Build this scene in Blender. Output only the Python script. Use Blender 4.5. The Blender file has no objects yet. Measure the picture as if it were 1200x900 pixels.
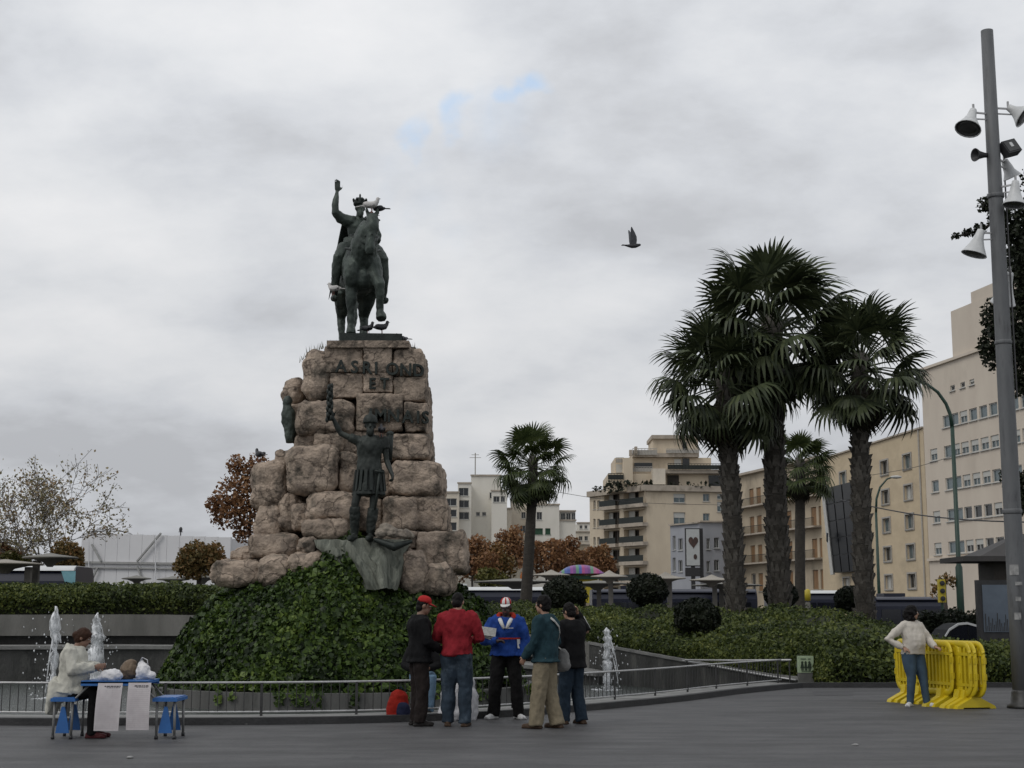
import bpy, bmesh, math, random
import numpy as np
from mathutils import Vector, Matrix, noise as mnoise

S = bpy.context.scene
COL = S.collection
R = math.radians
rng = random.Random(7)

# ---------------------------------------------------------------- camera
FPX, EYE, PITCH = 1700.0, 1.6, R(8.86)
cam = bpy.data.cameras.new('camera')
cam.sensor_fit = 'HORIZONTAL'; cam.sensor_width = 36.0; cam.lens = FPX / 1200 * 36.0
cam.clip_start = 0.1; cam.clip_end = 6000
camo = bpy.data.objects.new('camera', cam); COL.objects.link(camo)
camo.location = (0, 0, EYE); camo.rotation_euler = (R(90) + PITCH, 0, 0)
S.camera = camo

# ---------------------------------------------------------------- view / world / sun
S.view_settings.view_transform = 'Standard'; S.view_settings.look = 'None'
S.view_settings.exposure = 0.0; S.view_settings.gamma = 1.0
SUN_DIR = Vector((-0.50, -0.42, 0.76)).normalized()      # towards the sun behind the clouds
sun_el = math.asin(SUN_DIR.z); sun_az = math.atan2(SUN_DIR.x, SUN_DIR.y)

def ray(u, v):
    cx = (u - 600) / FPX; cy = (450 - v) / FPX
    return Vector((cx, math.cos(PITCH) - cy * math.sin(PITCH), math.sin(PITCH) + cy * math.cos(PITCH)))
def P(u, v, d):
    r = ray(u, v); k = d / r.y
    return Vector((r.x * k, d, EYE + r.z * k))
def G(u, v, z=0.0):
    r = ray(u, v); k = (z - EYE) / r.z
    return Vector((r.x * k, r.y * k, z))
def mpp(d): return d / FPX

w = bpy.data.worlds.new('World'); S.world = w; w.use_nodes = True
nt = w.node_tree; N = nt.nodes; L = nt.links
for n in list(N): N.remove(n)
def nd(tree, typ, **kw):
    n = tree.nodes.new(typ)
    for k, v in kw.items():
        if hasattr(n, k): setattr(n, k, v)
    return n
out = nd(nt, 'ShaderNodeOutputWorld'); bg = nd(nt, 'ShaderNodeBackground'); bg.inputs['Strength'].default_value = 0.1
L.new(bg.outputs[0], out.inputs[0])
sky = nd(nt, 'ShaderNodeTexSky'); sky.sky_type = 'NISHITA'; sky.sun_disc = False
sky.sun_elevation = sun_el; sky.sun_rotation = sun_az
tc = nd(nt, 'ShaderNodeTexCoord')
sep = nd(nt, 'ShaderNodeSeparateXYZ'); L.new(tc.outputs['Generated'], sep.inputs[0])
def math_(op, a, b=None, clamp=False, tree=nt):
    n = tree.nodes.new('ShaderNodeMath'); n.operation = op; n.use_clamp = clamp
    for i, x in enumerate((a, b)):
        if x is None: continue
        if isinstance(x, (int, float)): n.inputs[i].default_value = x
        else: tree.links.new(x, n.inputs[i])
    return n.outputs[0]
zc = math_('MAXIMUM', sep.outputs[2], 0.0)
den = math_('ADD', zc, 0.34)
px_ = math_('DIVIDE', sep.outputs[0], den); py_ = math_('DIVIDE', sep.outputs[1], den)
comb = nd(nt, 'ShaderNodeCombineXYZ'); L.new(px_, comb.inputs[0]); L.new(py_, comb.inputs[1])
def wnoise(scale, detail, rough, dist, vec, loc=(0, 0, 0), sc=(1, 1, 1)):
    mp = nd(nt, 'ShaderNodeMapping'); mp.inputs['Location'].default_value = loc; mp.inputs['Scale'].default_value = sc
    L.new(vec, mp.inputs[0])
    n = nd(nt, 'ShaderNodeTexNoise'); n.inputs['Scale'].default_value = scale; n.inputs['Detail'].default_value = detail
    n.inputs['Roughness'].default_value = rough; n.inputs['Distortion'].default_value = dist
    L.new(mp.outputs[0], n.inputs['Vector']); return n.outputs[0]
n1 = wnoise(1.3, 7, 0.54, 0.1, comb.outputs[0], (3.1, 1.7, 0.4))
n2 = wnoise(3.0, 8, 0.58, 0.12, comb.outputs[0], (7.7, 2.2, 1.4), (1, 1.25, 1))
n3 = wnoise(4.2, 7, 0.55, 0.1, tc.outputs['Generated'], (0.3, 4.4, 0.2), (1, 1, 1.8))
mixn = math_('ADD', math_('ADD', math_('MULTIPLY', n1, 0.45), math_('MULTIPLY', n2, 0.27)), math_('MULTIPLY', n3, 0.28))
ramp = nd(nt, 'ShaderNodeValToRGB'); L.new(mixn, ramp.inputs[0])
cr = ramp.color_ramp
cr.elements[0].position = 0.415; cr.elements[0].color = (5.3, 5.45, 5.75, 1)
cr.elements[1].position = 0.585; cr.elements[1].color = (8.25, 8.3, 8.45, 1)
e = cr.elements.new(0.465); e.color = (6.4, 6.6, 6.95, 1)
e = cr.elements.new(0.515); e.color = (7.35, 7.5, 7.75, 1)
# gentle brightening towards the zenith and a dimmer band near the horizon, all the way round
el = nd(nt, 'ShaderNodeMapRange'); el.inputs['From Min'].default_value = 0.02; el.inputs['From Max'].default_value = 0.34
el.inputs['To Min'].default_value = 0.82; el.inputs['To Max'].default_value = 1.06
L.new(sep.outputs[2], el.inputs['Value'])
cl = nd(nt, 'ShaderNodeVectorMath'); cl.operation = 'SCALE'; L.new(ramp.outputs[0], cl.inputs[0]); L.new(el.outputs[0], cl.inputs['Scale'])
# breaks in the cloud where blue sky shows
def hole(u, v, r):
    d = ray(u, v).normalized()
    vm = nd(nt, 'ShaderNodeVectorMath'); vm.operation = 'DISTANCE'; vm.inputs[1].default_value = d
    L.new(hd3.outputs[0], vm.inputs[0])
    mr = nd(nt, 'ShaderNodeMapRange'); mr.interpolation_type = 'SMOOTHSTEP'
    mr.inputs['From Min'].default_value = 0.0; mr.inputs['From Max'].default_value = r
    mr.inputs['To Min'].default_value = 1.0; mr.inputs['To Max'].default_value = 0.0
    L.new(vm.outputs['Value'], mr.inputs['Value']); return mr.outputs[0]
hdn = nd(nt, 'ShaderNodeTexNoise'); hdn.inputs['Scale'].default_value = 16; hdn.inputs['Detail'].default_value = 6; L.new(tc.outputs['Generated'], hdn.inputs['Vector'])
hd1 = nd(nt, 'ShaderNodeVectorMath'); hd1.operation = 'SUBTRACT'; L.new(hdn.outputs['Color'], hd1.inputs[0]); hd1.inputs[1].default_value = (.5, .5, .5)
hd2 = nd(nt, 'ShaderNodeVectorMath'); hd2.operation = 'SCALE'; L.new(hd1.outputs[0], hd2.inputs[0]); hd2.inputs['Scale'].default_value = .075
hd3 = nd(nt, 'ShaderNodeVectorMath'); hd3.operation = 'ADD'; L.new(tc.outputs['Generated'], hd3.inputs[0]); L.new(hd2.outputs[0], hd3.inputs[1])
hs = None
for (u, v, r) in ((620, 106, .030), (598, 120, .026), (540, 140, .030), (490, 166, .028), (500, 225, .11), (590, 140, .10), (460, 250, .07)):
    h = hole(u, v, r)
    if r > .05: h = math_('MULTIPLY', h, 0.55)
    hs = h if hs is None else math_('MAXIMUM', hs, h)
hn = wnoise(14, 6, 0.6, 0.6, tc.outputs['Generated'], (1.3, .2, .8))
hm = nd(nt, 'ShaderNodeMapRange'); hm.interpolation_type = 'SMOOTHSTEP'
hm.inputs['From Min'].default_value = 0.30; hm.inputs['From Max'].default_value = 1.15
hm.inputs['To Max'].default_value = 0.85
L.new(math_('MULTIPLY', hs, math_('ADD', hn, 0.35)), hm.inputs['Value'])
skyc = nd(nt, 'ShaderNodeVectorMath'); skyc.operation = 'SCALE'; L.new(sky.outputs[0], skyc.inputs[0]); skyc.inputs['Scale'].default_value = 1.0
skyadd = nd(nt, 'ShaderNodeVectorMath'); skyadd.operation = 'ADD'; L.new(skyc.outputs[0], skyadd.inputs[0]); skyadd.inputs[1].default_value = (2.6, 4.0, 5.6)
mx = nd(nt, 'ShaderNodeMix'); mx.data_type = 'RGBA'
L.new(hm.outputs[0], mx.inputs['Factor']); L.new(cl.outputs[0], mx.inputs[6]); L.new(skyadd.outputs[0], mx.inputs[7])
L.new(mx.outputs[2], bg.inputs['Color'])

sl = bpy.data.lights.new('sun', 'SUN'); sl.energy = 0.8; sl.angle = R(25); sl.color = (1, 0.96, 0.9)
so = bpy.data.objects.new('sun', sl); COL.objects.link(so)
so.rotation_euler = SUN_DIR.to_track_quat('Z', 'Y').to_euler(); so.location = (0, 0, 60)

# ---------------------------------------------------------------- materials
MATS = {}
def pm(name, c1, c2=None, scale=4.0, rough=0.7, metal=0.0, bump=0.0, bscale=30.0, detail=5, c3=None, s3=1.0, t3=(0.55, 0.7),
       objrand=0.0, stretch=(1, 1, 1), spec=0.5):
    if name in MATS: return MATS[name]
    m = bpy.data.materials.new(name); m.use_nodes = True; t = m.node_tree
    b = t.nodes['Principled BSDF']; b.inputs['Roughness'].default_value = rough; b.inputs['Metallic'].default_value = metal
    b.inputs['Specular IOR Level'].default_value = spec
    c2 = c2 or tuple(x * 0.8 for x in c1)
    co = t.nodes.new('ShaderNodeTexCoord'); mp = t.nodes.new('ShaderNodeMapping'); mp.inputs['Scale'].default_value = stretch
    t.links.new(co.outputs['Object'], mp.inputs[0])
    n = t.nodes.new('ShaderNodeTexNoise'); n.inputs['Scale'].default_value = scale; n.inputs['Detail'].default_value = detail
    n.inputs['Roughness'].default_value = 0.6; t.links.new(mp.outputs[0], n.inputs['Vector'])
    r = t.nodes.new('ShaderNodeValToRGB'); r.color_ramp.elements[0].position = 0.33; r.color_ramp.elements[1].position = 0.67
    r.color_ramp.elements[0].color = (*c2, 1); r.color_ramp.elements[1].color = (*c1, 1)
    t.links.new(n.outputs[0], r.inputs[0]); col = r.outputs[0]
    if c3:
        n3 = t.nodes.new('ShaderNodeTexNoise'); n3.inputs['Scale'].default_value = s3; n3.inputs['Detail'].default_value = 8
        n3.inputs['Roughness'].default_value = 0.65
        t.links.new(mp.outputs[0], n3.inputs['Vector'])
        mr = t.nodes.new('ShaderNodeMapRange'); mr.inputs['From Min'].default_value = t3[0]; mr.inputs['From Max'].default_value = t3[1]
        t.links.new(n3.outputs[0], mr.inputs['Value'])
        x = t.nodes.new('ShaderNodeMix'); x.data_type = 'RGBA'; t.links.new(mr.outputs[0], x.inputs['Factor'])
        t.links.new(col, x.inputs[6]); x.inputs[7].default_value = (*c3, 1); col = x.outputs[2]
    if objrand:
        oi = t.nodes.new('ShaderNodeObjectInfo'); hv = t.nodes.new('ShaderNodeHueSaturation')
        v = math_('ADD', math_('MULTIPLY', oi.outputs['Random'], objrand, tree=t), 1 - objrand / 2, tree=t)
        t.links.new(v, hv.inputs['Value']); t.links.new(col, hv.inputs['Color']); col = hv.outputs[0]
    t.links.new(col, b.inputs['Base Color'])
    if bump:
        nb = t.nodes.new('ShaderNodeTexNoise'); nb.inputs['Scale'].default_value = bscale; nb.inputs['Detail'].default_value = 6
        t.links.new(mp.outputs[0], nb.inputs['Vector'])
        bp = t.nodes.new('ShaderNodeBump'); bp.inputs['Strength'].default_value = bump; bp.inputs['Distance'].default_value = 0.05
        t.links.new(nb.outputs[0], bp.inputs['Height']); t.links.new(bp.outputs[0], b.inputs['Normal'])
    MATS[name] = m; return m

def leafmat(name, cols, clump=0.6, rough=0.55, transl=0.25, spec=0.3):
    if name in MATS: return MATS[name]
    m = bpy.data.materials.new(name); m.use_nodes = True; t = m.node_tree
    b = t.nodes['Principled BSDF']; b.inputs['Roughness'].default_value = rough; b.inputs['Specular IOR Level'].default_value = spec
    g = t.nodes.new('ShaderNodeNewGeometry'); co = t.nodes.new('ShaderNodeTexCoord')
    n = t.nodes.new('ShaderNodeTexNoise'); n.inputs['Scale'].default_value = clump; n.inputs['Detail'].default_value = 4
    t.links.new(co.outputs['Object'], n.inputs['Vector'])
    f = math_('ADD', math_('MULTIPLY', g.outputs['Random Per Island'], 0.5, tree=t),
              math_('MULTIPLY', math_('SUBTRACT', n.outputs[0], 0.25, tree=t), 1.0, tree=t), tree=t)
    r = t.nodes.new('ShaderNodeValToRGB'); els = r.color_ramp.elements
    els[0].color = (*cols[0], 1); els[0].position = 0.1; els[1].color = (*cols[-1], 1); els[1].position = 0.9
    for i, c in enumerate(cols[1:-1]):
        e = els.new(0.1 + 0.8 * (i + 1) / (len(cols) - 1)); e.color = (*c, 1)
    t.links.new(f, r.inputs[0]); t.links.new(r.outputs[0], b.inputs['Base Color'])
    if transl:
        tr = t.nodes.new('ShaderNodeBsdfTranslucent'); t.links.new(r.outputs[0], tr.inputs[0])
        ms = t.nodes.new('ShaderNodeMixShader'); ms.inputs[0].default_value = transl
        o = t.nodes['Material Output']; t.links.new(b.outputs[0], ms.inputs[1]); t.links.new(tr.outputs[0], ms.inputs[2])
        t.links.new(ms.outputs[0], o.inputs[0])
    MATS[name] = m; return m

# ---------------------------------------------------------------- mesh builder
class MB:
    def __init__(s): s.V = []; s.F = []; s.M = []
    def add(s, vs, fs, m=0):
        o = len(s.V); s.V.extend(tuple(v) for v in vs); s.F.extend(tuple(i + o for i in f) for f in fs); s.M.extend([m] * len(fs)); return s
    def box(s, c, size, rot=None, m=0):
        hx, hy, hz = (x / 2 for x in size); c = Vector(c)
        vs = [Vector((sx * hx, sy * hy, sz * hz)) for sz in (-1, 1) for sy in (-1, 1) for sx in (-1, 1)]
        if rot is not None: vs = [rot @ v for v in vs]
        return s.add([v + c for v in vs], [(0, 2, 3, 1), (4, 5, 7, 6), (0, 1, 5, 4), (2, 6, 7, 3), (0, 4, 6, 2), (1, 3, 7, 5)], m)
    def beam(s, a, b, w, h, m=0, up=(0, 0, 1)):
        a = Vector(a); b = Vector(b); d = b - a; ln = d.length
        if ln < 1e-6: return s
        y = d / ln; x = y.cross(Vector(up))
        if x.length < 1e-4: x = y.cross(Vector((1, 0, 0)))
        x.normalize(); z = x.cross(y)
        return s.box((a + b) / 2, (w, ln, h), Matrix((x, y, z)).transposed(), m)
    def tube(s, pts, rads, n=8, m=0, cap=True, sq=None):
        pts = [Vector(p) for p in pts]
        if isinstance(rads, (int, float)): rads = [rads] * len(pts)
        vs = []; ref = None
        for i, p in enumerate(pts):
            t = (pts[min(i + 1, len(pts) - 1)] - pts[max(i - 1, 0)])
            t = t.normalized() if t.length > 1e-9 else Vector((0, 0, 1))
            if ref is None:
                ref = t.orthogonal().normalized() if sq is None else Vector(sq)
            x = ref - t * ref.dot(t)
            if x.length < 1e-5: x = t.orthogonal()
            x.normalize(); ref = x; y = t.cross(x)
            r = rads[i]; rx, ry = (r, r) if isinstance(r, (int, float)) else r
            for k in range(n):
                a = 2 * math.pi * k / n
                vs.append(p + x * (rx * math.cos(a)) + y * (ry * math.sin(a)))
        fs = [(i * n + k, i * n + (k + 1) % n, (i + 1) * n + (k + 1) % n, (i + 1) * n + k) for i in range(len(pts) - 1) for k in range(n)]
        if cap:
            fs.append(tuple(range(n - 1, -1, -1))); fs.append(tuple((len(pts) - 1) * n + k for k in range(n)))
        return s.add(vs, fs, m)
    def ell(s, c, r, rot=None, nu=12, nv=8, m=0):
        c = Vector(c); r = (r, r, r) if isinstance(r, (int, float)) else r
        vs = [Vector((0, 0, -r[2]))]
        for j in range(1, nv):
            ph = -math.pi / 2 + math.pi * j / nv
            for i in range(nu):
                a = 2 * math.pi * i / nu
                vs.append(Vector((r[0] * math.cos(ph) * math.cos(a), r[1] * math.cos(ph) * math.sin(a), r[2] * math.sin(ph))))
        vs.append(Vector((0, 0, r[2])))
        fs = [(0, 1 + (i + 1) % nu, 1 + i) for i in range(nu)]
        for j in range(nv - 2):
            for i in range(nu):
                a = 1 + j * nu + i; b = 1 + j * nu + (i + 1) % nu
                fs.append((a, b, b + nu, a + nu))
        t = len(vs) - 1; o = 1 + (nv - 2) * nu
        fs += [(o + i, o + (i + 1) % nu, t) for i in range(nu)]
        if rot is not None: vs = [rot @ v for v in vs]
        return s.add([v + c for v in vs], fs, m)
    def lathe(s, prof, n=14, c=(0, 0, 0), rot=None, m=0, cap=True):
        c = Vector(c); vs = []
        for (r, z) in prof:
            for k in range(n):
                a = 2 * math.pi * k / n; v = Vector((r * math.cos(a), r * math.sin(a), z))
                vs.append((rot @ v if rot is not None else v) + c)
        fs = [(i * n + k, i * n + (k + 1) % n, (i + 1) * n + (k + 1) % n, (i + 1) * n + k) for i in range(len(prof) - 1) for k in range(n)]
        if cap: fs += [tuple(range(n - 1, -1, -1)), tuple((len(prof) - 1) * n + k for k in range(n))]
        return s.add(vs, fs, m)
    def prism(s, poly, axis, h0, h1, m=0):
        """poly: list of 2-D points; axis 'x','y','z' is the extrusion axis"""
        def mk(p, h): return {'z': (p[0], p[1], h), 'y': (p[0], h, p[1]), 'x': (h, p[0], p[1])}[axis]
        n = len(poly); vs = [mk(p, h0) for p in poly] + [mk(p, h1) for p in poly]
        fs = [tuple(range(n - 1, -1, -1)), tuple(range(n, 2 * n))] + [(i, (i + 1) % n, n + (i + 1) % n, n + i) for i in range(n)]
        return s.add(vs, fs, m)
    def mesh(s, name):
        me = bpy.data.meshes.new(name); me.from_pydata(s.V, [], s.F)
        if any(s.M): me.polygons.foreach_set('material_index', s.M)
        me.update(); return me

def fixn(me):
    bm = bmesh.new(); bm.from_mesh(me); bmesh.ops.recalc_face_normals(bm, faces=bm.faces); bm.to_mesh(me); bm.free()

def link(name, me, mats=None, parent=None, smooth=False, **props):
    o = bpy.data.objects.new(name, me); COL.objects.link(o)
    if mats is not None and me is not None and len(me.materials) == 0:
        for m in (mats if isinstance(mats, (list, tuple)) else [mats]): me.materials.append(m)
    if smooth: me.polygons.foreach_set('use_smooth', [True] * len(me.polygons))
    if parent is not None:
        o.parent = parent; o.matrix_parent_inverse = WORLD_INV(parent)
    for k, v in props.items(): o[k] = v
    return o
def basis(o): return Matrix.LocRotScale(o.location, o.rotation_euler, o.scale)
def WORLD_INV(o):
    m = basis(o)
    while o.parent is not None:
        m = basis(o.parent) @ o.matrix_parent_inverse @ m
        o = o.parent
    return m.inverted()
def part(name, mb, mats, parent, smooth=False, fix=True, **props):
    me = mb.mesh(name) if isinstance(mb, MB) else mb
    if fix and isinstance(mb, MB): fixn(me)
    return link(name, me, mats, parent, smooth, **props)
def thing(name, label, cat, loc=(0, 0, 0), rz=0.0, group=None):
    o = bpy.data.objects.new(name, None); COL.objects.link(o); o.location = loc; o.rotation_euler = (0, 0, rz)
    o.empty_display_size = 0.2
    o['label'] = label; o['category'] = cat
    if group: o['group'] = group
    return o
def solo(name, mb, mats, label, cat, group=None, smooth=False, kind=None):
    """a thing of one mesh"""
    o = part(name, mb, mats, None, smooth); o['label'] = label; o['category'] = cat
    if group: o['group'] = group
    if kind: o['kind'] = kind
    return o
def struct(name, mb, mats, label=None, smooth=False):
    o = part(name, mb, mats, None, smooth); o['kind'] = 'structure'
    if label: o['label'] = label
    return o
def copy_tree(root, label=None):
    def rec(o, par):
        c = o.copy(); COL.objects.link(c)
        if par is not None: c.parent = par; c.matrix_parent_inverse = o.matrix_parent_inverse
        for ch in o.children: rec(ch, c)
        return c
    r = rec(root, None)
    if label: r['label'] = label
    return r

def remesh(mb, voxel, smooth=3, fac=0.5, wr=0.0, ws=6.0, seed=0.0, stretch=(1, 1, 1)):
    me = mb.mesh('tmp') if isinstance(mb, MB) else mb
    fixn(me)
    o = bpy.data.objects.new('tmp', me); COL.objects.link(o)
    m = o.modifiers.new('r', 'REMESH'); m.mode = 'VOXEL'; m.voxel_size = voxel
    if smooth:
        q = o.modifiers.new('s', 'SMOOTH'); q.factor = fac; q.iterations = smooth
    dg = bpy.context.evaluated_depsgraph_get(); dg.update()
    res = bpy.data.meshes.new_from_object(o.evaluated_get(dg))
    bpy.data.objects.remove(o); bpy.data.meshes.remove(me)
    if wr: wrinkle(res, wr, ws, seed, stretch)
    res.polygons.foreach_set('use_smooth', [True] * len(res.polygons))
    return res
def wrinkle(me, amp, scale, seed=0.0, stretch=(1, 1, 1)):
    sv = Vector((seed * 3.1, seed * 1.7, seed)); st = Vector(stretch)
    nv = [v.co + v.normal * (amp * mnoise.fractal(Vector((v.co.x * st.x, v.co.y * st.y, v.co.z * st.z)) * scale + sv, 0.8, 2.0, 3)) for v in me.vertices]
    for v, c in zip(me.vertices, nv): v.co = c
    me.update()

def npmesh(name, verts, faces_per, nper):
    """verts (n*k,3) numpy; faces_per: quads index template (f,4) within k verts"""
    me = bpy.data.meshes.new(name)
    k = nper; n = len(verts) // k; ft = np.array(faces_per); f, c = ft.shape
    idx = (np.arange(n)[:, None, None] * k + ft[None]).reshape(-1)
    me.vertices.add(len(verts)); me.vertices.foreach_set('co', np.asarray(verts, dtype=np.float32).reshape(-1))
    me.loops.add(len(idx)); me.loops.foreach_set('vertex_index', idx.astype(np.int32))
    me.polygons.add(n * f); me.polygons.foreach_set('loop_start', np.arange(0, n * f * c, c, dtype=np.int32))
    me.polygons.foreach_set('loop_total', np.full(n * f, c, dtype=np.int32))
    me.update(calc_edges=True); return me

def leaves(name, pts, nrm, size, seed=1, flat=0.5, var=0.5, aspect=0.6, droop=0.0):
    """leaf cloud: each leaf two folded quads; flat = how far leaves follow the surface normal"""
    rs = np.random.RandomState(seed); n = len(pts)
    pts = np.asarray(pts, float); nrm = np.asarray(nrm, float)
    nn = nrm * flat + rs.normal(size=(n, 3)) * (1 - flat) * 0.8
    nn /= np.linalg.norm(nn, axis=1)[:, None] + 1e-9
    t = rs.normal(size=(n, 3)); t[:, 2] -= droop
    t -= nn * (t * nn).sum(1)[:, None]; t /= np.linalg.norm(t, axis=1)[:, None] + 1e-9
    b = np.cross(nn, t)
    s = size * (1 - var + 2 * var * rs.rand(n))[:, None]
    wd = s * aspect * 0.5
    v0 = pts - t * s * 0.5; v1 = pts + b * wd + nn * s * 0.10 - t * s * .08; v2 = pts + t * s * 0.5; v3 = pts - b * wd + nn * s * 0.10 - t * s * .08
    vm = np.stack([v0, v1, v2, v3], axis=1).reshape(-1, 3)
    return npmesh(name, vm, [[0, 1, 2], [0, 2, 3]], 4)
# ================================================================ setting
def interp(x, pts):
    if x <= pts[0][0]: return pts[0][1]
    for (a, b), (c, d) in zip(pts, pts[1:]):
        if x <= c: return b + (d - b) * (x - a) / (c - a)
    return pts[-1][1]
def catmull(pts, n=6):
    pts = [Vector(p) for p in pts]; out = []
    for i in range(len(pts) - 1):
        p0 = pts[max(i - 1, 0)]; p1 = pts[i]; p2 = pts[i + 1]; p3 = pts[min(i + 2, len(pts) - 1)]
        for k in range(n):
            t = k / n
            out.append(0.5 * ((2 * p1) + (p2 - p0) * t + (2 * p0 - 5 * p1 + 4 * p2 - p3) * t * t + (3 * p1 - p0 - 3 * p2 + p3) * t ** 3))
    out.append(pts[-1]); return out
def ribbon(mb, path, lo, hi, off, thick, m=0):
    """wall following plan path [(x,y)], lo/hi lists of z, front face shifted by off outward (+normal = away from the basin), given thickness"""
    n = len(path); nr = []
    for i in range(n):
        t = Vector(path[min(i + 1, n - 1)]) - Vector(path[max(i - 1, 0)]); t = Vector((t.x, t.y)).normalized()
        nr.append(Vector((-t.y, t.x)))
    vs = []
    for i in range(n):
        p = Vector((path[i][0], path[i][1]))
        a = p + nr[i] * off; b = p + nr[i] * (off + thick)
        vs += [(a.x, a.y, lo[i]), (a.x, a.y, hi[i]), (b.x, b.y, hi[i]), (b.x, b.y, lo[i])]
    fs = [(i * 4 + k, i * 4 + (k + 1) % 4, (i + 1) * 4 + (k + 1) % 4, (i + 1) * 4 + k) for i in range(n - 1) for k in range(4)]
    fs += [(0, 1, 2, 3), ((n - 1) * 4 + 3, (n - 1) * 4 + 2, (n - 1) * 4 + 1, (n - 1) * 4)]
    return mb.add(vs, fs, m)

m_asphalt = pm('asphalt', (.055, .055, .056), (.04, .04, .041), .7, .85, bump=.3, bscale=60)
m_pave = pm('plaza_paving', (.092, .092, .093), (.052, .052, .054), 2.2, .6, detail=10, bump=.6, bscale=22, c3=(.040, .040, .041), s3=.8, t3=(.46, .68), stretch=(.5, 1.5, 1), spec=.4)
def add_spots(m, scale, thr, col, fac):
    t = m.node_tree; b = t.nodes['Principled BSDF']; src = b.inputs['Base Color'].links[0].from_socket; co = t.nodes.new('ShaderNodeTexCoord')
    vo = t.nodes.new('ShaderNodeTexVoronoi'); vo.inputs['Scale'].default_value = scale; t.links.new(co.outputs['Object'], vo.inputs['Vector'])
    wn = t.nodes.new('ShaderNodeTexNoise'); wn.inputs['Scale'].default_value = scale * .35; t.links.new(co.outputs['Object'], wn.inputs['Vector'])
    th = math_('MULTIPLY', math_('MAXIMUM', math_('SUBTRACT', wn.outputs[0], .42, tree=t), 0.0, tree=t), thr * 5, tree=t)
    f = math_('MULTIPLY', math_('LESS_THAN', vo.outputs['Distance'], th, tree=t), fac, tree=t)
    x = t.nodes.new('ShaderNodeMix'); x.data_type = 'RGBA'; t.links.new(f, x.inputs['Factor']); t.links.new(src, x.inputs[6]); x.inputs[7].default_value = (*col, 1); t.links.new(x.outputs[2], b.inputs['Base Color'])
add_spots(m_pave, 2.1, .10, (.022, .022, .022), .55); add_spots(m_pave, 1.3, .05, (.15, .15, .145), .5)
m_pave2 = pm('plaza_paving_patch', (.05, .05, .052), (.036, .036, .038), 1.5, .65, bump=.2, bscale=50)
m_kerb = pm('kerb_stone', (.035, .035, .036), (.02, .02, .021), 2.5, .75, bump=.3, bscale=30)
m_coping = pm('coping_stone', (.24, .24, .23), (.15, .15, .145), 1.6, .75, bump=.2, bscale=25, c3=(.05, .05, .048), s3=1.2)
m_conc = pm('basin_concrete', (.20, .195, .18), (.12, .118, .108), 1.0, .85, bump=.3, bscale=20, c3=(.06, .062, .055), s3=1.4, stretch=(1.5, 1.5, .35))
m_concd = pm('basin_concrete_damp_shade', (.060, .060, .056), (.025, .026, .024), 1.2, .6, bump=.4, bscale=18, c3=(.10, .10, .09), s3=1.3, stretch=(1.2, 1.2, .4))
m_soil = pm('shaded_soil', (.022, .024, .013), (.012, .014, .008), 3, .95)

# ground sheet to the horizon (road level, lower than the plaza)
g = MB(); g.add([(-3000, -300, -.75), (3000, -300, -.75), (3000, 4500, -.75), (-3000, 4500, -.75)], [(0, 1, 2, 3)])
struct('ground', g, m_asphalt)

# plaza edge
edge_px = [(-520, 838), (-300, 845), (0, 850), (200, 850), (350, 849), (480, 846), (600, 840), (700, 832), (800, 822), (870, 813), (940, 806)]
edge = [G(u, v) for u, v in edge_px]
edge_c = catmull(edge, 6)
right_e = [Vector((x, edge_c[-1].y + .02 * (x - edge_c[-1].x), 0)) for x in (8, 12, 18, 30, 45)]
EDGE = edge_c + right_e
pz = MB()
nE = len(EDGE)
vs = [(p.x, p.y, 0) for p in EDGE] + [(p.x, -30, 0) for p in EDGE] + [(p.x, p.y, -.75) for p in EDGE]
fs = [(nE + i, nE + i + 1, i + 1, i) for i in range(nE - 1)] + [(i, i + 1, 2 * nE + i + 1, 2 * nE + i) for i in range(nE - 1)]
pz.add(vs, fs)
struct('pavement', pz, m_pave)
# darker repair strip in the pavement by the sign
g0 = [G(952, 811), G(1000, 810), G(1000, 815), G(955, 815)]
pt = MB(); pt.add([(p.x, p.y, .004) for p in g0], [(0, 1, 2, 3)]); struct('pavement_patch', pt, m_pave2)

# kerb: one long low dark kerb with a paler coping behind it along the basin
kb = MB(); ribbon(kb, [(p.x, p.y) for p in EDGE], [-.02] * nE, [.10] * nE, 0, .16); struct('kerb', kb, m_kerb)
cp = MB(); nC = len(edge_c)
ribbon(cp, [(p.x, p.y) for p in edge_c], [-.7] * nC, [.092] * nC, .163, .62); struct('coping', cp, m_coping)

# water
wm = bpy.data.materials.new('pool_water'); wm.use_nodes = True; t = wm.node_tree; b = t.nodes['Principled BSDF']
b.inputs['Base Color'].default_value = (.055, .065, .06, 1); b.inputs['Roughness'].default_value = .16
nz = t.nodes.new('ShaderNodeTexNoise'); nz.inputs['Scale'].default_value = 5.0; nz.inputs['Detail'].default_value = 6
co = t.nodes.new('ShaderNodeTexCoord'); t.links.new(co.outputs['Object'], nz.inputs['Vector'])
bp = t.nodes.new('ShaderNodeBump'); bp.inputs['Strength'].default_value = .8; bp.inputs['Distance'].default_value = .12
t.links.new(nz.outputs[0], bp.inputs['Height']); t.links.new(bp.outputs[0], b.inputs['Normal'])
WZ = -.40
wt = MB(); wt.add([(-34, 20.5, WZ), (8.5, 20.5, WZ), (8.5, 47, WZ), (-34, 47, WZ)], [(0, 1, 2, 3)]); struct('water', wt, wm)

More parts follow.
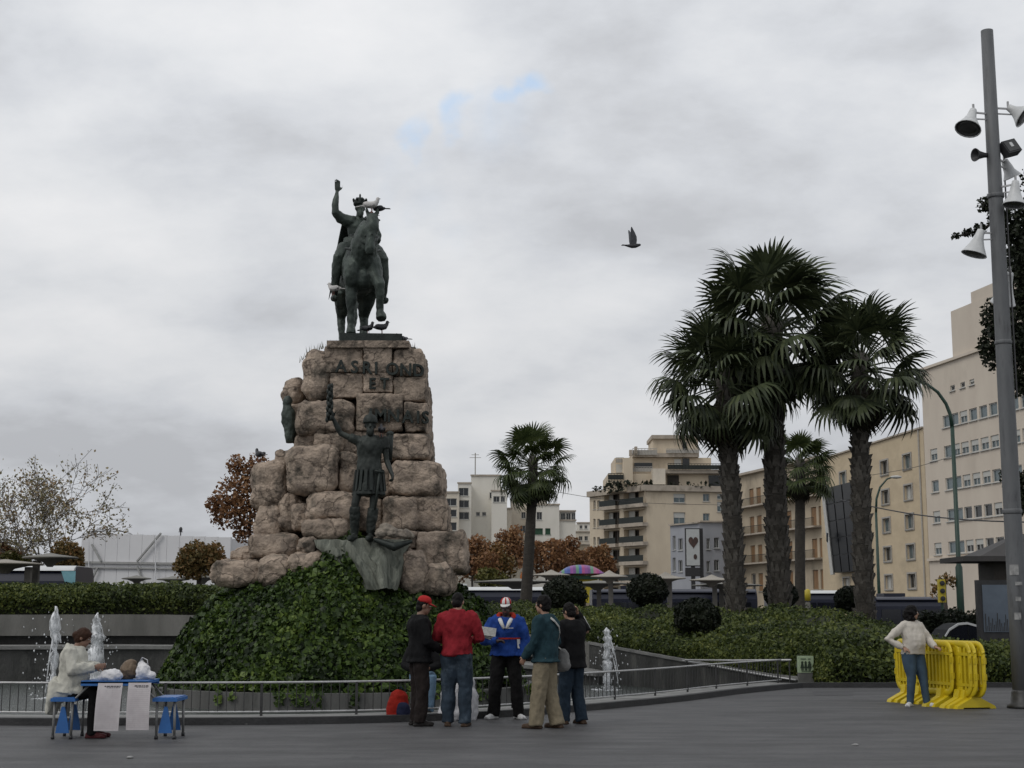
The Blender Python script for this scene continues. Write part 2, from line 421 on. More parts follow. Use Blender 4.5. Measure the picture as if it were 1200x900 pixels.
# stepped wall at the back of the basin, sinking to plaza level on one side
def XD(u, d): return P(u, 715, d).to_2d()
wall_spec = [(-420, 39, 1.52, .90), (-200, 41, 1.5, .88), (0, 43, 1.47, .86), (230, 44, 1.45, .84), (450, 44.5, 1.2, .58), (600, 43.6, .93, .3), (660, 42.6, .80, .14), (690, 41.6, .70, -.6),
             (760, 38.6, .48, -.6), (850, 35.5, .24, -.6), (900, 33.9, .14, -.6), (938, 33.0, .10, -.6)]
wp = catmull([(*XD(u, d), 0) for u, d, a, b_ in wall_spec], 6)
wtop = [c.x for c in catmull([(a, 0, 0) for u, d, a, b_ in wall_spec], 6)]
wbot = []
for i, s_ in enumerate(wall_spec[:-1]):
    for k in range(6):
        a, b_ = s_[3], wall_spec[i + 1][3]; wbot.append(a + (b_ - a) * k / 6)
wbot.append(-.6)
wr_ = thing('retaining_wall', 'grey concrete wall curving round the back of the fountain basin below the hedge', 'wall', (wp[20].x, wp[20].y, 0))
mb = MB(); pl = [(p.x, p.y) for p in wp]
kk = next(i for i, b_ in enumerate(wbot) if b_ <= -.59)
# panels of the light upper wall with open joints
j = 0
while j < kk:
    e_ = min(j + 3, kk); mb = MB()
    seg = [Vector(p) for p in pl[j:e_ + 1]]
    if e_ < kk: seg[-1] = seg[-1].lerp(seg[-2], .03)
    ribbon(mb, seg, wbot[j:e_ + 1], wtop[j:e_ + 1], 0, .35)
    part('panel', mb, m_conc, wr_); j = e_
mb = MB(); ribbon(mb, pl[kk:], wbot[kk:], [z - .05 for z in wtop[kk:]], 0, .3); part('ramp_wall', mb, m_concd, wr_)
mb = MB(); ribbon(mb, pl[kk:], [z - .048 for z in wtop[kk:]], [z + .02 for z in wtop[kk:]], -.04, .42); part('ramp_coping', mb, m_coping, wr_)
mb = MB(); ribbon(mb, pl[:kk + 1], [-.6] * (kk + 1), [z - .1 for z in wtop[:kk + 1]], .45, .3); part('recess_wall', mb, m_concd, wr_)  # dark concrete here paints in the shade under the overhanging panels
led = [(-420, 37.6, .64), (-200, 39.6, .62), (0, 41.6, .60), (230, 42.6, .57), (450, 43.0, .34), (600, 42.0, .10), (660, 41.0, .0), (700, 40.2, -.08)]
lp = catmull([(*XD(u, d), 0) for u, d, a in led], 6); lz = [c.x for c in catmull([(a, 0, 0) for u, d, a in led], 6)]
lpl = [(p.x, p.y) for p in lp]
lg = thing('basin_ledge', 'dark damp basin wall topped by a pale ledge behind the fountain jets', 'wall', (lp[20].x, lp[20].y, 0))
mb = MB(); ribbon(mb, lpl, [-.6] * len(lz), [z - .1 for z in lz], 0, .3); part('damp_wall', mb, m_concd, lg)
mb = MB(); ribbon(mb, lpl, [z - .098 for z in lz], lz, -.10, 1.9); part('ledge', mb, m_coping, lg)

# planter ring round the ivy mound
RC = Vector((-3.85, 34.0, 0)); RR = 4.28
ring = thing('planter_ring', 'low curved concrete ring holding the ivy mound in the basin', 'planter', RC)
ang = [2 * math.pi * i / 72 for i in range(73)]
mb = MB(); ribbon(mb, [(RC.x + RR * math.cos(a), RC.y + RR * math.sin(a)) for a in ang[::-1]], [-.7] * 73, [-.05] * 73, -.15, .28); part('ring_wall', mb, pm('ring_concrete', (.115, .115, .11), (.07, .07, .066), 1.2, .75, bump=.3, bscale=20, c3=(.04, .042, .038), s3=1.6, stretch=(1.5, 1.5, .35)), ring)

# ---------------------------------------------------------------- planting
m_hedge = leafmat('hedge_leaf', [(.008, .013, .005), (.036, .054, .015), (.098, .125, .030), (.19, .205, .05)], .55)
m_ivy = leafmat('ivy_leaf', [(.004, .008, .003), (.020, .038, .010), (.066, .112, .022), (.17, .235, .045)], .75, rough=.45)
m_bush = leafmat('bush_leaf', [(.006, .009, .005), (.012, .018, .009), (.024, .030, .014)], 1.2)

def ivy_h(x, y):
    dx, dy = x - RC.x, y - RC.y; r = math.hypot(dx, dy)
    z = interp(r, [(0, 2.3), (2.2, 2.12), (2.7, 1.95), (3.1, 1.68), (3.6, 1.02), (3.9, .42), (4.13, -.02), (4.75, -.3)])
    if r < 4.1:
        z += .80 * math.exp(-(((x + 3.55) / 1.0) ** 2 + ((y - 31.75) / .75) ** 2)) * (1 if r < 3 else max(0, (4.1 - r) / 1.1))
        z += .35 * math.exp(-(((x + 3.6) / 1.5) ** 2 + ((y - 30.9) / .8) ** 2))
    z += .22 * mnoise.fractal(Vector((x, y, 3)) * 1.3, .8, 2, 3) + .20 * abs(mnoise.noise(Vector((x, y, 7)) * 2.1)) * min(1, max(0, (4.2 - r)))
    return z
iv = thing('ivy_mound', 'dense dark green ivy mound spilling from the foot of the rock monument', 'ivy', RC)
mb = MB(); n = 60
vs = []; fs = []
for i in range(n + 1):
    for j in range(n + 1):
        a = 2 * math.pi * j / n; r = 4.14 * i / n
        x, y = RC.x + r * math.cos(a), RC.y + r * math.sin(a); vs.append((x, y, ivy_h(x, y) - .09))
for i in range(n):
    for j in range(n): fs.append((i * (n + 1) + j, (i + 1) * (n + 1) + j, (i + 1) * (n + 1) + j + 1, i * (n + 1) + j + 1))
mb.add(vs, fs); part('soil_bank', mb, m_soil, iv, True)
pts = []; nr = []
while len(pts) < 52000:
    a = rng.uniform(0, 2 * math.pi) if rng.random() < .25 else rng.uniform(math.pi * 1.0, math.pi * 2.0)
    r = 4.16 * math.sqrt(rng.random()); x, y = RC.x + r * math.cos(a), RC.y + r * math.sin(a)
    if r < 2.0: continue
    if r < 3.0 and rng.random() < .3: continue
    h = ivy_h(x, y); e_ = .12
    nx = -(ivy_h(x + e_, y) - h) / e_; ny = -(ivy_h(x, y + e_) - h) / e_
    v = Vector((nx, ny, 1)).normalized()
    # steep faces need more leaves
    if rng.random() > min(1.0, .35 + .3 * math.hypot(nx, ny)): continue
    dd = rng.uniform(-.05, .09); pts.append((x + v.x * dd, y + v.y * dd, h + v.z * dd)); nr.append(v)
o = link('ivy_leaves', leaves('ivy_leaves', pts, nr, .115, 3, .55, .55, .85, .5), m_ivy, iv); o['kind'] = 'stuff'
# trailing ivy strands over the ring wall
pts = []; nr = []
for k in range(30):
    a = rng.uniform(math.pi * 1.08, math.pi * 1.92); ln = rng.uniform(.08, .34)
    for q in range(int(ln * 70)):
        z = -.02 - ln * rng.random(); aa = a + rng.uniform(-.02, .02)
        pts.append((RC.x + (RR + .18) * math.cos(aa), RC.y + (RR + .18) * math.sin(aa), z)); nr.append((math.cos(a), math.sin(a), .3))
o = link('ivy_strands', leaves('ivy_strands', pts, nr, .10, 5, .6, .4, .85, .5), m_ivy, iv); o['kind'] = 'stuff'

# hedge and shrub slope behind the basin wall
base_path = [(p.x, p.y, z) for p, z in zip(wp, wtop)]
bx_end = base_path[-1]
base_path += [(x, EDGE[-5].y + .25 + .02 * (x - 6.3), .06) for x in np.linspace(bx_end[0] + .25, 24, 40)]
bp_cum = [0.0]
for a, b_ in zip(base_path, base_path[1:]): bp_cum.append(bp_cum[-1] + math.hypot(b_[0] - a[0], b_[1] - a[1]))
def base_at(s):
    for i in range(len(bp_cum) - 1):
        if s <= bp_cum[i + 1]:
            t = (s - bp_cum[i]) / (bp_cum[i + 1] - bp_cum[i]); a, b_ = base_path[i], base_path[i + 1]
            return [a[k] + (b_[k] - a[k]) * t for k in range(3)]
    return list(base_path[-1])
bp_np = np.array(base_path); cum_np = np.array(bp_cum)
def hedge_pt(s, t):
    x = float(np.interp(s, cum_np, bp_np[:, 0])); y = float(np.interp(s, cum_np, bp_np[:, 1])); z0 = float(np.interp(s, cum_np, bp_np[:, 2]))
    u = 600 + x / y * FPX
    D = interp(u, [(-400, 6), (420, 6), (620, 8), (700, 9), (950, 15), (1060, 15), (1150, 9), (1300, 7)])
    zt = interp(u, [(-400, 2.45), (200, 2.45), (420, 2.2), (560, 1.85), (700, 1.72), (1000, 1.72), (1050, 1.5), (1110, 1.05), (1160, .72), (1300, .65)])
    H1 = interp(u, [(-400, .78), (230, .78), (560, .62), (690, .35), (800, .42), (940, .80), (1060, .85), (1150, .6)])
    f = min(1.0, t / .06) ** .5
    bulge = -.25 * math.sin(math.pi * min(1, t / .06)) if t < .06 else 0
    yy = y + .25 + t * D + bulge
    z = z0 - .05 + H1 * f + (zt - z0 - H1) * max(0, (t - .06) / .94) ** .85
    lump = mnoise.fractal(Vector((x * .9, yy * .6, 1.3)), .8, 2, 4)
    z += (.16 * lump + .24 * (abs(mnoise.noise(Vector((x * 1.3, yy * .9, 5.3)))) - .2)) * f * (1 if u > 560 else .5)
    if t > .93: z -= (t - .93) / .07 * .5
    xx = x + (x / y) * t * D * .6
    return xx, yy, z
def hedge_patch(name, label, cat, s0, s1, nl, seed, size, kind):
    rr = random.Random(seed)
    ns = max(20, int((s1 - s0) * 3)); tt = [0, .012, .03, .06, .1, .16, .24, .34, .45, .57, .7, .82, .93, 1.0]
    root = thing(name, label, cat, hedge_pt((s0 + s1) / 2, 0))
    mb = MB(); vs = []
    for i in range(ns + 1):
        for t in tt:
            p = hedge_pt(s0 + (s1 - s0) * i / ns, t); vs.append((p[0], p[1] + .06, p[2] - .10))
    q = len(tt); mb.add(vs, [(i * q + k, (i + 1) * q + k, (i + 1) * q + k + 1, i * q + k + 1) for i in range(ns) for k in range(q - 1)])
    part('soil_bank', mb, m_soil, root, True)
    pts = []; nr = []
    for k in range(nl):
        s = rr.uniform(s0, s1); t = rr.uniform(0, .07) if rr.random() < .42 else rr.random() ** 1.3
        p = hedge_pt(s, t)
        v = Vector((0, -1, .5)) if t < .05 else Vector((0, -.35, 1)); v.normalize(); dd = rr.uniform(-.08, .10)
        pts.append((p[0], p[1] + v.y * dd, p[2] + v.z * dd)); nr.append(v)
    o = link('leaf_mass', leaves('leaf_mass', pts, nr, size, seed, .35, .5, .6), m_hedge, root); o['kind'] = 'stuff'
    return root
s_mid = float(np.interp(XD(600, 43).x, bp_np[:60, 0], cum_np[:60]))
hedge_patch('hedge', 'long clipped green hedge on top of the basin wall behind the fountain jets', 'hedge', 1.0, s_mid, 52000, 11, .10, None)
hr = hedge_patch('shrubbery', 'broad bank of low green shrubs sloping up to the palm trees', 'shrubs', s_mid, cum_np[-1], 120000, 12, .10, None)

def hz(x, y):
    """height of the shrub bank near x,y (for things that grow from it)"""
    best = None
    for s in np.linspace(0, cum_np[-1], 260):
        p0 = hedge_pt(s, 0.0)
        if best is None or abs(p0[0] * 1.0 - x) < best[0]: best = (abs(p0[0] - x), s)
    s = best[1]; bt = min((abs(hedge_pt(s, t)[1] - y), t) for t in np.linspace(0.02, .92, 40))
    return hedge_pt(s, bt[1])[2]

def round_bush(u, v, rpx, d, label, group='clipped round bushes on the shrub bank', mat=None, cat='bush', sq=.82, n=3000, size=.11):
    c = P(u, v, d); r = rpx * mpp(d); rr = random.Random(int(u))
    root = thing('round_bush', label, cat, (c.x, c.y, c.z - r * .9), group=group)
    mb = MB(); mb.ell(c, (r * .88, r * .88, r * sq * .88), nu=20, nv=14); me = mb.mesh('branches'); fixn(me); wrinkle(me, .08 * r, 2.5 / r, u)
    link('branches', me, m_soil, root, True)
    mb = MB(); mb.tube([(c.x, c.y, c.z - r * 1.5), (c.x, c.y, c.z - r * .5)], [.06, .05], 6); part('stem', mb, m_soil, root)
    pts = []; nr = []
    for k in range(n):
        q = Vector((rr.gauss(0, 1), rr.gauss(0, 1), rr.gauss(0, 1))).normalized()
        f = r * (1 + .10 * mnoise.noise(q * 2.2 + Vector((u, 0, 0)))) * rr.uniform(.86, 1.05)
        pts.append((c.x + q.x * f, c.y + q.y * f, c.z + q.z * f * sq)); nr.append(q)
    o = link('foliage', leaves('foliage', pts, nr, size, int(u), .5, .5, .6), mat or m_bush, root); o['kind'] = 'stuff'
    return root
round_bush(662, 697, 25, 49.5, 'round dark bush in front of the yellow fairground stall')
round_bush(759, 692, 23, 51, 'round dark bush before the balcony block, between two shelter posts')
round_bush(817, 724, 26, 39.6, 'largest round dark bush, standing forward among the low shrubs')
round_bush(915, 697, 19, 50, 'round dark bush at the foot of the thickest palm trunk')
round_bush(998, 703, 19, 49, 'round dark bush at the foot of the palm nearest the tan building')
# ================================================================ figure builder
m_skin = {}
def skin(c):
    k = 'skin_%d' % int(c[0] * 1000)
    return pm(k, c, tuple(x * .88 for x in c), 9, .5)
m_white_eye = pm('eye_white', (.6, .6, .58), rough=.3); m_lip = pm('lip', (.22, .07, .06), rough=.5); m_dark = pm('dark_iris', (.02, .015, .01), rough=.3)

def V3(*a): return Vector(a)
STAND = dict(hipL=(-.095, 0, .93), hipR=(.095, 0, .93), kneeL=(-.105, .02, .50), kneeR=(.105, .02, .50), ankL=(-.115, -.02, .085), ankR=(.115, -.02, .085),
             toeL=(-.14, .16), toeR=(.14, .16), shL=(-.19, 0, 1.43), shR=(.19, 0, 1.43), elL=(-.245, -.03, 1.15), elR=(.245, -.03, 1.15),
             wrL=(-.24, .07, .92), wrR=(.24, .07, .92), neck=(0, 0, 1.49), head=(0, .035, 1.635), face=(0, 1, 0), handL=None, handR=None, curl=.6)
def joints(**kw):
    j = dict(STAND); j.update(kw)
    return {k: (Vector(v) if isinstance(v, tuple) and len(v) == 3 and not isinstance(v[0], tuple) else v) for k, v in j.items()}

def add_hand(mb, wr, d, nrm, side, curl, k=1.0):
    d = d.normalized(); nrm = (nrm - d * nrm.dot(d)).normalized(); ac = d.cross(nrm).normalized()
    rot = Matrix((ac, nrm, d)).transposed()
    mb.ell(wr + d * .045 * k, (.042 * k, .019 * k, .055 * k), rot, 10, 8)
    for i in range(4):
        b0 = wr + d * .082 * k + ac * (i - 1.5) * .021 * k
        ln = (.066, .078, .074, .058)[i] * k; c = curl * (1 + .12 * i)
        d1 = d * math.cos(c * .7) + nrm * math.sin(c * .7); d2 = d * math.cos(c * 1.7) + nrm * math.sin(c * 1.7)
        mb.tube([b0 - d * .02 * k, b0, b0 + d1 * ln * .5, b0 + d1 * ln * .5 + d2 * ln * .5], [.0105 * k, .0105 * k, .0095 * k, .0075 * k], 7)
    b0 = wr + d * .02 * k + ac * side * .03 * k
    t1 = (d * .6 + ac * side * .7 + nrm * .35).normalized(); t2 = (d * .9 + ac * side * .2 + nrm * .4).normalized()
    mb.tube([b0 - t1 * .01 * k, b0 + t1 * .04 * k, b0 + t1 * .04 * k + t2 * .035 * k], [.014 * k, .012 * k, .009 * k], 7)

def head_frame(j):
    f = Vector(j['face']).normalized(); r = f.cross(Vector((0, 0, 1))).normalized(); u = r.cross(f).normalized()
    return f, r, u
def add_head(mb, j, beard=False, ears=True):
    c = j['head']; f, r, u = head_frame(j); rot = Matrix((r, f, u)).transposed()
    mb.ell(c + u * .02 - f * .005, (.073, .092, .092), rot, 14, 10)
    mb.ell(c + f * .03 - u * .055, (.056, .062, .062), rot, 12, 8)
    mb.ell(c + f * .062 - u * .095, (.027, .022, .022), rot, 8, 6)
    mb.tube([c + f * .082 + u * .02, c + f * .105 - u * .022, c + f * .092 - u * .03], [.011, .017, .012], 7)
    mb.ell(c + f * .078 + u * .032, (.05, .014, .012), rot, 8, 6)
    if ears:
        for s in (-1, 1): mb.ell(c + r * s * .076 - f * .01 - u * .005, (.012, .022, .034), rot, 8, 6)
    if beard:
        mb.ell(c + f * .06 - u * .09, (.055, .045, .07), rot, 10, 8)
    mb.tube([j['neck'] - V3(0, 0, .05), j['neck'] + (c - j['neck']) * .5, c - u * .03], [.062, .054, .056], 10)

TORSO = [(-.02, .162, .118), (.12, .168, .125), (.28, .155, .115), (.42, .152, .112), (.58, .168, .122), (.74, .180, .125), (.87, .185, .105), (.95, .13, .085), (1.02, .065, .062)]
def torso_rings(j, prof, th=0.0, wide=1.0):
    hm = (j['hipL'] + j['hipR']) / 2; nk = j['neck']; ax = nk - hm
    rt0 = (j['hipR'] - j['hipL']).normalized(); rt1 = (j['shR'] - j['shL']).normalized(); bulge = j.get('belly', 0)
    pts = []
    for t, rx, ry in prof:
        c = hm + ax * t; up = ax.normalized(); rt = rt0.lerp(rt1, max(0, min(1, t))); rt = (rt - up * rt.dot(up)).normalized(); fw = up.cross(rt)
        fw = fw if fw.length else V3(0, 1, 0)
        if bulge and .05 < t < .7: c = c + fw * bulge * math.sin((t - .05) / .65 * math.pi); ry = ry + bulge * .7 * math.sin((t - .05) / .65 * math.pi)
        # keep the back slightly straighter
        pts.append([c + rt * ((rx * wide + th) * math.cos(a)) + fw * ((ry * (.5 + .5 * wide) + th) * math.sin(a)) for a in [2 * math.pi * k / 18 for k in range(18)]])
    return pts
def add_rings(mb, pts, m=0):
    n = len(pts[0]); vs = [p for ring in pts for p in ring]
    fs = [(i * n + k, i * n + (k + 1) % n, (i + 1) * n + (k + 1) % n, (i + 1) * n + k) for i in range(len(pts) - 1) for k in range(n)]
    fs += [tuple(range(n - 1, -1, -1)), tuple((len(pts) - 1) * n + k for k in range(n))]
    mb.add(vs, fs, m)

def body_mesh(j, wide=1.0, beard=False, voxel=.0095, bare=False):
    mb = MB(); add_head(mb, j, beard)
    add_rings(mb, torso_rings(j, TORSO, -.012, wide))
    for s in 'LR':
        sg = -1 if s == 'L' else 1
        sh, el, wr = j['sh' + s], j['el' + s], j['wr' + s]
        mb.tube([sh.lerp(j['neck'], .3), sh, sh.lerp(el, .35), el, el.lerp(wr, .3), wr, wr + (wr - el).normalized() * .03], [.05, .056, .05, .04, .042, .027, .026], 10)
        hd = j['hand' + s] if j['hand' + s] is not None else None
        d = Vector(hd[0]) if hd else (wr - el); nn = Vector(hd[1]) if hd else V3(-sg, 0, 0) if abs((wr - el).normalized().x) < .8 else V3(0, 0, -1)
        thumb = hd[2] if hd else (1 if (d.normalized().cross((nn - d.normalized() * nn.dot(d.normalized())).normalized())).y > 0 else -1)
        add_hand(mb, wr, d, nn, thumb, j['curl'])
        hp, kn, an = j['hip' + s], j['knee' + s], j['ank' + s]
        mb.tube([hp + V3(0, 0, .03), hp.lerp(kn, .3), kn, kn.lerp(an, .3), an], [.085, .08, .055, .057, .036], 10)
        toe = Vector((*j['toe' + s], 0)) - Vector((an.x, an.y, 0)); toe.normalize()
        mb.tube([an, V3(an.x, an.y, an.z - .05) - toe * .02, V3(an.x, an.y, an.z - .055) + toe * .09, V3(an.x, an.y, an.z - .06) + toe * .17], [.036, .034, .03, .022], 9)
    return remesh(mb, voxel, 4, .5)
def top_mesh(j, th=.03, hem=-.10, sleeve=(.078, .066, .052), flare=.02, wide=1.0, collar=.03, wr=.012, seed=1.0, extra=None, voxel=.013, sleevelen=1.0):
    prof = [(hem, .168 + flare, .125 + flare)] + [(t, a, b_) for t, a, b_ in TORSO[1 if hem > .05 else 0:-1] if t > hem + .03] + [(1.0, .082, .076)]
    if collar: prof += [(1.0 + collar, .074, .07)]
    mb = MB(); add_rings(mb, torso_rings(j, prof, th, wide))
    for s in 'LR':
        sh, el, w_ = j['sh' + s], j['el' + s], j['wr' + s]
        if sleevelen >= 1: mb.tube([sh.lerp(j['neck'], .35), sh, sh.lerp(el, .5), el, el.lerp(w_, .5), el.lerp(w_, .97)], [sleeve[0] * .9, sleeve[0], sleeve[0] * .95, sleeve[1], sleeve[1] * .95, sleeve[2]], 12)
        else: mb.tube([sh.lerp(j['neck'], .35), sh, sh.lerp(el, sleevelen)], [sleeve[0] * .9, sleeve[0], sleeve[0]], 12)
    if extra: extra(mb)
    return remesh(mb, voxel, 3, .5, wr, 7, seed, (1, 1, .55))
def trouser_mesh(j, w=(.105, .085, .072), hem=.02, seat=.128, wide=1.0, wr=.010, seed=2.0, voxel=.013):
    mb = MB(); hm = (j['hipL'] + j['hipR']) / 2
    mb.ell(hm + V3(0, -.01, .03), (.172 * wide, seat * wide, .13), None, 16, 10)
    for s in 'LR':
        hp, kn, an = j['hip' + s], j['knee' + s], j['ank' + s]; low = an + V3(0, 0, hem - .06)
        mb.tube([hp + V3(0, 0, .02), hp.lerp(kn, .3), hp.lerp(kn, .7), kn, kn.lerp(low, .4), low], [w[0] * 1.02 * wide, w[0] * wide, (w[0] + w[1]) / 2 * wide, w[1], (w[1] + w[2]) / 2, w[2]], 12)
    return remesh(mb, voxel, 3, .5, wr, 8, seed, (1, 1, .6))
def shoe_mesh(j, s, big=1.0):
    an = j['ank' + s]; toe = Vector((*j['toe' + s], 0)) - Vector((an.x, an.y, 0)); toe.normalize(); side = toe.cross(V3(0, 0, 1)); z = an.z - .085
    rot = Matrix((side, toe, V3(0, 0, 1))).transposed(); mb = MB(); b_ = V3(an.x, an.y, z)
    mb.ell(b_ - toe * .03 + V3(0, 0, .045), (.043 * big, .06, .05), rot, 10, 8); mb.ell(b_ + toe * .06 + V3(0, 0, .04), (.047 * big, .09, .042), rot, 10, 8)
    mb.ell(b_ + toe * .145 + V3(0, 0, .032), (.048 * big, .065, .034), rot, 10, 8); mb.box(b_ + toe * .055 + V3(0, 0, .014), (.088 * big, .28, .026), rot)
    mb.tube([b_ + V3(0, 0, .05), b_ + V3(0, 0, .10)], [.05, .046], 10)
    return remesh(mb, .009, 3)
def hair_mesh(j, ln=0.0, vol=.014, top=True, seed=1.0, amp=.01, extra=None):
    c = j['head']; f, r, u = head_frame(j); rot = Matrix((r, f, u)).transposed(); mb = MB()
    mb.ell(c + u * .035 - f * .018, (.075 + vol, .090 + vol, .088 + vol), rot, 14, 10)
    mb.ell(c - f * .045 - u * .03, (.066 + vol, .055 + vol, .075), rot, 12, 8)
    if ln: mb.tube([c - f * .05 + u * .02, c - f * .07 - u * .08, c - f * .07 - u * (.08 + ln)], [.08 + vol, .075 + vol, .05], 10)
    if extra: extra(mb, c, f, r, u)
    return remesh(mb, .010, 2, .5, amp, 22, seed)
def cap_parts(j, root, mat, mat2=None, visor=.09, stripes=None):
    c = j['head']; f, r, u = head_frame(j); rot = Matrix((r, f, u)).transposed(); mb = MB()
    o = c + u * .048 - f * .004
    prof = [(.094, 0), (.095, .025), (.088, .055), (.066, .082), (.035, .096), (.004, .10)]
    vs = []; n = 20
    for (rr, z) in prof:
        for k in range(n): a = 2 * math.pi * k / n; vs.append(o + r * (rr * .86 * math.cos(a)) + f * (rr * 1.06 * math.sin(a)) + u * z)
    ids = []
    fs = [(i * n + k, i * n + (k + 1) % n, (i + 1) * n + (k + 1) % n, (i + 1) * n + k) for i in range(len(prof) - 1) for k in range(n)] + [tuple(range(n - 1, -1, -1)), tuple((len(prof) - 1) * n + k for k in range(n))]
    mi = [(1 if (stripes and k in stripes) else 0) for i in range(len(prof) - 1) for k in range(n)] + [0, 0]
    mb.V = vs; mb.F = fs; mb.M = mi
    hat = part('cap', mb, [mat, mat2 or mat], root, True)
    mb = MB(); m = 10; vs = []
    for k in range(m + 1):
        a = math.pi * (.12 + .76 * k / m); e_ = math.sin(a)
        p0 = o + r * (.08 * math.cos(a)) + f * (.098 * math.sin(a)) + u * .008
        p1 = o + r * (.078 * math.cos(a)) + f * (.098 * math.sin(a) + visor * e_) - u * (.022 * e_)
        vs += [p0, p1, p0 - u * .008, p1 - u * .006]
    fs = []
    for k in range(m):
        a, b_ = k * 4, k * 4 + 4; fs += [(a, b_, b_ + 1, a + 1), (a + 2, a + 3, b_ + 3, b_ + 2), (a + 1, b_ + 1, b_ + 3, a + 3), (a, a + 2, b_ + 2, b_)]
    mb.add(vs, fs); part('visor', mb, mat, hat, True)
    return hat
def face_parts(j, root, sk_dark=None):
    c = j['head']; f, r, u = head_frame(j); rot = Matrix((r, f, u)).transposed()
    for s in (-1, 1):
        mb = MB(); mb.ell(c + f * .081 + r * s * .031 + u * .012, (.014, .008, .008), rot, 8, 6)
        e_ = part('eye', mb, m_white_eye, root, True)
        mb = MB(); mb.ell(c + f * .087 + r * s * .031 + u * .012, (.0065, .004, .0065), rot, 8, 6); part('iris', mb, m_dark, e_, True)
        mb = MB(); mb.ell(c + f * .086 + r * s * .032 + u * .034, (.022, .008, .005), rot, 8, 6); part('eyebrow', mb, m_dark, root, True)
    mb = MB(); mb.ell(c + f * .088 - u * .062, (.024, .009, .008), rot, 8, 6); part('mouth', mb, m_lip, root, True)

def person(label, loc, yaw, j, skin_c, H=1.75, wide=1.0, group=None):
    root = thing('person', label, 'person', (0, 0, 0), group=group)
    root.scale = (H / 1.75,) * 3
    root.scale = (1, 1, 1)
    link('body', body_mesh(j, wide), skin(skin_c), root, True)
    face_parts(j, root)
    root.location = loc; root.rotation_euler = (0, 0, yaw); s = H / 1.75; root.scale = (s, s, s)
    return root
def wear(root, name, mesh, mat, **kw):
    """child already in the root's local space"""
    o = link(name, mesh, mat, None, True, **kw); o.parent = root; return o
# ================================================================ the monument
MD = 32.2
m_rock = pm('pink_limestone', (.50, .40, .315), (.22, .178, .145), 3.6, .92, detail=9, bump=1.0, bscale=16, c3=(.060, .053, .044), s3=1.7, t3=(.50, .66), objrand=.34, spec=.2)
def add_cracks(m, scale, dark, fac=.75, wid=.035):
    t = m.node_tree; b = t.nodes['Principled BSDF']; src = b.inputs['Base Color'].links[0].from_socket; co = t.nodes.new('ShaderNodeTexCoord')
    nz = t.nodes.new('ShaderNodeTexNoise'); nz.inputs['Scale'].default_value = 2.2; nz.inputs['Detail'].default_value = 5; t.links.new(co.outputs['Object'], nz.inputs['Vector'])
    mv = t.nodes.new('ShaderNodeVectorMath'); mv.operation = 'SCALE'; mv.inputs['Scale'].default_value = .9; t.links.new(nz.outputs['Color'], mv.inputs[0])
    av = t.nodes.new('ShaderNodeVectorMath'); av.operation = 'ADD'; t.links.new(co.outputs['Object'], av.inputs[0]); t.links.new(mv.outputs[0], av.inputs[1])
    vo = t.nodes.new('ShaderNodeTexVoronoi'); vo.feature = 'DISTANCE_TO_EDGE'; vo.inputs['Scale'].default_value = scale; t.links.new(av.outputs[0], vo.inputs['Vector'])
    mr = t.nodes.new('ShaderNodeMapRange'); mr.inputs['From Max'].default_value = wid; mr.inputs['To Min'].default_value = fac; mr.inputs['To Max'].default_value = 0.0; t.links.new(vo.outputs['Distance'], mr.inputs['Value'])
    x = t.nodes.new('ShaderNodeMix'); x.data_type = 'RGBA'; t.links.new(mr.outputs[0], x.inputs['Factor']); t.links.new(src, x.inputs[6]); x.inputs[7].default_value = (*dark, 1); t.links.new(x.outputs[2], b.inputs['Base Color'])
    # vertical rain streaks
    mp = t.nodes.new('ShaderNodeMapping'); mp.inputs['Scale'].default_value = (5, 5, .5); t.links.new(co.outputs['Object'], mp.inputs[0]); n2 = t.nodes.new('ShaderNodeTexNoise'); n2.inputs['Scale'].default_value = 1.0; n2.inputs['Detail'].default_value = 5; t.links.new(mp.outputs[0], n2.inputs['Vector'])
    m2 = t.nodes.new('ShaderNodeMapRange'); m2.inputs['From Min'].default_value = .54; m2.inputs['From Max'].default_value = .72; m2.inputs['To Max'].default_value = .6; t.links.new(n2.outputs[0], m2.inputs['Value'])
    y = t.nodes.new('ShaderNodeMix'); y.data_type = 'RGBA'; t.links.new(m2.outputs[0], y.inputs['Factor']); t.links.new(x.outputs[2], y.inputs[6]); y.inputs[7].default_value = (.085, .08, .065, 1); t.links.new(y.outputs[2], b.inputs['Base Color'])
add_cracks(m_rock, 1.1, (.05, .04, .033))
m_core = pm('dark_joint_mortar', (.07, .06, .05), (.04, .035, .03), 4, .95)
m_bronze = pm('weathered_bronze', (.066, .084, .072), (.026, .034, .030), 4, .55, .45, bump=.25, bscale=18, c3=(.09, .115, .098), s3=3.2, t3=(.55, .75), stretch=(1, 1, .5))
m_bronze_d = pm('dark_bronze', (.030, .038, .034), (.016, .02, .018), 6, .55, .45, bump=.25, bscale=20)
m_verd = pm('verdigris_streaked_stone', (.19, .20, .165), (.07, .078, .062), 2.6, .85, bump=.6, bscale=9, c3=(.05, .06, .05), s3=2.0, stretch=(3, 3, .4))

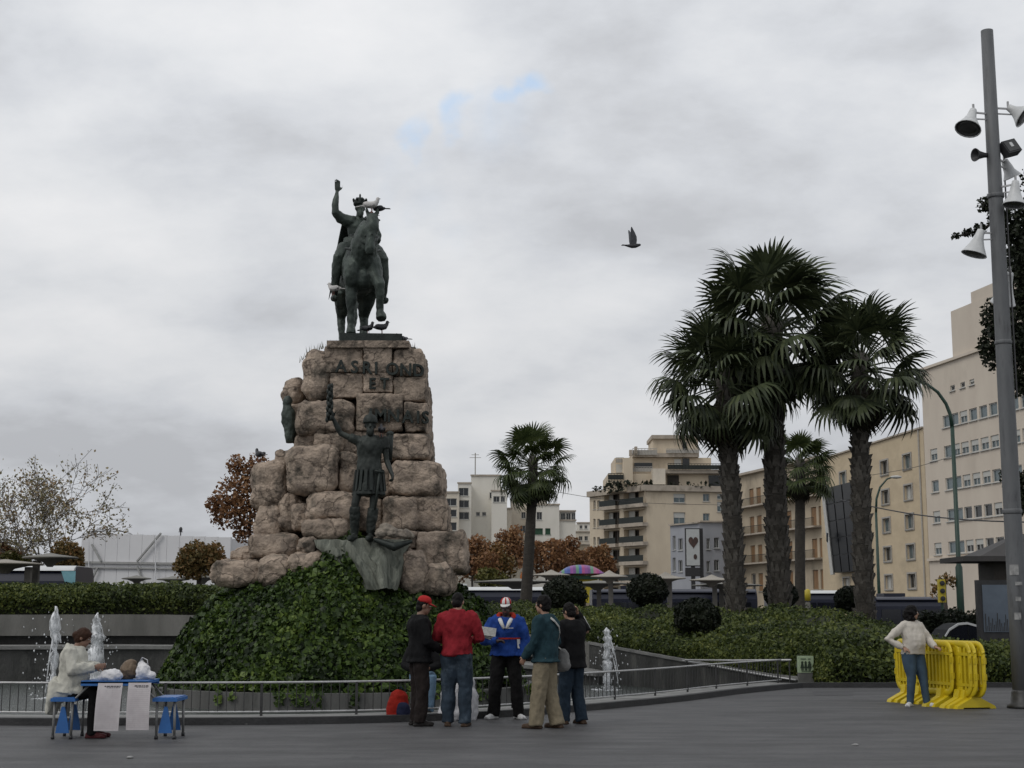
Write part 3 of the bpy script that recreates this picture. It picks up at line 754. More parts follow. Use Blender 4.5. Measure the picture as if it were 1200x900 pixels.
mon = thing('rock_monument', 'tall pile of pinkish limestone boulders and dressed blocks carrying the bronze rider', 'monument', (RC.x, RC.y, 2.0))
def cpx(x, y): return 230 + x / 2.647, 380 + y / 2.647
def rock(x0, y0, x1, y1, d, th, rnd=.35, amp=.10, seed=0, tilt=0.0, mat=None, name='rock'):
    """boulder from its rectangle in the enlarged survey view; d = distance of its front, th = its depth"""
    u0, v0 = cpx(x0, y0); u1, v1 = cpx(x1, y1); a = P(u0, v1, d); b_ = P(u1, v0, d)
    c = (a + b_) / 2; hx, hz_ = abs(b_.x - a.x) / 2 - .003, abs(b_.z - a.z) / 2 - .003; hy = th / 2
    bm = bmesh.new(); bmesh.ops.create_cube(bm, size=2.0); bmesh.ops.subdivide_edges(bm, edges=bm.edges[:], cuts=17, use_grid_fill=True)
    e = 2.0 / max(rnd, .02); sv = Vector((seed * 1.37, seed * 2.71, seed * .77))
    rad = min(hx, hy, hz_) * min(1.0, rnd * (1.25 if amp > .085 else .95))
    for v in bm.verts:
        p = Vector((v.co.x * hx, v.co.y * hy, v.co.z * hz_))
        q = Vector((max(-hx + rad, min(hx - rad, p.x)), max(-hy + rad, min(hy - rad, p.y)), max(-hz_ + rad, min(hz_ - rad, p.z))))
        dd = p - q
        if dd.length > 1e-6: p = q + dd.normalized() * min(rad, dd.length) if dd.length > rad else p
        nrm = dd.normalized() if dd.length > 1e-6 else v.co.normalized()
        w_ = (p + c)
        n_ = mnoise.fractal(w_ * 1.7 + sv, .75, 2.2, 6) * amp * .62 + amp * .7 * mnoise.noise(w_ * .8 + sv * 2) + .030 * mnoise.noise(w_ * 5 + sv) + .016 * mnoise.noise(w_ * 11 + sv)
        cel = mnoise.voronoi(w_ * 1.5 + sv)[0]; rdg = max(0, .10 - (cel[1] - cel[0])) * amp * 3.0
        v.co = p + nrm * (n_ - rdg)
    if tilt: bmesh.ops.rotate(bm, verts=bm.verts, cent=(0, 0, 0), matrix=Matrix.Rotation(tilt, 3, 'Y'))
    bmesh.ops.recalc_face_normals(bm, faces=bm.faces)
    bmesh.ops.translate(bm, verts=bm.verts, vec=(c.x, d + hy, c.z))
    me = bpy.data.meshes.new(name); bm.to_mesh(me); bm.free()
    return link(name, me, mat or m_rock, mon, True)

# core behind the stones
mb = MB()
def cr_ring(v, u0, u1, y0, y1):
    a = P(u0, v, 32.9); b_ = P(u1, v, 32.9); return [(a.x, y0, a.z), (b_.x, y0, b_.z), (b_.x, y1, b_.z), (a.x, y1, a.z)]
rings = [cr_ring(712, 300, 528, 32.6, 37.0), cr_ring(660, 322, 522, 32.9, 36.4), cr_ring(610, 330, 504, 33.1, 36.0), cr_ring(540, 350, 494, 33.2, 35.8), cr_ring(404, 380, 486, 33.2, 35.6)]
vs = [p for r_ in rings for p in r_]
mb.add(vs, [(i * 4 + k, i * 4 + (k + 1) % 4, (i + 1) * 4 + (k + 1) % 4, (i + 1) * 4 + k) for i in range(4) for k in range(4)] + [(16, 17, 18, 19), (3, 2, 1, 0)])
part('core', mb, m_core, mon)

ROCKS = [
 # dressed blocks of the top courses
 (395, 66, 519, 151, 32.75, 2.6, .13, .035), (517, 62, 609, 151, 32.72, 2.6, .10, .03), (607, 70, 704, 162, 32.75, 2.6, .42, .045),
 (412, 150, 519, 229, 32.72, 2.6, .14, .035), (518, 150, 609, 211, 32.70, 2.6, .10, .03), (608, 161, 714, 239, 32.72, 2.6, .22, .04),
 (490, 212, 644, 334, 32.62, 2.6, .16, .04), (643, 239, 717, 336, 32.66, 2.6, .22, .045),
 # boulders of the shaft
 (318, 74, 428, 238, 32.72, 2.5, .85, .10), (254, 158, 335, 250, 33.3, 2.0, .75, .10), (300, 230, 490, 345, 32.45, 2.4, .45, .11),
 (270, 240, 330, 350, 33.2, 2.0, .5, .10),
 (588, 336, 726, 420, 32.5, 2.6, .40, .08), (484, 330, 600, 432, 32.75, 2.4, .3, .06),
 (303, 342, 370, 395, 32.7, 2.0, .55, .06), (363, 333, 455, 393, 32.5, 2.2, .45, .06), (445, 345, 505, 400, 32.7, 2.0, .5, .06),
 (598, 420, 761, 531, 32.35, 2.7, .42, .09), (490, 425, 604, 534, 32.65, 2.4, .3, .06),
 (272, 367, 440, 520, 32.15, 2.5, .40, .12), (432, 392, 508, 524, 32.4, 2.3, .55, .09), (154, 415, 284, 574, 32.75, 2.4, .42, .12), (236, 385, 300, 520, 32.9, 2.0, .5, .1),
 (572, 530, 690, 642, 32.2, 2.8, .40, .08), (668, 531, 776, 640, 32.45, 2.7, .35, .08), (482, 528, 580, 640, 32.6, 2.4, .4, .08),
 (328, 514, 492, 612, 32.0, 2.4, .60, .12), (252, 520, 336, 645, 32.6, 2.2, .65, .11), (178, 556, 268, 668, 32.7, 2.2, .45, .11), (120, 690, 260, 760, 33.0, 2.4, .5, .1),
 # spreading base
 (680, 640, 833, 764, 31.9, 3.0, .24, .07), (566, 636, 690, 700, 32.0, 2.4, .35, .06),
 (318, 604, 474, 664, 31.75, 2.3, .6, .09), (288, 560, 352, 642, 32.3, 1.9, .65, .1),
 (150, 648, 314, 728, 31.9, 2.5, .60, .11), (306, 655, 378, 718, 31.6, 1.6, .65, .09), (276, 705, 402, 792, 31.3, 2.0, .60, .12),
 (184, 720, 304, 806, 31.5, 2.2, .65, .12), (34, 725, 220, 812, 31.9, 2.6, .60, .12), (96, 697, 180, 738, 32.6, 2.0, .7, .1),
 (622, 690, 716, 842, 31.2, 1.9, .70, .13), (690, 735, 794, 842, 31.4, 2.2, .55, .10), (600, 770, 650, 850, 31.3, 1.4, .7, .1),
 (500, 660, 600, 800, 31.9, 2.0, .5, .1), (380, 690, 500, 800, 32.0, 2.0, .6, .1),
]
for i, r_ in enumerate(ROCKS): rock(*r_, seed=i + 1)
# rear and flank boulders of the pile
for i in range(26):
    ky = i % 7; a = math.pi * (.02 + .96 * (i / 25)); lv = (2.4, 3.5, 4.7, 6.0, 7.0)[i % 5]
    rr = interp(lv, [(2.4, 2.5), (4, 2.0), (6, 1.45), (7.2, 1.1)])
    cx = RC.x + .55 + rr * math.cos(a) * .95; cy = 34.6 + rr * .95 * math.sin(a); hz_ = .6
    c = Vector((cx, cy, lv)); mb = MB(); mb.ell(c, (.85, .8, hz_), nu=18, nv=12); me = mb.mesh('rock'); fixn(me); wrinkle(me, .16, 1.2, i)
    if abs(cx - (RC.x + .6)) + .8 > interp(lv, [(2.4, 2.15), (3.5, 1.85), (4.7, 1.6), (6, 1.35), (7, 1.2)]): bpy.data.meshes.remove(me); continue
    if cx - RC.x < -1.0 and cy < 34.8: bpy.data.meshes.remove(me); continue
    if cx - RC.x > 1.7 and cy < 35.2 and lv > 4: bpy.data.meshes.remove(me); continue
    link('rock', me, m_rock, mon, True)
# top slab course under the plinth
a = P(cpx(418, 0)[0], 402, 32.6); b_ = P(cpx(640, 0)[0], 400, 32.6)
ztop = P(420, 399.5, 32.6).z
mb = MB(); mb.box(((a.x + b_.x) / 2 + .02, 34.1, ztop - .06), (b_.x - a.x + .25, 2.9, .16)); me = mb.mesh('cap_stone'); fixn(me)
link('cap_stone', me, m_rock, mon)

# weeds on the ledges of the rock
pts = []; rr = random.Random(3)
mb = MB()
for k in range(130):
    x = rr.uniform(320, 700); y = interp(x, [(320, 118), (345, 92), (400, 70), (520, 60), (620, 70), (680, 78), (705, 105)])
    u, v = cpx(x, y); p = P(u, v + 1, rr.uniform(32.9, 33.4)); h = rr.uniform(.06, .22)
    q = p + Vector((rr.uniform(-.06, .06), rr.uniform(-.05, .05), h)); s_ = Vector((.008, 0, 0))
    mb.add([p - s_, p + s_, q], [(0, 1, 2)])
o = part('weeds', mb, leafmat('dry_weed', [(.05, .05, .02), (.10, .09, .04)], 2), mon, fix=False); o['kind'] = 'stuff'

# bronze letters fixed to the dressed blocks
def letter(ch, x, y, hpx, d, yaw=0.0):
    cu = bpy.data.curves.new('letter', 'FONT'); cu.body = ch; cu.size = 1.0; cu.extrude = .06; cu.bevel_depth = .012; cu.offset = .016; cu.align_x = 'CENTER'
    cu.resolution_u = 3
    o = bpy.data.objects.new('tmp', cu); COL.objects.link(o); dg = bpy.context.evaluated_depsgraph_get(); dg.update()
    me = bpy.data.meshes.new_from_object(o.evaluated_get(dg)); bpy.data.objects.remove(o)
    u, v = cpx(x, y); p = P(u, v, d); h = hpx / 2.647 * mpp(d)
    k = h / .70
    mt = Matrix.Translation(p) @ Matrix.Rotation(yaw, 4, 'Z') @ Matrix.Rotation(R(90), 4, 'X') @ Matrix.Diagonal((k * .95, k, .55, 1))
    me.transform(mt); me.name = 'letter'
    link('letter', me, m_bronze_d, mon)
for ch, x in zip('ASRIOND', (449, 491, 529, 558, 608, 650, 688)): letter(ch, x, 148 + (x - 447) * .055, 38, 32.66 if x < 690 else 32.74, 0 if x < 680 else .5)
for ch, x in zip('ET', (546, 584)): letter(ch, x, 200, 34, 32.64)
for ch, x in zip('IMNAIS', (541, 572, 612, 656, 688, 710)): letter(ch, x, 299 + (x - 540) * .05, 38, 32.55 if x < 640 else 32.60, 0 if x < 700 else .45)

# bronze skirt of rock under the soldier
mb = MB(); n = 16
top = [cpx(x, y) for x, y in ((352, 664), (400, 660), (440, 668), (500, 668), (560, 664), (610, 668), (668, 672))]
for i, (u, v) in enumerate(top[:-1]):
    pass
prof = [(668, 365, 668), (690, 372, 660), (715, 400, 652), (745, 430, 645), (785, 470, 638), (822, 505, 628)]
vs = []
for k, (y, xa, xb) in enumerate(prof):
    for i in range(n + 1):
        t = i / n; x = xa + (xb - xa) * t; u, v = cpx(x, y + 3 * math.sin(t * 9 + k)); d = 31.05 + .10 * math.cos(t * math.pi * 7 + k * .4) + .5 * (2 * t - 1) ** 2 - .09 * k
        p = P(u + 5 * mnoise.noise(V3(k * 1.7, i * .9, 2)), v + 3 * mnoise.noise(V3(i * 1.3, k, 5)), d + .16 * mnoise.noise(V3(i * .8, k * .9, 9))); vs.append(p)
for i in range(n + 1):
    u, v = cpx(365 + 303 * i / n, 664); vs.append(P(u, v, 32.6))
m_ = n + 1
fs = [(k * m_ + i, (k + 1) * m_ + i, (k + 1) * m_ + i + 1, k * m_ + i + 1) for k in range(len(prof) - 1) for i in range(n)]
kb_ = len(prof) * m_
fs += [(kb_ + i, i, i + 1, kb_ + i + 1) for i in range(n)]
mb.add(vs, fs); part('streaked_base', mb, m_verd, mon, True)

# ---------------------------------------------------------------- plinth + rider
ST = Vector((P(418, 400, 33.6).x, 33.75, ztop + .02))
YAW = R(13)                                  # the horse looks a little past the camera
pl_a = P(396, 400, 32.8); pl_b = P(465, 400, 32.8)
pln = thing('bronze_plinth', 'flat bronze plinth plate under the horse', 'plinth', ((pl_a.x + pl_b.x) / 2, 34.0, ztop + .02))
mb = MB(); mb.box(((pl_a.x + pl_b.x) / 2 + .0, 34.05, ztop + .11), (1.42, 2.7, .18), Matrix.Rotation(R(4), 3, 'Z')); part('plate', mb, m_bronze_d, pln)
EQ = thing('equestrian_statue', 'bronze statue of a crowned rider with one arm raised on a striding horse', 'statue', (0, 0, 0))
# horse, facing -Y
mb = MB()
mb.tube([(0, -.94, 1.66), (0, -.72, 1.60), (0, -.25, 1.60), (0, .3, 1.62), (0, .75, 1.70), (0, 1.08, 1.76), (0, 1.26, 1.70)], [(.32, .40), (.47, .58), (.48, .56), (.47, .54), (.48, .54), (.40, .46), (.2, .28)], 16, sq=(1, 0, 0))
mb.tube([(0, -.72, 1.75), (0, -.98, 2.05), (.06, -1.10, 2.38), (.12, -1.14, 2.52), (.15, -1.20, 2.66)], [(.38, .42), (.30, .40), (.225, .34), (.17, .25), (.13, .18)], 14, sq=(1, 0, 0))
mb.tube([(.15, -1.08, 2.62), (.15, -1.26, 2.54), (.13, -1.38, 2.32), (.10, -1.42, 2.06), (.08, -1.44, 1.82), (.08, -1.43, 1.71)], [(.12, .15), (.165, .20), (.150, .17), (.115, .125), (.115, .115), (.085, .08)], 12, sq=(1, 0, 0))
for s in (-1, 1):
    mb.tube([(.15 + s * .10, -1.16, 2.66), (.15 + s * .125, -1.18, 2.78), (.15 + s * .13, -1.19, 2.87)], [.055, .05, .012], 7)
    mb.ell((.14 + s * .13, -1.33, 2.40), (.03, .05, .045))
mb.ell((-.26, -.82, 1.42), (.22, .28, .42)); mb.ell((.26, -.84, 1.42), (.22, .28, .42)); mb.ell((0, -.86, 1.30), (.26, .2, .26))
def leg(pts, rad): mb.tube(pts, rad, 10)
leg([(-.25, -.74, 1.55), (-.26, -.78, 1.15), (-.26, -.80, .82), (-.26, -.77, .45), (-.26, -.76, .22), (-.26, -.83, .10), (-.26, -.85, .0)], [.22, .165, .13, .09, .095, .115, .13])
leg([(.25, -.80, 1.5), (.30, -1.08, 1.26), (.33, -1.26, 1.06), (.36, -1.20, .80), (.38, -1.12, .52), (.39, -1.16, .40), (.39, -1.20, .30)], [.22, .17, .14, .09, .095, .12, .13])
for s, dy in ((-1, 0.0), (1, -.22)):
    leg([(s * .27, .92, 1.65), (s * .28, .72 + dy, 1.25), (s * .27, 1.02 + dy, .92), (s * .265, 1.14 + dy, .74), (s * .26, 1.05 + dy, .42), (s * .26, .98 + dy, .20), (s * .26, .90 + dy, .09), (s * .26, .88 + dy, 0)], [.32, .26, .17, .12, .095, .09, .12, .13])
mb.tube([(0, 1.25, 1.95), (0, 1.50, 1.85), (.03, 1.62, 1.4), (.05, 1.58, .9), (.05, 1.50, .45)], [.09, .13, .17, .15, .05], 9)
# mane ridge
mb.tube([(.15, -1.13, 2.78), (.12, -.95, 2.60), (.08, -.78, 2.34), (.05, -.55, 2.15)], [.05, .08, .09, .05], 8)
hs_ = remesh(mb, .026, 3, .5, .028, 3.2, 2)
horse = link('horse', hs_, m_bronze, EQ, True)
# tack
mb = MB(); mb.tube([(-.04, -1.36, 2.14), (.11, -1.54, 2.14), (.25, -1.36, 2.14)], .018, 6); mb.tube([(-.04, -1.22, 2.56), (0.15, -1.40, 2.60), (.33, -1.22, 2.56)], .018, 6)
mb.tube([(-.02, -1.40, 1.94), (-.34, -.95, 2.25), (-.12, -.45, 2.42)], .016, 6); mb.tube([(.20, -1.40, 1.94), (.34, -.95, 2.25), (.14, -.45, 2.42)], .016, 6)
mb.tube([(-.42, -.80, 1.98), (-.2, -1.12, 1.86), (0, -1.24, 1.80), (.2, -1.12, 1.86), (.42, -.80, 1.98)], .03, 6)
part('bridle', mb, m_bronze_d, EQ, True)
# rider
K = 1.50
def rj(x, y, z): return V3(x, y, z)
mb = MB()
hj = dict(head=V3(0, -.10, 3.06) , neck=V3(0, .0, 2.86), face=V3(.05, -1, .02))
hm = MB(); tmp = {'head': V3(0, 0, 0), 'neck': V3(0, .05, -.16), 'face': V3(.1, -1, -.02)}
add_head(hm, tmp, True); mb.add([Vector(v) * 1.38 + V3(.0, -.04, 3.04) for v in hm.V], hm.F)
tj = {'hipL': V3(-.14, .12, 2.12), 'hipR': V3(.14, .12, 2.12), 'shL': V3(-.29, .06, 2.74), 'shR': V3(.29, .06, 2.74), 'neck': V3(0, .05, 2.84)}
add_rings(mb, [[c_ for c_ in ring] for ring in torso_rings(tj, [(t, a * 1.45, b__ * 1.45) for t, a, b__ in TORSO])])
# raised arm (viewer's left), open hand
mb.tube([(-.12, .05, 2.76), (-.29, .04, 2.78), (-.42, .0, 2.82), (-.56, -.06, 2.92), (-.56, -.07, 3.06), (-.51, -.07, 3.36)], [.14, .14, .12, .095, .085, .05], 10)
add_hand(mb, V3(-.51, -.07, 3.36), V3(-.02, 0, 1), V3(0, -1, 0), 1, .18, 1.75)
# rein arm
mb.tube([(.12, .05, 2.76), (.29, .04, 2.74), (.40, .0, 2.46), (.40, -.05, 2.36), (.16, -.38, 2.44)], [.14, .13, .10, .09, .06], 10)
add_hand(mb, V3(.16, -.38, 2.44), V3(-.5, -.8, 0), V3(0, 0, -1), 1, 1.2, 1.4)
for s in (-1, 1):
    mb.tube([(s * .14, .10, 2.15), (s * .36, -.18, 2.10), (s * .50, -.36, 1.86), (s * .52, -.26, 1.50), (s * .54, -.16, 1.12)], [.18, .165, .125, .11, .07], 10)
    mb.tube([(s * .54, -.12, 1.08), (s * .56, -.28, 1.02), (s * .57, -.44, 1.02)], [.075, .07, .05], 8)
    mb.tube([(s * .60, -.38, .99), (s * .50, -.38, .97)], .03, 6)
rider = link('rider', remesh(mb, .019, 3, .5, .022, 5, 5, (1, 1, .5)), m_bronze, EQ, True)
# tunic skirt over the thighs
mb = MB(); mb.tube([(0, .10, 2.42), (0, .10, 2.2), (0, .05, 1.98), (0, .05, 1.70)], [(.30, .26), (.42, .36), (.54, .46), (.58, .50)], 18, sq=(1, 0, 0))
link('tunic', remesh(mb, .028, 3, .5, .035, 5, 9, (2, 2, .3)), m_bronze, EQ, True)
# crown
mb = MB(); n = 8; cz = 3.10; cc = V3(0, -.04, 0)
mb.lathe([(.135, cz), (.150, cz + .03), (.140, cz + .07), (.150, cz + .10)], 16, cc)
for k in range(n):
    a = 2 * math.pi * k / n + .2; p = V3(.15 * math.cos(a), .15 * math.sin(a), cz + .09) + cc; mb.ell(p + V3(0, 0, .02), (.028, .028, .035), nu=7, nv=5)
mb.ell(cc + V3(0, 0, cz + .12), (.11, .11, .06)); mb.ell(cc + V3(0, 0, cz + .21), (.022, .022, .05))
part('crown', mb, m_bronze_d, EQ, True)
# cape over the horse's rump
mb = MB(); nx, ny = 14, 12; vs = []
for i in range(ny + 1):
    t = i / ny
    for k in range(nx + 1):
        q = -1 + 2 * k / nx; wdt = .31 + .25 * t ** .8
        x = q * wdt - .02; z = 2.84 - 1.45 * t ** 1.05 * (abs(q) ** 1.5 * .8 + .35) ; y = .22 + .95 * t * (1 - .55 * q * q) + .035 * math.sin(q * 14) * t
        vs.append((x, y, z))
f_ = [(i * (nx + 1) + k, i * (nx + 1) + k + 1, (i + 1) * (nx + 1) + k + 1, (i + 1) * (nx + 1) + k) for i in range(ny) for k in range(nx)]
nV = len(vs); vs2 = vs + [(x, y + .05, z + .03) for x, y, z in vs]
f2 = f_ + [tuple(i + nV for i in reversed(q)) for q in f_]
bnd = [(k, k + 1) for k in range(nx)] + [(ny * (nx + 1) + k + 1, ny * (nx + 1) + k) for k in range(nx)] + [((i + 1) * (nx + 1), i * (nx + 1)) for i in range(ny)] + [(i * (nx + 1) + nx, (i + 1) * (nx + 1) + nx) for i in range(ny)]
f2 += [(a, b_, b_ + nV, a + nV) for a, b_ in bnd]
mb.add(vs2, f2); part('cape', mb, m_bronze, EQ, True)
# sword at the far hip
mb = MB(); mb.tube([(.50, -.02, 2.28), (.58, .10, 1.9), (.72, .42, 1.2)], [.022, .035, .025], 7); mb.beam((.40, -.05, 2.08), (.64, .06, 2.02), .04, .04); part('sword', mb, m_bronze_d, EQ, True)
for ch in EQ.children:
    if ch.name.split('.')[0] in ('rider', 'crown', 'cape', 'tunic'):
        ch.data.transform(Matrix.Translation((0, .1, 2.05)) @ Matrix.Scale(1.10, 4) @ Matrix.Translation((0, -.1, -2.05)))
EQ.scale = (.98, 1.03, 1.03)
EQ.location = ST + V3(0, 0, .18); EQ.rotation_euler = (0, 0, YAW)

# ---------------------------------------------------------------- soldier with raised arm
SD = 31.15; SC = 1.52
ft = P(432, 634, SD)
m_soldier = pm('dark_weathered_bronze', (.040, .048, .043), (.017, .021, .019), 4, .6, .4, bump=.3, bscale=18, c3=(.075, .085, .072), s3=3.5, t3=(.54, .74), stretch=(1, 1, .5))
SOL = thing('soldier_statue', 'dark bronze soldier standing against the rock with one arm raised', 'statue', (0, 0, 0))
sj = joints(shL=(-.20, 0, 1.44), shR=(.20, .0, 1.42), elL=(-.235, -.03, 1.14), wrL=(-.33, .12, .92), handL=((-.1, .5, -.6), (1, 0, 0), 1), elR=(.42, .04, 1.52), wrR=(.53, .08, 1.74), handR=((.35, 0, .9), (0, 1, 0), 1),
            hipR=(.10, 0, .93), kneeR=(.19, .08, .52), ankR=(.20, 0, .085), toeR=(.26, .2), kneeL=(-.06, .04, .5), ankL=(-.02, 0, .085), toeL=(0, .2), face=(-.12, 1, -.02), head=(0, .03, 1.63), curl=.8)
link('body', body_mesh(sj, 1.05, True, .011), m_soldier, SOL, True)
link('tunic', top_mesh(sj, .012, -.52, (.07, .06, .05), .05, 1.03, 0, .022, 4, sleevelen=.45), m_soldier, SOL, True)
mb = MB()
for k in range(18):
    a = 2 * math.pi * k / 18; x, y = .225 * math.cos(a), .175 * math.sin(a)
    mb.beam((x * .88, y * .88, 1.0), (x * 1.03, y * 1.03, .70), .045, .018, up=(math.cos(a), math.sin(a), 0))
part('skirt_strips', mb, m_bronze_d, SOL)
mb = MB(); c = sj['head']; mb.lathe([(.102, .03), (.106, .05), (.098, .10), (.07, .145), (.03, .165), (.012, .21)], 14, c); part('helmet', mb, m_bronze_d, SOL, True)
for s in 'LR':
    mb = MB(); kn, an = sj['knee' + s], sj['ank' + s]; mb.tube([kn - V3(0, 0, .04), kn.lerp(an, .4), an + V3(0, 0, .02)], [.075, .078, .058], 10); mb.tube([an + V3(0, 0, -.04), V3(an.x, .08, .04), V3(*sj['toe' + s], .03)], [.055, .055, .035], 9)
    link('boot', remesh(mb, .012, 2, .5, .01, 15, 3), m_soldier, SOL, True)
mb = MB(); w_ = sj['wrR'] + V3(.04, .02, .09)
for k in range(26):
    z = -.12 + .48 * k / 25; a = k * 2.4; mb.ell(w_ + V3(.035 * math.cos(a) * (1 - .4 * k / 25), .035 * math.sin(a), z), (.028, .028, .045), nu=7, nv=5)
mb.tube([w_ - V3(0, 0, .14), w_ + V3(.01, 0, .36)], [.02, .012], 6)
part('laurel_sprig', mb, m_bronze_d, SOL, True)
mb = MB(); mb.tube([(-.16, .17, 1.0), (-.10, .2, .42)], [.022, .014], 6); mb.beam((-.22, .16, .95), (-.09, .2, .97), .03, .03); part('sword', mb, m_bronze_d, SOL, True)
mb = MB(); mb.tube([(-.26, -.15, 1.15), (-.27, -.14, 1.52)], [.045, .05], 8); mb.ell((-.27, -.14, 1.53), (.055, .05, .05)); part('quiver', mb, m_bronze_d, SOL, True)
SOL.location = (ft.x, ft.y, ft.z); SOL.rotation_euler = (0, 0, R(180)); SOL.scale = (SC,) * 3
# carved trophy at the soldier's feet
mb = MB(); p = P(461, 626, 31.0); s_ = 1.0
for k, (dx, dz, r_) in enumerate(((-.28, .02, .13), (-.16, .10, .15), (-.02, .03, .13), (.12, .02, .11), (.26, .0, .12), (.34, -.04, .09))): mb.ell(p + V3(dx, .05 * k % .1, dz), (r_ * 1.1, r_, r_ * .85))
t_ = link('carved_trophy', remesh(mb, .02, 2, .5, .04, 7, 2), pm('pale_stone', (.30, .26, .21), (.15, .13, .11), 5, .9, bump=.6, bscale=14), mon, True)
mb = MB(); mb.tube([P(438, 632, 30.95), P(462, 641, 30.85), P(483, 634, 31.0)], [.05, .10, .04], 8); link('bronze_shield', remesh(mb, .02, 2), m_bronze_d, mon, True)
# second bronze figure on the flank, seen edge-on
FL = thing('flank_statue', 'narrow dark bronze figure seen edge-on at the flank of the rock', 'statue', P(339, 520, 33.0))
mb = MB()
q = lambda x, y, d=33.0: P(*cpx(x, y), d)
mb.tube([q(283, 252), q(285, 275), q(290, 310), q(291, 345), q(292, 368)], [.10, .16, .15, .13, .10], 9); mb.ell(q(283, 240), (.11, .12, .14)); mb.tube([q(278, 262), q(272, 300), q(282, 330)], [.07, .06, .05], 8)
link('figure', remesh(mb, .02, 3, .5, .02, 6, 3), m_bronze, FL, True)

# ---------------------------------------------------------------- birds
m_pig = pm('pigeon_grey', (.10, .105, .115), (.05, .052, .06), 14, .6); m_pigd = pm('pigeon_dark', (.035, .036, .042), (.02, .02, .024), 14, .55); m_pigw = pm('pigeon_white', (.62, .60, .58), (.42, .41, .40), 14, .6)
m_beak = pm('beak', (.05, .045, .04)); m_foot = pm('bird_leg', (.25, .09, .07))
def bird(label, p, yaw, mat, k=1.0, pitch=0.0, mat2=None):
    root = thing('pigeon', label, 'bird', (0, 0, 0), group='pigeons perched on the monument')
    mb = MB(); mb.tube([(0, -.17, .13), (0, -.09, .135), (0, .0, .14), (0, .07, .155), (0, .105, .20), (0, .115, .235), (0, .135, .25)], [.012, .045, .065, .058, .036, .032, .022], 10)
    mb.ell((0, .115, .245), (.028, .034, .03))
    link('body', remesh(mb, .008, 2), mat, root, True)
    for s in (-1, 1):
        mb = MB(); mb.ell((s * .058, -.03, .145), (.016, .11, .045), Matrix.Rotation(-.12, 3, 'X'), 10, 7); part('wing', mb, mat2 or mat, root, True)
        mb = MB(); mb.tube([(s * .025, .01, .09), (s * .027, .015, .0)], .006, 5); mb.tube([(s * .027, -.02, .003), (s * .027, .045, .003)], .005, 5); part('leg', mb, m_foot, root)
    mb = MB(); mb.box((0, -.20, .122), (.06, .13, .012), Matrix.Rotation(.12, 3, 'X')); part('tail', mb, mat2 or mat, root)
    mb = MB(); mb.tube([(0, .14, .245), (0, .17, .238)], [.008, .002], 6); part('beak', mb, m_beak, root)
    root.location = p; root.rotation_euler = (pitch, 0, yaw); root.scale = (k, k, k); return root
hp_ = basis(EQ) @ V3(.02, -1.24, 2.98)
EQM = basis(EQ)
bird('white pigeon standing on the head of the bronze horse', basis(EQ) @ V3(.12, -1.22, 2.72), R(-100), m_pigw, 1.35)
bird('dark pigeon beside the white one on the horse head', basis(EQ) @ V3(.30, -1.12, 2.70), R(70), m_pigd, 1.15)
bird('white pigeon perched on the rider boot', basis(EQ) @ V3(-.62, -.36, .98), R(70), m_pigw, 1.15)
zp = ztop + .20
bird('dark pigeon leaning forward under the raised hoof', V3(P(431, 395, 32.9).x, 32.9, zp), R(-120), m_pigd, 1.1)
bird('grey pigeon resting flat on the plinth edge', V3(P(447, 395, 32.9).x, 32.85, zp), R(-75), m_pigd, 1.2)
bird('grey pigeon standing on the top stone beside the plinth', P(470, 405, 32.9), R(60), m_pig, 1.1)
bird('pigeon on the boulder beside the orange tree', P(304, 540.5, 33.4), R(40), m_pigd, 1.15)
bird('pigeon on the shoulder of the soldier', P(447, 512, 31.0), R(10), m_pigd, 1.1)
# flying bird
fb = P(742, 288, 30.0)
FBR = thing('flying_bird', 'dark bird in flight with raised wings against the clouds', 'bird', (0, 0, 0))
mb = MB(); mb.tube([(-.19, 0, .012), (-.11, 0, 0), (-.03, 0, -.005), (.05, 0, 0), (.11, 0, .012), (.165, 0, .02)], [.014, .03, .05, .05, .036, .016], 10); mb.ell((.135, 0, .02), (.036, .028, .027)); link('body', remesh(mb, .007, 2), m_pigd, FBR, True)
mb = MB(); mb.add([(-.10, -.015, .0), (-.24, -.045, .012), (-.25, .045, .012), (-.10, .015, 0), (-.10, -.015, .012), (-.24, -.045, .02), (-.25, .045, .02), (-.10, .015, .012)], [(0, 1, 2, 3), (7, 6, 5, 4), (0, 4, 5, 1), (1, 5, 6, 2), (2, 6, 7, 3), (3, 7, 4, 0)]); part('tail', mb, m_pigd, FBR)
for s, tilt in ((-1, 12), (1, 20)):
    prof = [(0, -.06, .06), (.10, -.07, .075), (.18, -.065, .07), (.27, -.06, .03), (.34, -.06, -.01), (.385, -.05, -.035)]
    mb = MB(); vs = []
    for h, x0, x1 in prof:
        y = s * (.03 + h * math.sin(R(tilt))); vs += [(x0, y, h), (x1, y, h), (x1 - .01, y + .008, h), (x0 + .01, y + .008, h)]
    fs = [(i * 4 + k, i * 4 + (k + 1) % 4, (i + 1) * 4 + (k + 1) % 4, (i + 1) * 4 + k) for i in range(len(prof) - 1) for k in range(4)] + [(0, 1, 2, 3), (23, 22, 21, 20)]
    mb.add(vs, fs); part('wing', mb, m_pig, FBR)
FBR.location = fb; FBR.rotation_euler = (0, R(-2), R(8))
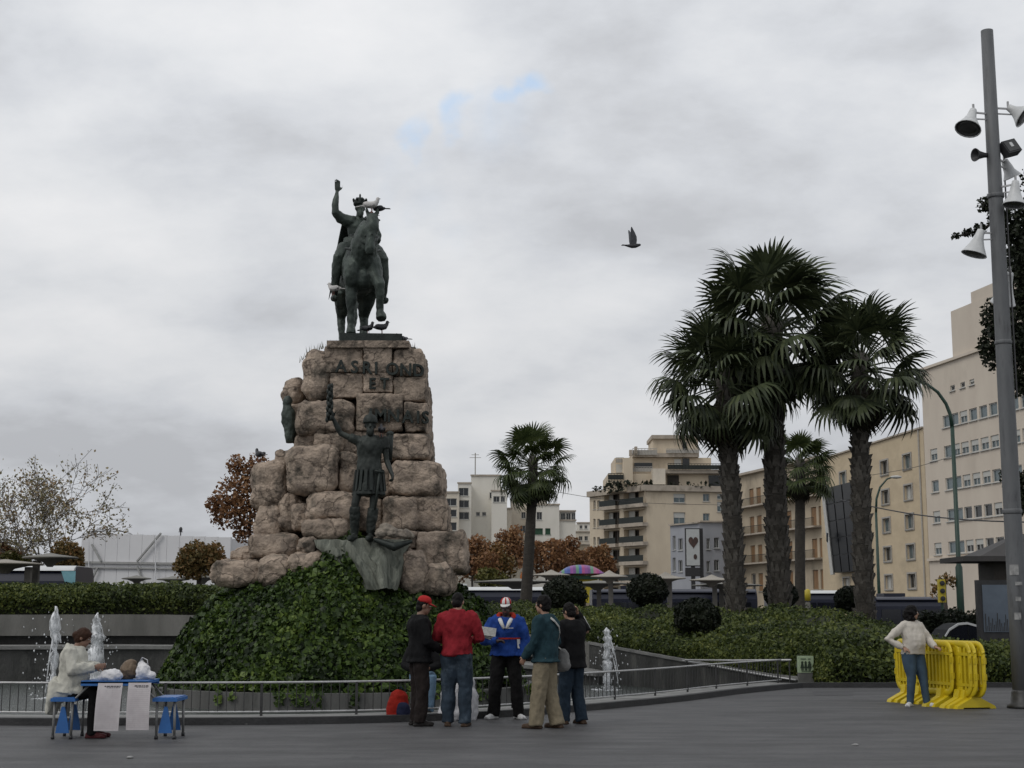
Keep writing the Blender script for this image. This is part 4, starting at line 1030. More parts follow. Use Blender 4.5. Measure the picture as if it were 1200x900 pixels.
# ================================================================ railing, jets, signs, lamp post
m_steel = pm('galvanised_rail', (.48, .48, .48), (.34, .34, .34), 12, .4, .4)
m_steeld = pm('dark_post', (.055, .055, .055), (.03, .03, .03), 12, .5, .3)
def off_path(path, off):
    out = []
    for i, p in enumerate(path):
        t = Vector(path[min(i + 1, len(path) - 1)]) - Vector(path[max(i - 1, 0)]); t = Vector((t.x, t.y)).normalized()
        out.append(Vector((p[0] - t.y * off, p[1] + t.x * off, 0)))
    return out
def resample(path, step):
    path = [Vector(p) for p in path]; out = [path[0].copy()]; acc = 0.0
    for a, b_ in zip(path, path[1:]):
        d = (b_ - a).length; pos = step - acc
        while pos <= d: out.append(a.lerp(b_, pos / d)); pos += step
        acc = (acc + d) % step if d + acc >= step else acc + d
    return out
fp = [p for p in off_path([(p.x, p.y) for p in edge_c], .47) if -80 < 600 + p.x / p.y * FPX < 928]
fence = thing('railing', 'low thin metal railing following the curved edge of the fountain basin', 'railing', (fp[len(fp) // 2].x, fp[len(fp) // 2].y, .09))
mb = MB(); mb.tube([(p.x, p.y,   .565) for p in fp], .016, 7); part('top_rail', mb, m_steel, fence, True)
mb = MB(); mb.tube([(p.x, p.y, .15) for p in fp], .013, 7); part('bottom_rail', mb, m_steel, fence, True)
mb = MB(); mb.tube([(0, 0, 0), (0, 0, .41)], .007, 5, cap=False); me_bal = mb.mesh('baluster')
mb = MB(); mb.box((0, 0, .235), (.035, .035, .47)); me_post = mb.mesh('post'); me_bal.materials.append(m_steeld); me_post.materials.append(m_steeld)
rs_ = resample(fp, .125)
for i, p in enumerate(rs_):
    if i % 11 == 5: o = link('post', me_post, None, fence); o.location = (p.x, p.y, .092)
    else: o = link('baluster', me_bal, None, fence); o.location = (p.x, p.y, .152)
# sloping hand rails by the end of the ramp wall
hr_ = thing('handrail', 'pale double handrail sloping beside the end of the ramp wall', 'handrail', P(927, 800, 33.2))
mb = MB(); mb.tube([P(803, 773.5, 36.6), P(860, 774, 35), P(927, 773.5, 32.9)], .024, 7); part('upper_rail', mb, m_steel, hr_, True)
mb = MB(); mb.tube([P(800, 774, 36.9), P(850, 783, 35.2), P(900, 792, 33.8), P(933, 797, 33.05)], .022, 7); part('sloping_rail', mb, m_steel, hr_, True)
for u, d, vt in ((805, 36.6, 774), (866, 34.9, 774), (925, 32.355, 774)):
    a = P(u, vt, d); mb = MB(); mb.tube([(a.x, a.y, a.z), (a.x, a.y, .0 if u > 900 else -.55)], .018, 6); part('post', mb, m_steeld, hr_)

# fountain jets
fm = bpy.data.materials.new('white_water'); fm.use_nodes = True; t = fm.node_tree; b = t.nodes['Principled BSDF']
b.inputs['Base Color'].default_value = (.80, .82, .84, 1); b.inputs['Roughness'].default_value = .35
tr = t.nodes.new('ShaderNodeBsdfTransparent'); ms = t.nodes.new('ShaderNodeMixShader')
nz = t.nodes.new('ShaderNodeTexNoise'); nz.inputs['Scale'].default_value = 16; co = t.nodes.new('ShaderNodeTexCoord'); mp = t.nodes.new('ShaderNodeMapping')
mp.inputs['Scale'].default_value = (1, 1, .25); t.links.new(co.outputs['Object'], mp.inputs[0]); t.links.new(mp.outputs[0], nz.inputs['Vector'])
mr = t.nodes.new('ShaderNodeMapRange'); mr.inputs['From Min'].default_value = .4; mr.inputs['From Max'].default_value = .6; mr.inputs['To Max'].default_value = .8
t.links.new(nz.outputs[0], mr.inputs['Value']); t.links.new(mr.outputs[0], ms.inputs[0]); t.links.new(b.outputs[0], ms.inputs[1]); t.links.new(tr.outputs[0], ms.inputs[2])
t.links.new(ms.outputs[0], t.nodes['Material Output'].inputs[0])
def jet(u, vtop, d, label, prof, seed, streams=5, side=0):
    rr = random.Random(seed); top = P(u, vtop, d); root = thing('fountain_jet', label, 'fountain jet', (top.x, top.y, WZ), group='fountain jets in the basin')
    H = top.z - WZ; mb = MB(); pts = []; rad = []
    for k in range(26):
        f = k / 25; z = WZ + H * f; r = interp(f, prof) * (1 + rr.uniform(-.42, .42)) * mpp(d)
        pts.append((top.x + rr.uniform(-.012, .012), top.y + rr.uniform(-.01, .01), z)); rad.append(max(.006, r))
    mb.tube(pts, rad, 10); me = mb.mesh('column'); fixn(me); wrinkle(me, .045, 8, seed, (1, 1, .5)); link('column', me, fm, root, True)
    for q in range(streams):
        a = rr.uniform(0, 2 * math.pi) if not side else rr.uniform(-.7, .7); z0 = WZ + H * rr.uniform(.6, .93); sp = rr.uniform(.15, .34); ln = rr.uniform(.5, 1.0)
        pts = []; 
        for k in range(12):
            t_ = k / 11 * ln; x = sp * t_ * 1.2; z = z0 + .12 * t_ - (z0 - WZ) * t_ * t_; pts.append((top.x + math.cos(a) * x, top.y + math.sin(a) * x * .7, z))
        mb = MB(); mb.tube(pts, [rr.uniform(.007, .022) for _ in pts], 5); part('falling_stream', mb, fm, root, True)
    mb = MB()
    for k in range(150):
        a = rr.uniform(0, 6.28); r = abs(rr.gauss(0, .33)); z = WZ + H * rr.random() ** 1.5 * (1 - .2 * r); s = rr.uniform(.006, .02)
        mb.ell((top.x + r * math.cos(a) - (.2 * rr.random() if side == 0 else 0), top.y + r * math.sin(a), z), (s, s, s * 1.5), nu=5, nv=4)
    o = part('droplets', mb, fm, root, True); o['kind'] = 'stuff'
    mb = MB(); n = 20
    for k in range(40): a = rr.uniform(0, 6.28); r = rr.uniform(0, .45); mb.ell((top.x + r * math.cos(a), top.y + r * math.sin(a), WZ), (rr.uniform(.03, .09), rr.uniform(.03, .09), .012), nu=7, nv=4)
    o = part('foam', mb, fm, root, True); o['kind'] = 'stuff'
jet(66, 711, 34.0, 'slim water jet with a knob of spray, the one nearest the edge of the photo', [(0, 3.2), (.55, 3.6), (.75, 4.5), (.83, 6.5), (.88, 4.2), (.93, 2.8), (1, 2.2)], 3, 3)
jet(114, 718, 33.5, 'broad white water jet with falling threads behind the seated woman', [(0, 5), (.4, 7.5), (.7, 8), (.9, 6), (.97, 3), (1, .8)], 4, 8, 1)
jet(711, 735, 37.6, 'single white water jet in front of the ramp wall', [(0, 4.5), (.3, 4), (.62, 4.5), (.72, 5.5), (.85, 4.6), (.95, 2.4), (1, .7)], 5, 3, 1)

# low sign by the planting
m_signg = pm('sign_green', (.34, .42, .27), (.30, .38, .24), 8, .6); m_signk = pm('sign_pedestal', (.12, .12, .11), (.09, .09, .085), 6, .8, bump=.1)
m_ink = pm('sign_ink', (.02, .035, .018), rough=.7)
a = P(937, 803.5, 32.35); c = P(945.5, 803.5, 32.35); W = 17 * mpp(32.35); z1 = P(945, 769, 32.35).z; zm = P(945, 788.5, 32.35).z
sg = thing('information_sign', 'pale green information plate with dark figures on a grey pedestal by the shrubs', 'sign', (c.x, 32.35, 0))
mb = MB(); mb.box((c.x, 32.45, zm / 2), (W, .16, zm)); part('pedestal', mb, m_signk, sg)
mb = MB(); mb.box((c.x, 32.445, (zm + z1) / 2 + .002), (W + .006, .17, z1 - zm)); part('plate', mb, m_signg, sg)
def ink(x0, z0, x1, z1_):
    mb = MB(); mb.box((c.x + (x0 + x1) / 2, 32.35, zm + (z0 + z1_) / 2), (x1 - x0, .008, z1_ - z0)); return mb
h_ = z1 - zm
mb = MB()
def fig(x, k):
    mb.ell((c.x + x, 32.352, zm + h_ * .63), (.026, .006, .028), nu=8, nv=6)
    mb.prism([(c.x + x - .03 * k, zm + h_ * .28), (c.x + x + .03 * k, zm + h_ * .28), (c.x + x + .02, zm + h_ * .57), (c.x + x - .02, zm + h_ * .57)], 'y', 32.898, 32.3506)
    mb.box((c.x + x - .012, 32.352, zm + h_ * .22), (.018, .008, h_ * .16)); mb.box((c.x + x + .016, 32.352, zm + h_ * .22), (.018, .008, h_ * .16))
fig(-.085, 1.5); fig(-.01, 1.1); fig(.07, 1.7); mb.box((c.x + .105, 32.352, zm + h_ * .42), (.012, .008, h_ * .3))
mb.box((c.x - .06, 32.352, zm + h_ * .84), (.12, .008, .014)); mb.box((c.x + .07, 32.352, zm + h_ * .84), (.06, .008, .014)); mb.box((c.x, 32.352, zm + h_ * .10), (.2, .008, .01))
part('pictogram', mb, m_ink, sg)

# ---------------------------------------------------------------- tall flood-lamp column
LD = 24.5
m_pole = pm('grey_lamp_column', (.15, .155, .16), (.095, .10, .105), 1.6, .6, .2, bump=.12, bscale=40, c3=(.06, .062, .065), s3=1.6, stretch=(2.5, 2.5, .5))
m_whitep = pm('white_lamp_enamel', (.62, .63, .63), (.48, .49, .49), 5, .4); m_glassd = pm('dark_lamp_glass', (.055, .055, .055), (.03, .03, .03), 5, .2); m_black = pm('black_housing', (.03, .03, .032), (.018, .018, .02), 6, .5)
lb = G(1194, 829); lt = P(1158, 36, LD)
lamp = thing('lamp_column', 'tall grey lighting column hung with white bell floodlights and horn speakers', 'lamp post', (lb.x, LD, 0))
def pole_at(v):
    f = (v - 36) / (829 - 36)
    z = P(1175, v, LD).z; X = lb.x; return V3(X, LD, z)
topz = lt.z
lb = V3(lb.x, LD, 0)
mb = MB(); mb.lathe([(.150, 0), (.148, 2), (.140, 5), (.122, 8.6), (.106, topz)], 20, (lb.x, LD, 0)); part('column', mb, m_pole, lamp, True)
mb = MB(); mb.lathe([(.25, 0), (.25, .05), (.19, .08), (.17, .26), (.152, .30)], 20, (lb.x, LD, 0)); part('base_collar', mb, m_steeld, lamp, True)
for z in (3.2, 6.1, 8.7):
    mb = MB(); mb.lathe([(.150, z), (.158, z + .015), (.158, z + .07), (.150, z + .085)] if z < 6 else [(.138, z), (.147, z + .015), (.147, z + .06), (.138, z + .075)], 20, (lb.x, LD, 0)); part('band', mb, m_pole, lamp, True)
def axis_rot(d):
    d = Vector(d).normalized(); x = d.orthogonal().normalized(); return Matrix((x, d.cross(x), d)).transposed()
# true column x per row (the column is vertical; rows convert by height only)
def at_h(u, v, dy=0.0):
    p = P(u, v, LD + dy); return p
def flood(u0, v0, u1, v1, rpx, zf, dy, name='floodlight'):
    a = at_h(u0, v0, dy); b_ = at_h(u1, v1, dy); d = (b_ - a); d.y += zf; ln = d.length; d.normalize(); rot = axis_rot(d); rm = rpx * mpp(LD)
    mb = MB(); mb.lathe([(.035, -.05), (.06, -.04), (.07, .02), (.085, ln * .30), (rm * .62, ln * .62), (rm * .93, ln * .94), (rm, ln), (rm * 1.03, ln + .015), (rm * .96, ln + .015), (rm * .94, ln - .01)], 18, a, rot, cap=False)
    h = part(name, mb, m_whitep, lamp, True)
    mb = MB(); mb.lathe([(rm * .955, ln), (rm * .5, ln + .008), (.004, ln + .012)], 18, a, rot); part('glass', mb, m_glassd, h, True)
    pz = V3(lb.x, LD, a.z - .01); mb = MB()
    mb.beam(pz, a + V3(0, 0, -.01), .028, .028); mb.beam(pz + V3(0, 0, -.10), a + V3(0, 0, -.09) + d * .05, .022, .022); mb.tube([a - d * .05, a - d * .05 + V3(0, 0, .10)], .02, 6)
    part('bracket', mb, m_steel, h)
flood(1140, 131, 1132, 153, 15.5, -.12, -.1)
flood(1184, 127, 1197, 138, 15, -.10, .05)
flood(1178, 190, 1187, 206, 11, .05, .35)
flood(1190, 215, 1188, 240, 13.5, -.02, -.25)
flood(1149, 272, 1142, 297, 15, .02, -.05)
flood(1183, 322, 1181, 351, 15, .25, .35)
a = at_h(1158, 182); mb = MB(); rot = axis_rot((-1, -.35, -.08)); mb.lathe([(.03, -.12), (.04, -.02), (.045, .08), (.075, .20), (.115, .27), (.118, .28), (.10, .275), (.03, .12)], 16, a, rot); hs2 = part('horn_speaker', mb, m_black, lamp, True)
mb = MB(); mb.beam(a, (lb.x, LD, a.z), .04, .04); part('bracket', mb, m_steel, hs2)
a = at_h(1183, 174); rot = Matrix.Rotation(R(-20), 3, 'Y') @ Matrix.Rotation(R(20), 3, 'Z') @ Matrix.Rotation(R(-15), 3, 'X'); mb = MB(); mb.box(a, (.30, .16, .26), rot); bx = part('box_floodlight', mb, m_black, lamp)
mb = MB(); mb.box(a + rot @ V3(0, -.085, 0), (.25, .008, .21), rot); part('glass', mb, m_glassd, bx); mb = MB(); mb.box(a + rot @ V3(0, -.092, .02), (.06, .008, .09), rot); part('lamp', mb, m_whitep, bx)
mb = MB(); mb.tube([(lb.x + .16, LD - .05, 9.0), (lb.x + .165, LD - .05, 5.2)], .014, 6); part('cable', mb, m_black, lamp)
m_paper = pm('weathered_paper', (.36, .36, .35), (.17, .17, .17), 12, .9)
for (u, v, wpx, hpx) in ((1186, 668, 9, 12), (1188.5, 702, 6, 5), (1187, 722, 7, 8), (1190, 684, 8, 4)):
    z = P(1190, v, LD).z; ww = wpx * mpp(LD); hh = hpx * mpp(LD); mb = MB(); n = 6; X0 = (u - 1190.5) * mpp(LD)
    vs = []
    for k in range(n + 1):
        x = X0 - ww / 2 + ww * k / n; x = max(-.149, min(.149, x)); y = -math.sqrt(max(0, .1525 ** 2 - x * x)); vs += [(lb.x + x, LD + y - .004, z - hh / 2), (lb.x + x, LD + y - .004, z + hh / 2)]
    mb.add(vs, [(2 * k, 2 * k + 2, 2 * k + 3, 2 * k + 1) for k in range(n)]); part('sticker', mb, m_paper, lamp, fix=False)

# ---------------------------------------------------------------- yellow barriers
m_yel = pm('yellow_plastic', (.60, .46, .012), (.50, .375, .010), 3, .42, bump=.05, bscale=30, c3=(.30, .20, .02), s3=3, t3=(.58, .8), objrand=.12)
def make_barrier(label):
    root = thing('crowd_barrier', label, 'barrier', (0, 0, 0), group='yellow plastic crowd barriers stored side by side')
    L_, z0, z1_, r = .95, .24, 1.04, .16
    mb = MB(); pts = []
    for cx, cz, a0 in ((L_ - r, z1_ - r, 0), (-L_ + r, z1_ - r, 90), (-L_ + r, z0 + r, 180), (L_ - r, z0 + r, 270)):
        for k in range(5): a = R(a0 + 22.5 * k); pts.append((cx + r * math.cos(a), 0, cz + r * math.sin(a)))
    pts.append(pts[0]); pts.append(pts[1])
    mb.tube(pts, [(.022, .058)] * len(pts), 8, sq=(0, 1, 0)); part('frame', mb, m_yel, root, True)
    mb = MB(); mb.box((0, 0, z1_ - .16), (2 * L_ - .04, .045, .05)); mb.box((0, 0, z0 + .14), (2 * L_ - .04, .045, .05)); part('cross_rail', mb, m_yel, root)
    for k in range(15):
        x = -L_ + .13 + k * (2 * L_ - .26) / 14; mb = MB(); mb.box((x, 0, (z0 + z1_) / 2), (.055, .034, z1_ - z0 - .10)); part('slat', mb, m_yel, root)
    for s in (-1, 1):
        
        for hz_k in (.78, .52): mb = MB(); mb.box((s * (L_ + .02), 0, hz_k), (.05, .06, .10)); part('hook', mb, m_yel, root)
        x = s * .62; mb = MB()
        mb.prism([(-.06, .30), (.06, .30), (.09, .17), (.34, .045), (.36, 0), (.25, 0), (.23, .02), (-.23, .02), (-.25, 0), (-.36, 0), (-.34, .045), (-.09, .17)], 'x', x - .075, x + .075); part('foot', mb, m_yel, root)
    return root
b0 = make_barrier('yellow barrier the woman leans on, nearest to her')
ctr = [(1079, 25.6), (1087, 25.5), (1097, 25.2), (1105, 25.1), (1113, 25.0)]
labs = ['yellow barrier the woman leans on, nearest to her', 'second yellow barrier counting from the leaning woman', 'middle one of the five parallel yellow barriers', 'fourth yellow barrier, just before the outermost one', 'outermost yellow barrier, the one closest to the grey lamp column']
for i, (u, d) in enumerate(ctr):
    o = b0 if i == 0 else copy_tree(b0, labs[i])
    p = P(u, 715, d); o.location = (p.x, d, 0); o.rotation_euler = (0, 0, R(-77 + (i % 3) * 1.2))
# ================================================================ people and what they carry
def cloth(n, c, v=.75, rough=.85, sc=14, **k): return pm(n, c, tuple(x * v for x in c), sc, rough, bump=.15, bscale=60, spec=.12, **k)
m_blackj = cloth('black_jacket', (.010, .010, .011)); m_blackt = cloth('black_trousers', (.011, .0105, .011)); m_brownt = cloth('dark_brown_trousers', (.022, .017, .016))
m_redj = cloth('red_fleece', (.25, .020, .028)); m_jeans = cloth('faded_jeans', (.040, .058, .080), .45, sc=5, c3=(.12, .15, .18), s3=3.0, t3=(.55, .75)); m_jeansl = cloth('light_jeans', (.17, .27, .38), .7)
m_jeansd = cloth('dark_jeans', (.022, .035, .052)); m_blue = cloth('royal_blue_jacket', (.018, .055, .24)); m_teal = cloth('teal_jumper', (.022, .050, .062)); m_khaki = cloth('khaki_trousers', (.23, .195, .135), .8)
m_white = cloth('white_cloth', (.62, .62, .60), .9); m_coat = cloth('cream_quilted_coat', (.52, .51, .45), .85, sc=5); m_sweat = cloth('cream_sweater', (.56, .52, .46), .9, sc=5); m_wjeans = cloth('slate_blue_jeans', (.060, .095, .135), .7, sc=5)
m_hairb = cloth('black_hair', (.007, .006, .006), rough=.6); m_hairbr = cloth('brown_hair', (.045, .022, .014), rough=.6); m_redcap = cloth('red_cap_cloth', (.42, .03, .03)); m_redtrim = cloth('red_trim', (.38, .035, .02)); m_shoeb = cloth('dark_shoe', (.02, .018, .017), rough=.5)
m_shoew = cloth('white_trainer', (.62, .62, .62), rough=.5); m_shoebr = cloth('brown_shoe', (.07, .045, .03), rough=.5); m_maroon = cloth('maroon_shoe', (.07, .018, .02), rough=.5)
m_bagw = pm('white_plastic_bag', (.68, .67, .68), (.5, .5, .52), 7, .35, bump=.2, bscale=18); m_bagb = pm('brown_bag', (.16, .11, .065), (.09, .06, .04), 7, .6, bump=.3, bscale=20); m_strap = cloth('pale_strap', (.42, .42, .40)); m_bagg = cloth('grey_bag', (.20, .20, .195))
SK_T, SK_D, SK_M = (.33, .19, .13), (.045, .026, .02), (.22, .125, .085)

def shoes(root, j, mat, big=1.0):
    for s in 'LR': wear(root, 'shoe', shoe_mesh(j, s, big), mat)

# --- man in black with red cap, side on
p = G(490.5, 850.5); j = joints(elL=(-.25, .04, 1.14), elR=(.25, .06, 1.14), wrL=(-.13, .27, 1.04), wrR=(.13, .29, 1.02), face=(.05, 1, -.22), head=(0, .06, 1.63), kneeR=(.105, .03, .5))
r = person('person in a black jacket and red cap, seen from the side', p, R(-72), j, SK_M, 1.78, 1.08)
wear(r, 'jacket', top_mesh(j, .04, -.12, wide=1.08, seed=3, wr=.022), m_blackj); wear(r, 'trousers', trouser_mesh(j, (.115, .095, .085), seed=4, wr=.02), m_brownt); shoes(r, j, m_shoeb)
wear(r, 'hair', hair_mesh(j, vol=.004), m_hairb); cap_parts_root = r
def add_cap(r, j, *a, **k):
    lr = (r.location.copy(), r.rotation_euler.copy(), r.scale.copy()); r.location = (0, 0, 0); r.rotation_euler = (0, 0, 0); r.scale = (1, 1, 1)
    h = cap_parts(j, r, *a, **k); r.location, r.rotation_euler, r.scale = lr; return h
class local:
    """build children in the figure's own space"""
    def __init__(s, r): s.r = r
    def __enter__(s): s.s = (s.r.location.copy(), s.r.rotation_euler.copy(), s.r.scale.copy()); s.r.location = (0, 0, 0); s.r.rotation_euler = (0, 0, 0); s.r.scale = (1, 1, 1); return s.r
    def __exit__(s, *a): s.r.location, s.r.rotation_euler, s.r.scale = s.s
add_cap(r, j, m_redcap, m_redcap)

# --- man in red, from behind
p = G(535, 851); j = joints(elL=(-.30, .03, 1.15), elR=(.31, .03, 1.15), wrL=(-.16, .29, 1.12), wrR=(.17, .29, 1.13), face=(.1, 1, -.45), head=(0, .075, 1.625), ankL=(-.115, -.02, .085), ankR=(.12, -.04, .085), kneeL=(-.115, .02, .5), kneeR=(.115, .01, .5))
r = person('person in a red fleece and faded jeans with back to the camera', p, R(-6), j, SK_T, 1.84, 1.0)
wear(r, 'fleece', top_mesh(j, .032, .0, (.074, .066, .054), wide=1.03, collar=.07, seed=5, wr=.030), m_redj); wear(r, 'jeans', trouser_mesh(j, (.118, .098, .09), seed=6, wide=1.03, wr=.020), m_jeans); shoes(r, j, m_shoebr)
wear(r, 'hair', hair_mesh(j, vol=.008, amp=.006), m_hairb)

# --- person sitting on the railing behind them
q = G(494, 840); j = joints(hipL=(-.10, .0, .64), hipR=(.10, .0, .64), kneeL=(-.16, .40, .66), kneeR=(.06, .40, .66), ankL=(-.13, .36, .175), ankR=(.06, .38, .175), toeL=(-.14, .56), toeR=(.07, .58), shL=(-.18, .16, 1.07), shR=(.18, .16, 1.07), neck=(0, .18, 1.12), head=(0, .28, 1.24), face=(0, 1, -.4),
    elL=(-.25, .26, .84), elR=(.26, .26, .84), wrL=(-.12, .44, .80), wrR=(.13, .44, .80))
r = person('person in light jeans and dark top crouching on the railing behind the standing men', (q.x, 22.62, -.045), R(180), j, SK_M, 1.70)
wear(r, 'jacket', top_mesh(j, .035, -.05, seed=7), m_blackj); wear(r, 'jeans', trouser_mesh(j, (.105, .09, .075), seed=8), m_jeansl); shoes(r, j, m_shoeb); wear(r, 'hair', hair_mesh(j), m_hairb)

# --- man in blue sports jacket facing us
p = G(593, 842.5); j = joints(hipL=(-.10, 0, .93), hipR=(.10, 0, .93), kneeL=(-.15, .03, .5), kneeR=(.15, .03, .5), ankL=(-.185, 0, .085), ankR=(.19, 0, .085), toeL=(-.27, .16), toeR=(.27, .16),
    elR=(.30, .04, 1.15), wrR=(.10, .27, 1.14), handR=((-.9, .35, .1), (0, .2, -1), 1), elL=(-.29, -.03, 1.15), wrL=(-.27, .07, .89), face=(.08, 1, -.12), curl=1.0)
r = person('person in a blue sports jacket and red and white cap facing the camera', p, R(176), j, SK_D, 1.76, 1.06)
def collar(mb): pass
wear(r, 'jacket', top_mesh(j, .05, -.02, (.092, .082, .06), .015, 1.06, .0, .028, 9), m_blue); wear(r, 'trousers', trouser_mesh(j, (.115, .095, .085), seed=10, wr=.018), m_blackt); shoes(r, j, m_shoew, 1.05); wear(r, 'hair', hair_mesh(j, vol=.002), m_hairb)
add_cap(r, j, m_white, m_redcap, stripes=(0, 1, 2, 5, 8, 9, 13, 14))
with local(r):
    mb = MB(); nk = j['neck']
    for s in (-1, 1):
        mb.tube([nk + V3(s * .015, -.10, .03), nk + V3(s * .10, -.05, .035), nk + V3(s * .115, .03, .01), nk + V3(s * .085, .10, -.06)], [.035, .04, .042, .03], 9)
    link('collar', remesh(mb, .009, 2, .5, .004, 12), m_redtrim, r, True)
    mb = MB()
    for s in (-1, 1): mb.tube([nk + V3(s * .085, .12, -.03), nk + V3(s * .06, .165, -.08), nk + V3(s * .02, .20, -.17)], [.03, .03, .02], 8)
    part('collar_facing', mb, m_white, r, True)
    # red stripe across the chest and white flank panel follow the jacket surface
    rg = torso_rings(j, [(.42, .152, .112), (.46, .154, .113)], .066, 1.06)
    mb = MB(); st = [k for k in range(0, 10)]
    vs = []; 
    for k in st: vs += [rg[0][k], rg[1][k]]
    mb.add(vs, [(2 * k, 2 * k + 2, 2 * k + 3, 2 * k + 1) for k in range(len(st) - 1)]); part('chest_stripe', mb, m_redtrim, r, fix=False)
    rg = torso_rings(j, [(.18, .166, .123), (.28, .155, .115), (.42, .152, .112)], .064, 1.06); mb = MB(); vs = []
    for k in (7, 8): vs += [rg[0][k], rg[1][k], rg[2][k]]
    mb.add(vs, [(0, 3, 4, 1), (1, 4, 5, 2)]); part('side_panel', mb, m_white, r, fix=False)
    rg = torso_rings(j, [(.70, .178, .125), (.725, .179, .125)], .074, 1.06)
    a_, b__ = rg[0][6], rg[1][6]; d_ = (rg[0][5] - rg[0][6]); mb = MB()
    for k in range(4): q0 = a_ + d_ * (.15 + k * .25); mb.add([q0, q0 + d_ * .16, q0 + d_ * .16 + (b__ - a_), q0 + (b__ - a_)], [(0, 1, 2, 3)])
    part('chest_logo', mb, m_white, r, fix=False)
m_news = pm('newsprint', (.40, .40, .38), (.22, .22, .21), 30, .9)
np_ = P(571, 740, 21.9); mb = MB()
for k in range(3): mb.box(np_ + V3(0, .012 * k, -.02 * k), (.26 - .02 * k, .008, .15), Matrix.Rotation(R(8 + 6 * k), 3, 'Y') @ Matrix.Rotation(R(-35), 3, 'X'))
solo('newspaper', mb, m_news, 'folded newspaper held out between the red fleece and the blue jacket', 'newspaper')

# --- man in teal jumper and khaki trousers
p = G(640, 853.5); j = joints(kneeL=(-.11, .06, .5), ankL=(-.12, .09, .085), toeL=(-.14, .30), kneeR=(.11, 0, .5), ankR=(.12, -.11, .085), toeR=(.15, .10), elL=(-.26, .05, 1.14), wrL=(-.20, .22, .93), elR=(.26, -.02, 1.14), wrR=(.25, .12, .92), face=(.0, 1, -.05), head=(0, .045, 1.632))
r = person('person in a teal jumper and khaki trousers with a shoulder strap across the back', p, R(62), j, SK_T, 1.79, 1.06)
wear(r, 'jumper', top_mesh(j, .040, -.10, flare=.035, wide=1.06, seed=11, wr=.024), m_teal); wear(r, 'trousers', trouser_mesh(j, (.122, .105, .10), seed=12, wide=.96, seat=.112, wr=.018), m_khaki); shoes(r, j, m_shoebr); wear(r, 'hair', hair_mesh(j, vol=.016, amp=.012), m_hairb)
SB = thing('shoulder_bag', 'grey shoulder bag hanging on a pale strap at the hip of the teal jumper', 'bag', (0, 0, 0))
mb = MB(); mb.ell((.245, -.13, .90), (.055, .115, .15)); mb.ell((.245, -.13, .82), (.06, .12, .09)); link('pouch', remesh(mb, .014, 2, .5, .012, 9, 2), m_bagg, SB, True)
mb = MB(); rgs = torso_rings(j, [(t_, a_, b_) for t_, a_, b_ in TORSO[1:-1]], .052, 1.06)
path = [V3(.25, -.13, 1.02), rgs[1][17] + V3(0, -.0, 0), rgs[2][16], rgs[3][15], rgs[4][14], rgs[5][13], rgs[6][12]]
mb.tube(path, [(.024, .007)] * len(path), 6, sq=(1, 0, 0)); part('strap', mb, m_strap, SB, True)
SB.location = r.location; SB.rotation_euler = r.rotation_euler; SB.scale = r.scale

# --- man on the phone
p = G(671, 848.5); j = joints(elR=(.36, .08, 1.33), wrR=(.155, .06, 1.60), handR=((-.25, -.1, .9), (-1, .2, 0), -1), elL=(-.25, .0, 1.14), wrL=(-.2, .16, .94), face=(-.1, 1, -.25), head=(-.01, .06, 1.62), ankR=(.13, -.06, .085), kneeL=(-.1, .05, .5), ankL=(-.12, .06, .085), toeL=(-.12, .26), toeR=(.16, .14))
r = person('person in a black jacket and dark jeans holding a phone to the ear', p, R(38), j, SK_T, 1.70)
wear(r, 'jacket', top_mesh(j, .045, -.22, (.085, .075, .058), wide=1.05, seed=13), m_blackj); wear(r, 'jeans', trouser_mesh(j, (.11, .095, .09), seed=14, wr=.018), m_jeansd); shoes(r, j, m_shoebr); wear(r, 'hair', hair_mesh(j, vol=.014), m_hairb)
with local(r):
    w0 = j['wrR']; mb = MB(); d_ = (j['wrR'] - j['elR']).normalized(); mb.tube([w0 - d_ * .05, w0 - d_ * .015], .040, 10); part('cuff', mb, m_white, r, True)
    mb = MB(); mb.tube([j['elR'].lerp(w0, .15) + V3(.045, -.05, .01), j['elR'].lerp(w0, .75) + V3(.035, -.045, .02)], [.012, .012], 6); part('sleeve_stripe', mb, m_white, r, True)
PH = solo('phone', MB().box(basis(r) @ (w0 + V3(-.065, .02, .06)), (.02, .05, .11), Matrix.Rotation(R(38), 3, 'Z')), m_black, 'dark phone held against the ear of the person in the black jacket', 'phone')

# --- woman leaning on the barriers
p = G(1072, 827.5); j = joints(shL=(-.18, 0, 1.42), shR=(.18, 0, 1.42), elR=(.43, -.16, 1.17), wrR=(.245, .03, 1.02), handR=((-.5, .8, -.35), (-.3, -.3, -.6), -1), elL=(-.31, .10, 1.16), wrL=(-.24, .33, 1.03), handL=((.1, 1, -.1), (0, 0, -1), 1), kneeR=(.10, .05, .5), ankR=(.14, .03, .085), toeR=(.30, .12), kneeL=(-.13, .10, .5), ankL=(-.15, .15, .085), toeL=(-.15, .36), face=(-.35, 1, -.06), belly=.055, hipL=(-.105, 0, .92), hipR=(.105, 0, .92))
j['face'] = V3(-.85, .7, -.06)
r = person('person in a cream sweater and blue jeans leaning on the yellow barriers', p, R(-150), j, SK_T, 1.66, 1.12)
wear(r, 'sweater', top_mesh(j, .034, -.03, (.082, .068, .05), .012, 1.14, .0, .018, 15), m_sweat); wear(r, 'jeans', trouser_mesh(j, (.122, .085, .062), seat=.140, wide=1.04, seed=16, wr=.006), m_wjeans); shoes(r, j, m_shoew)
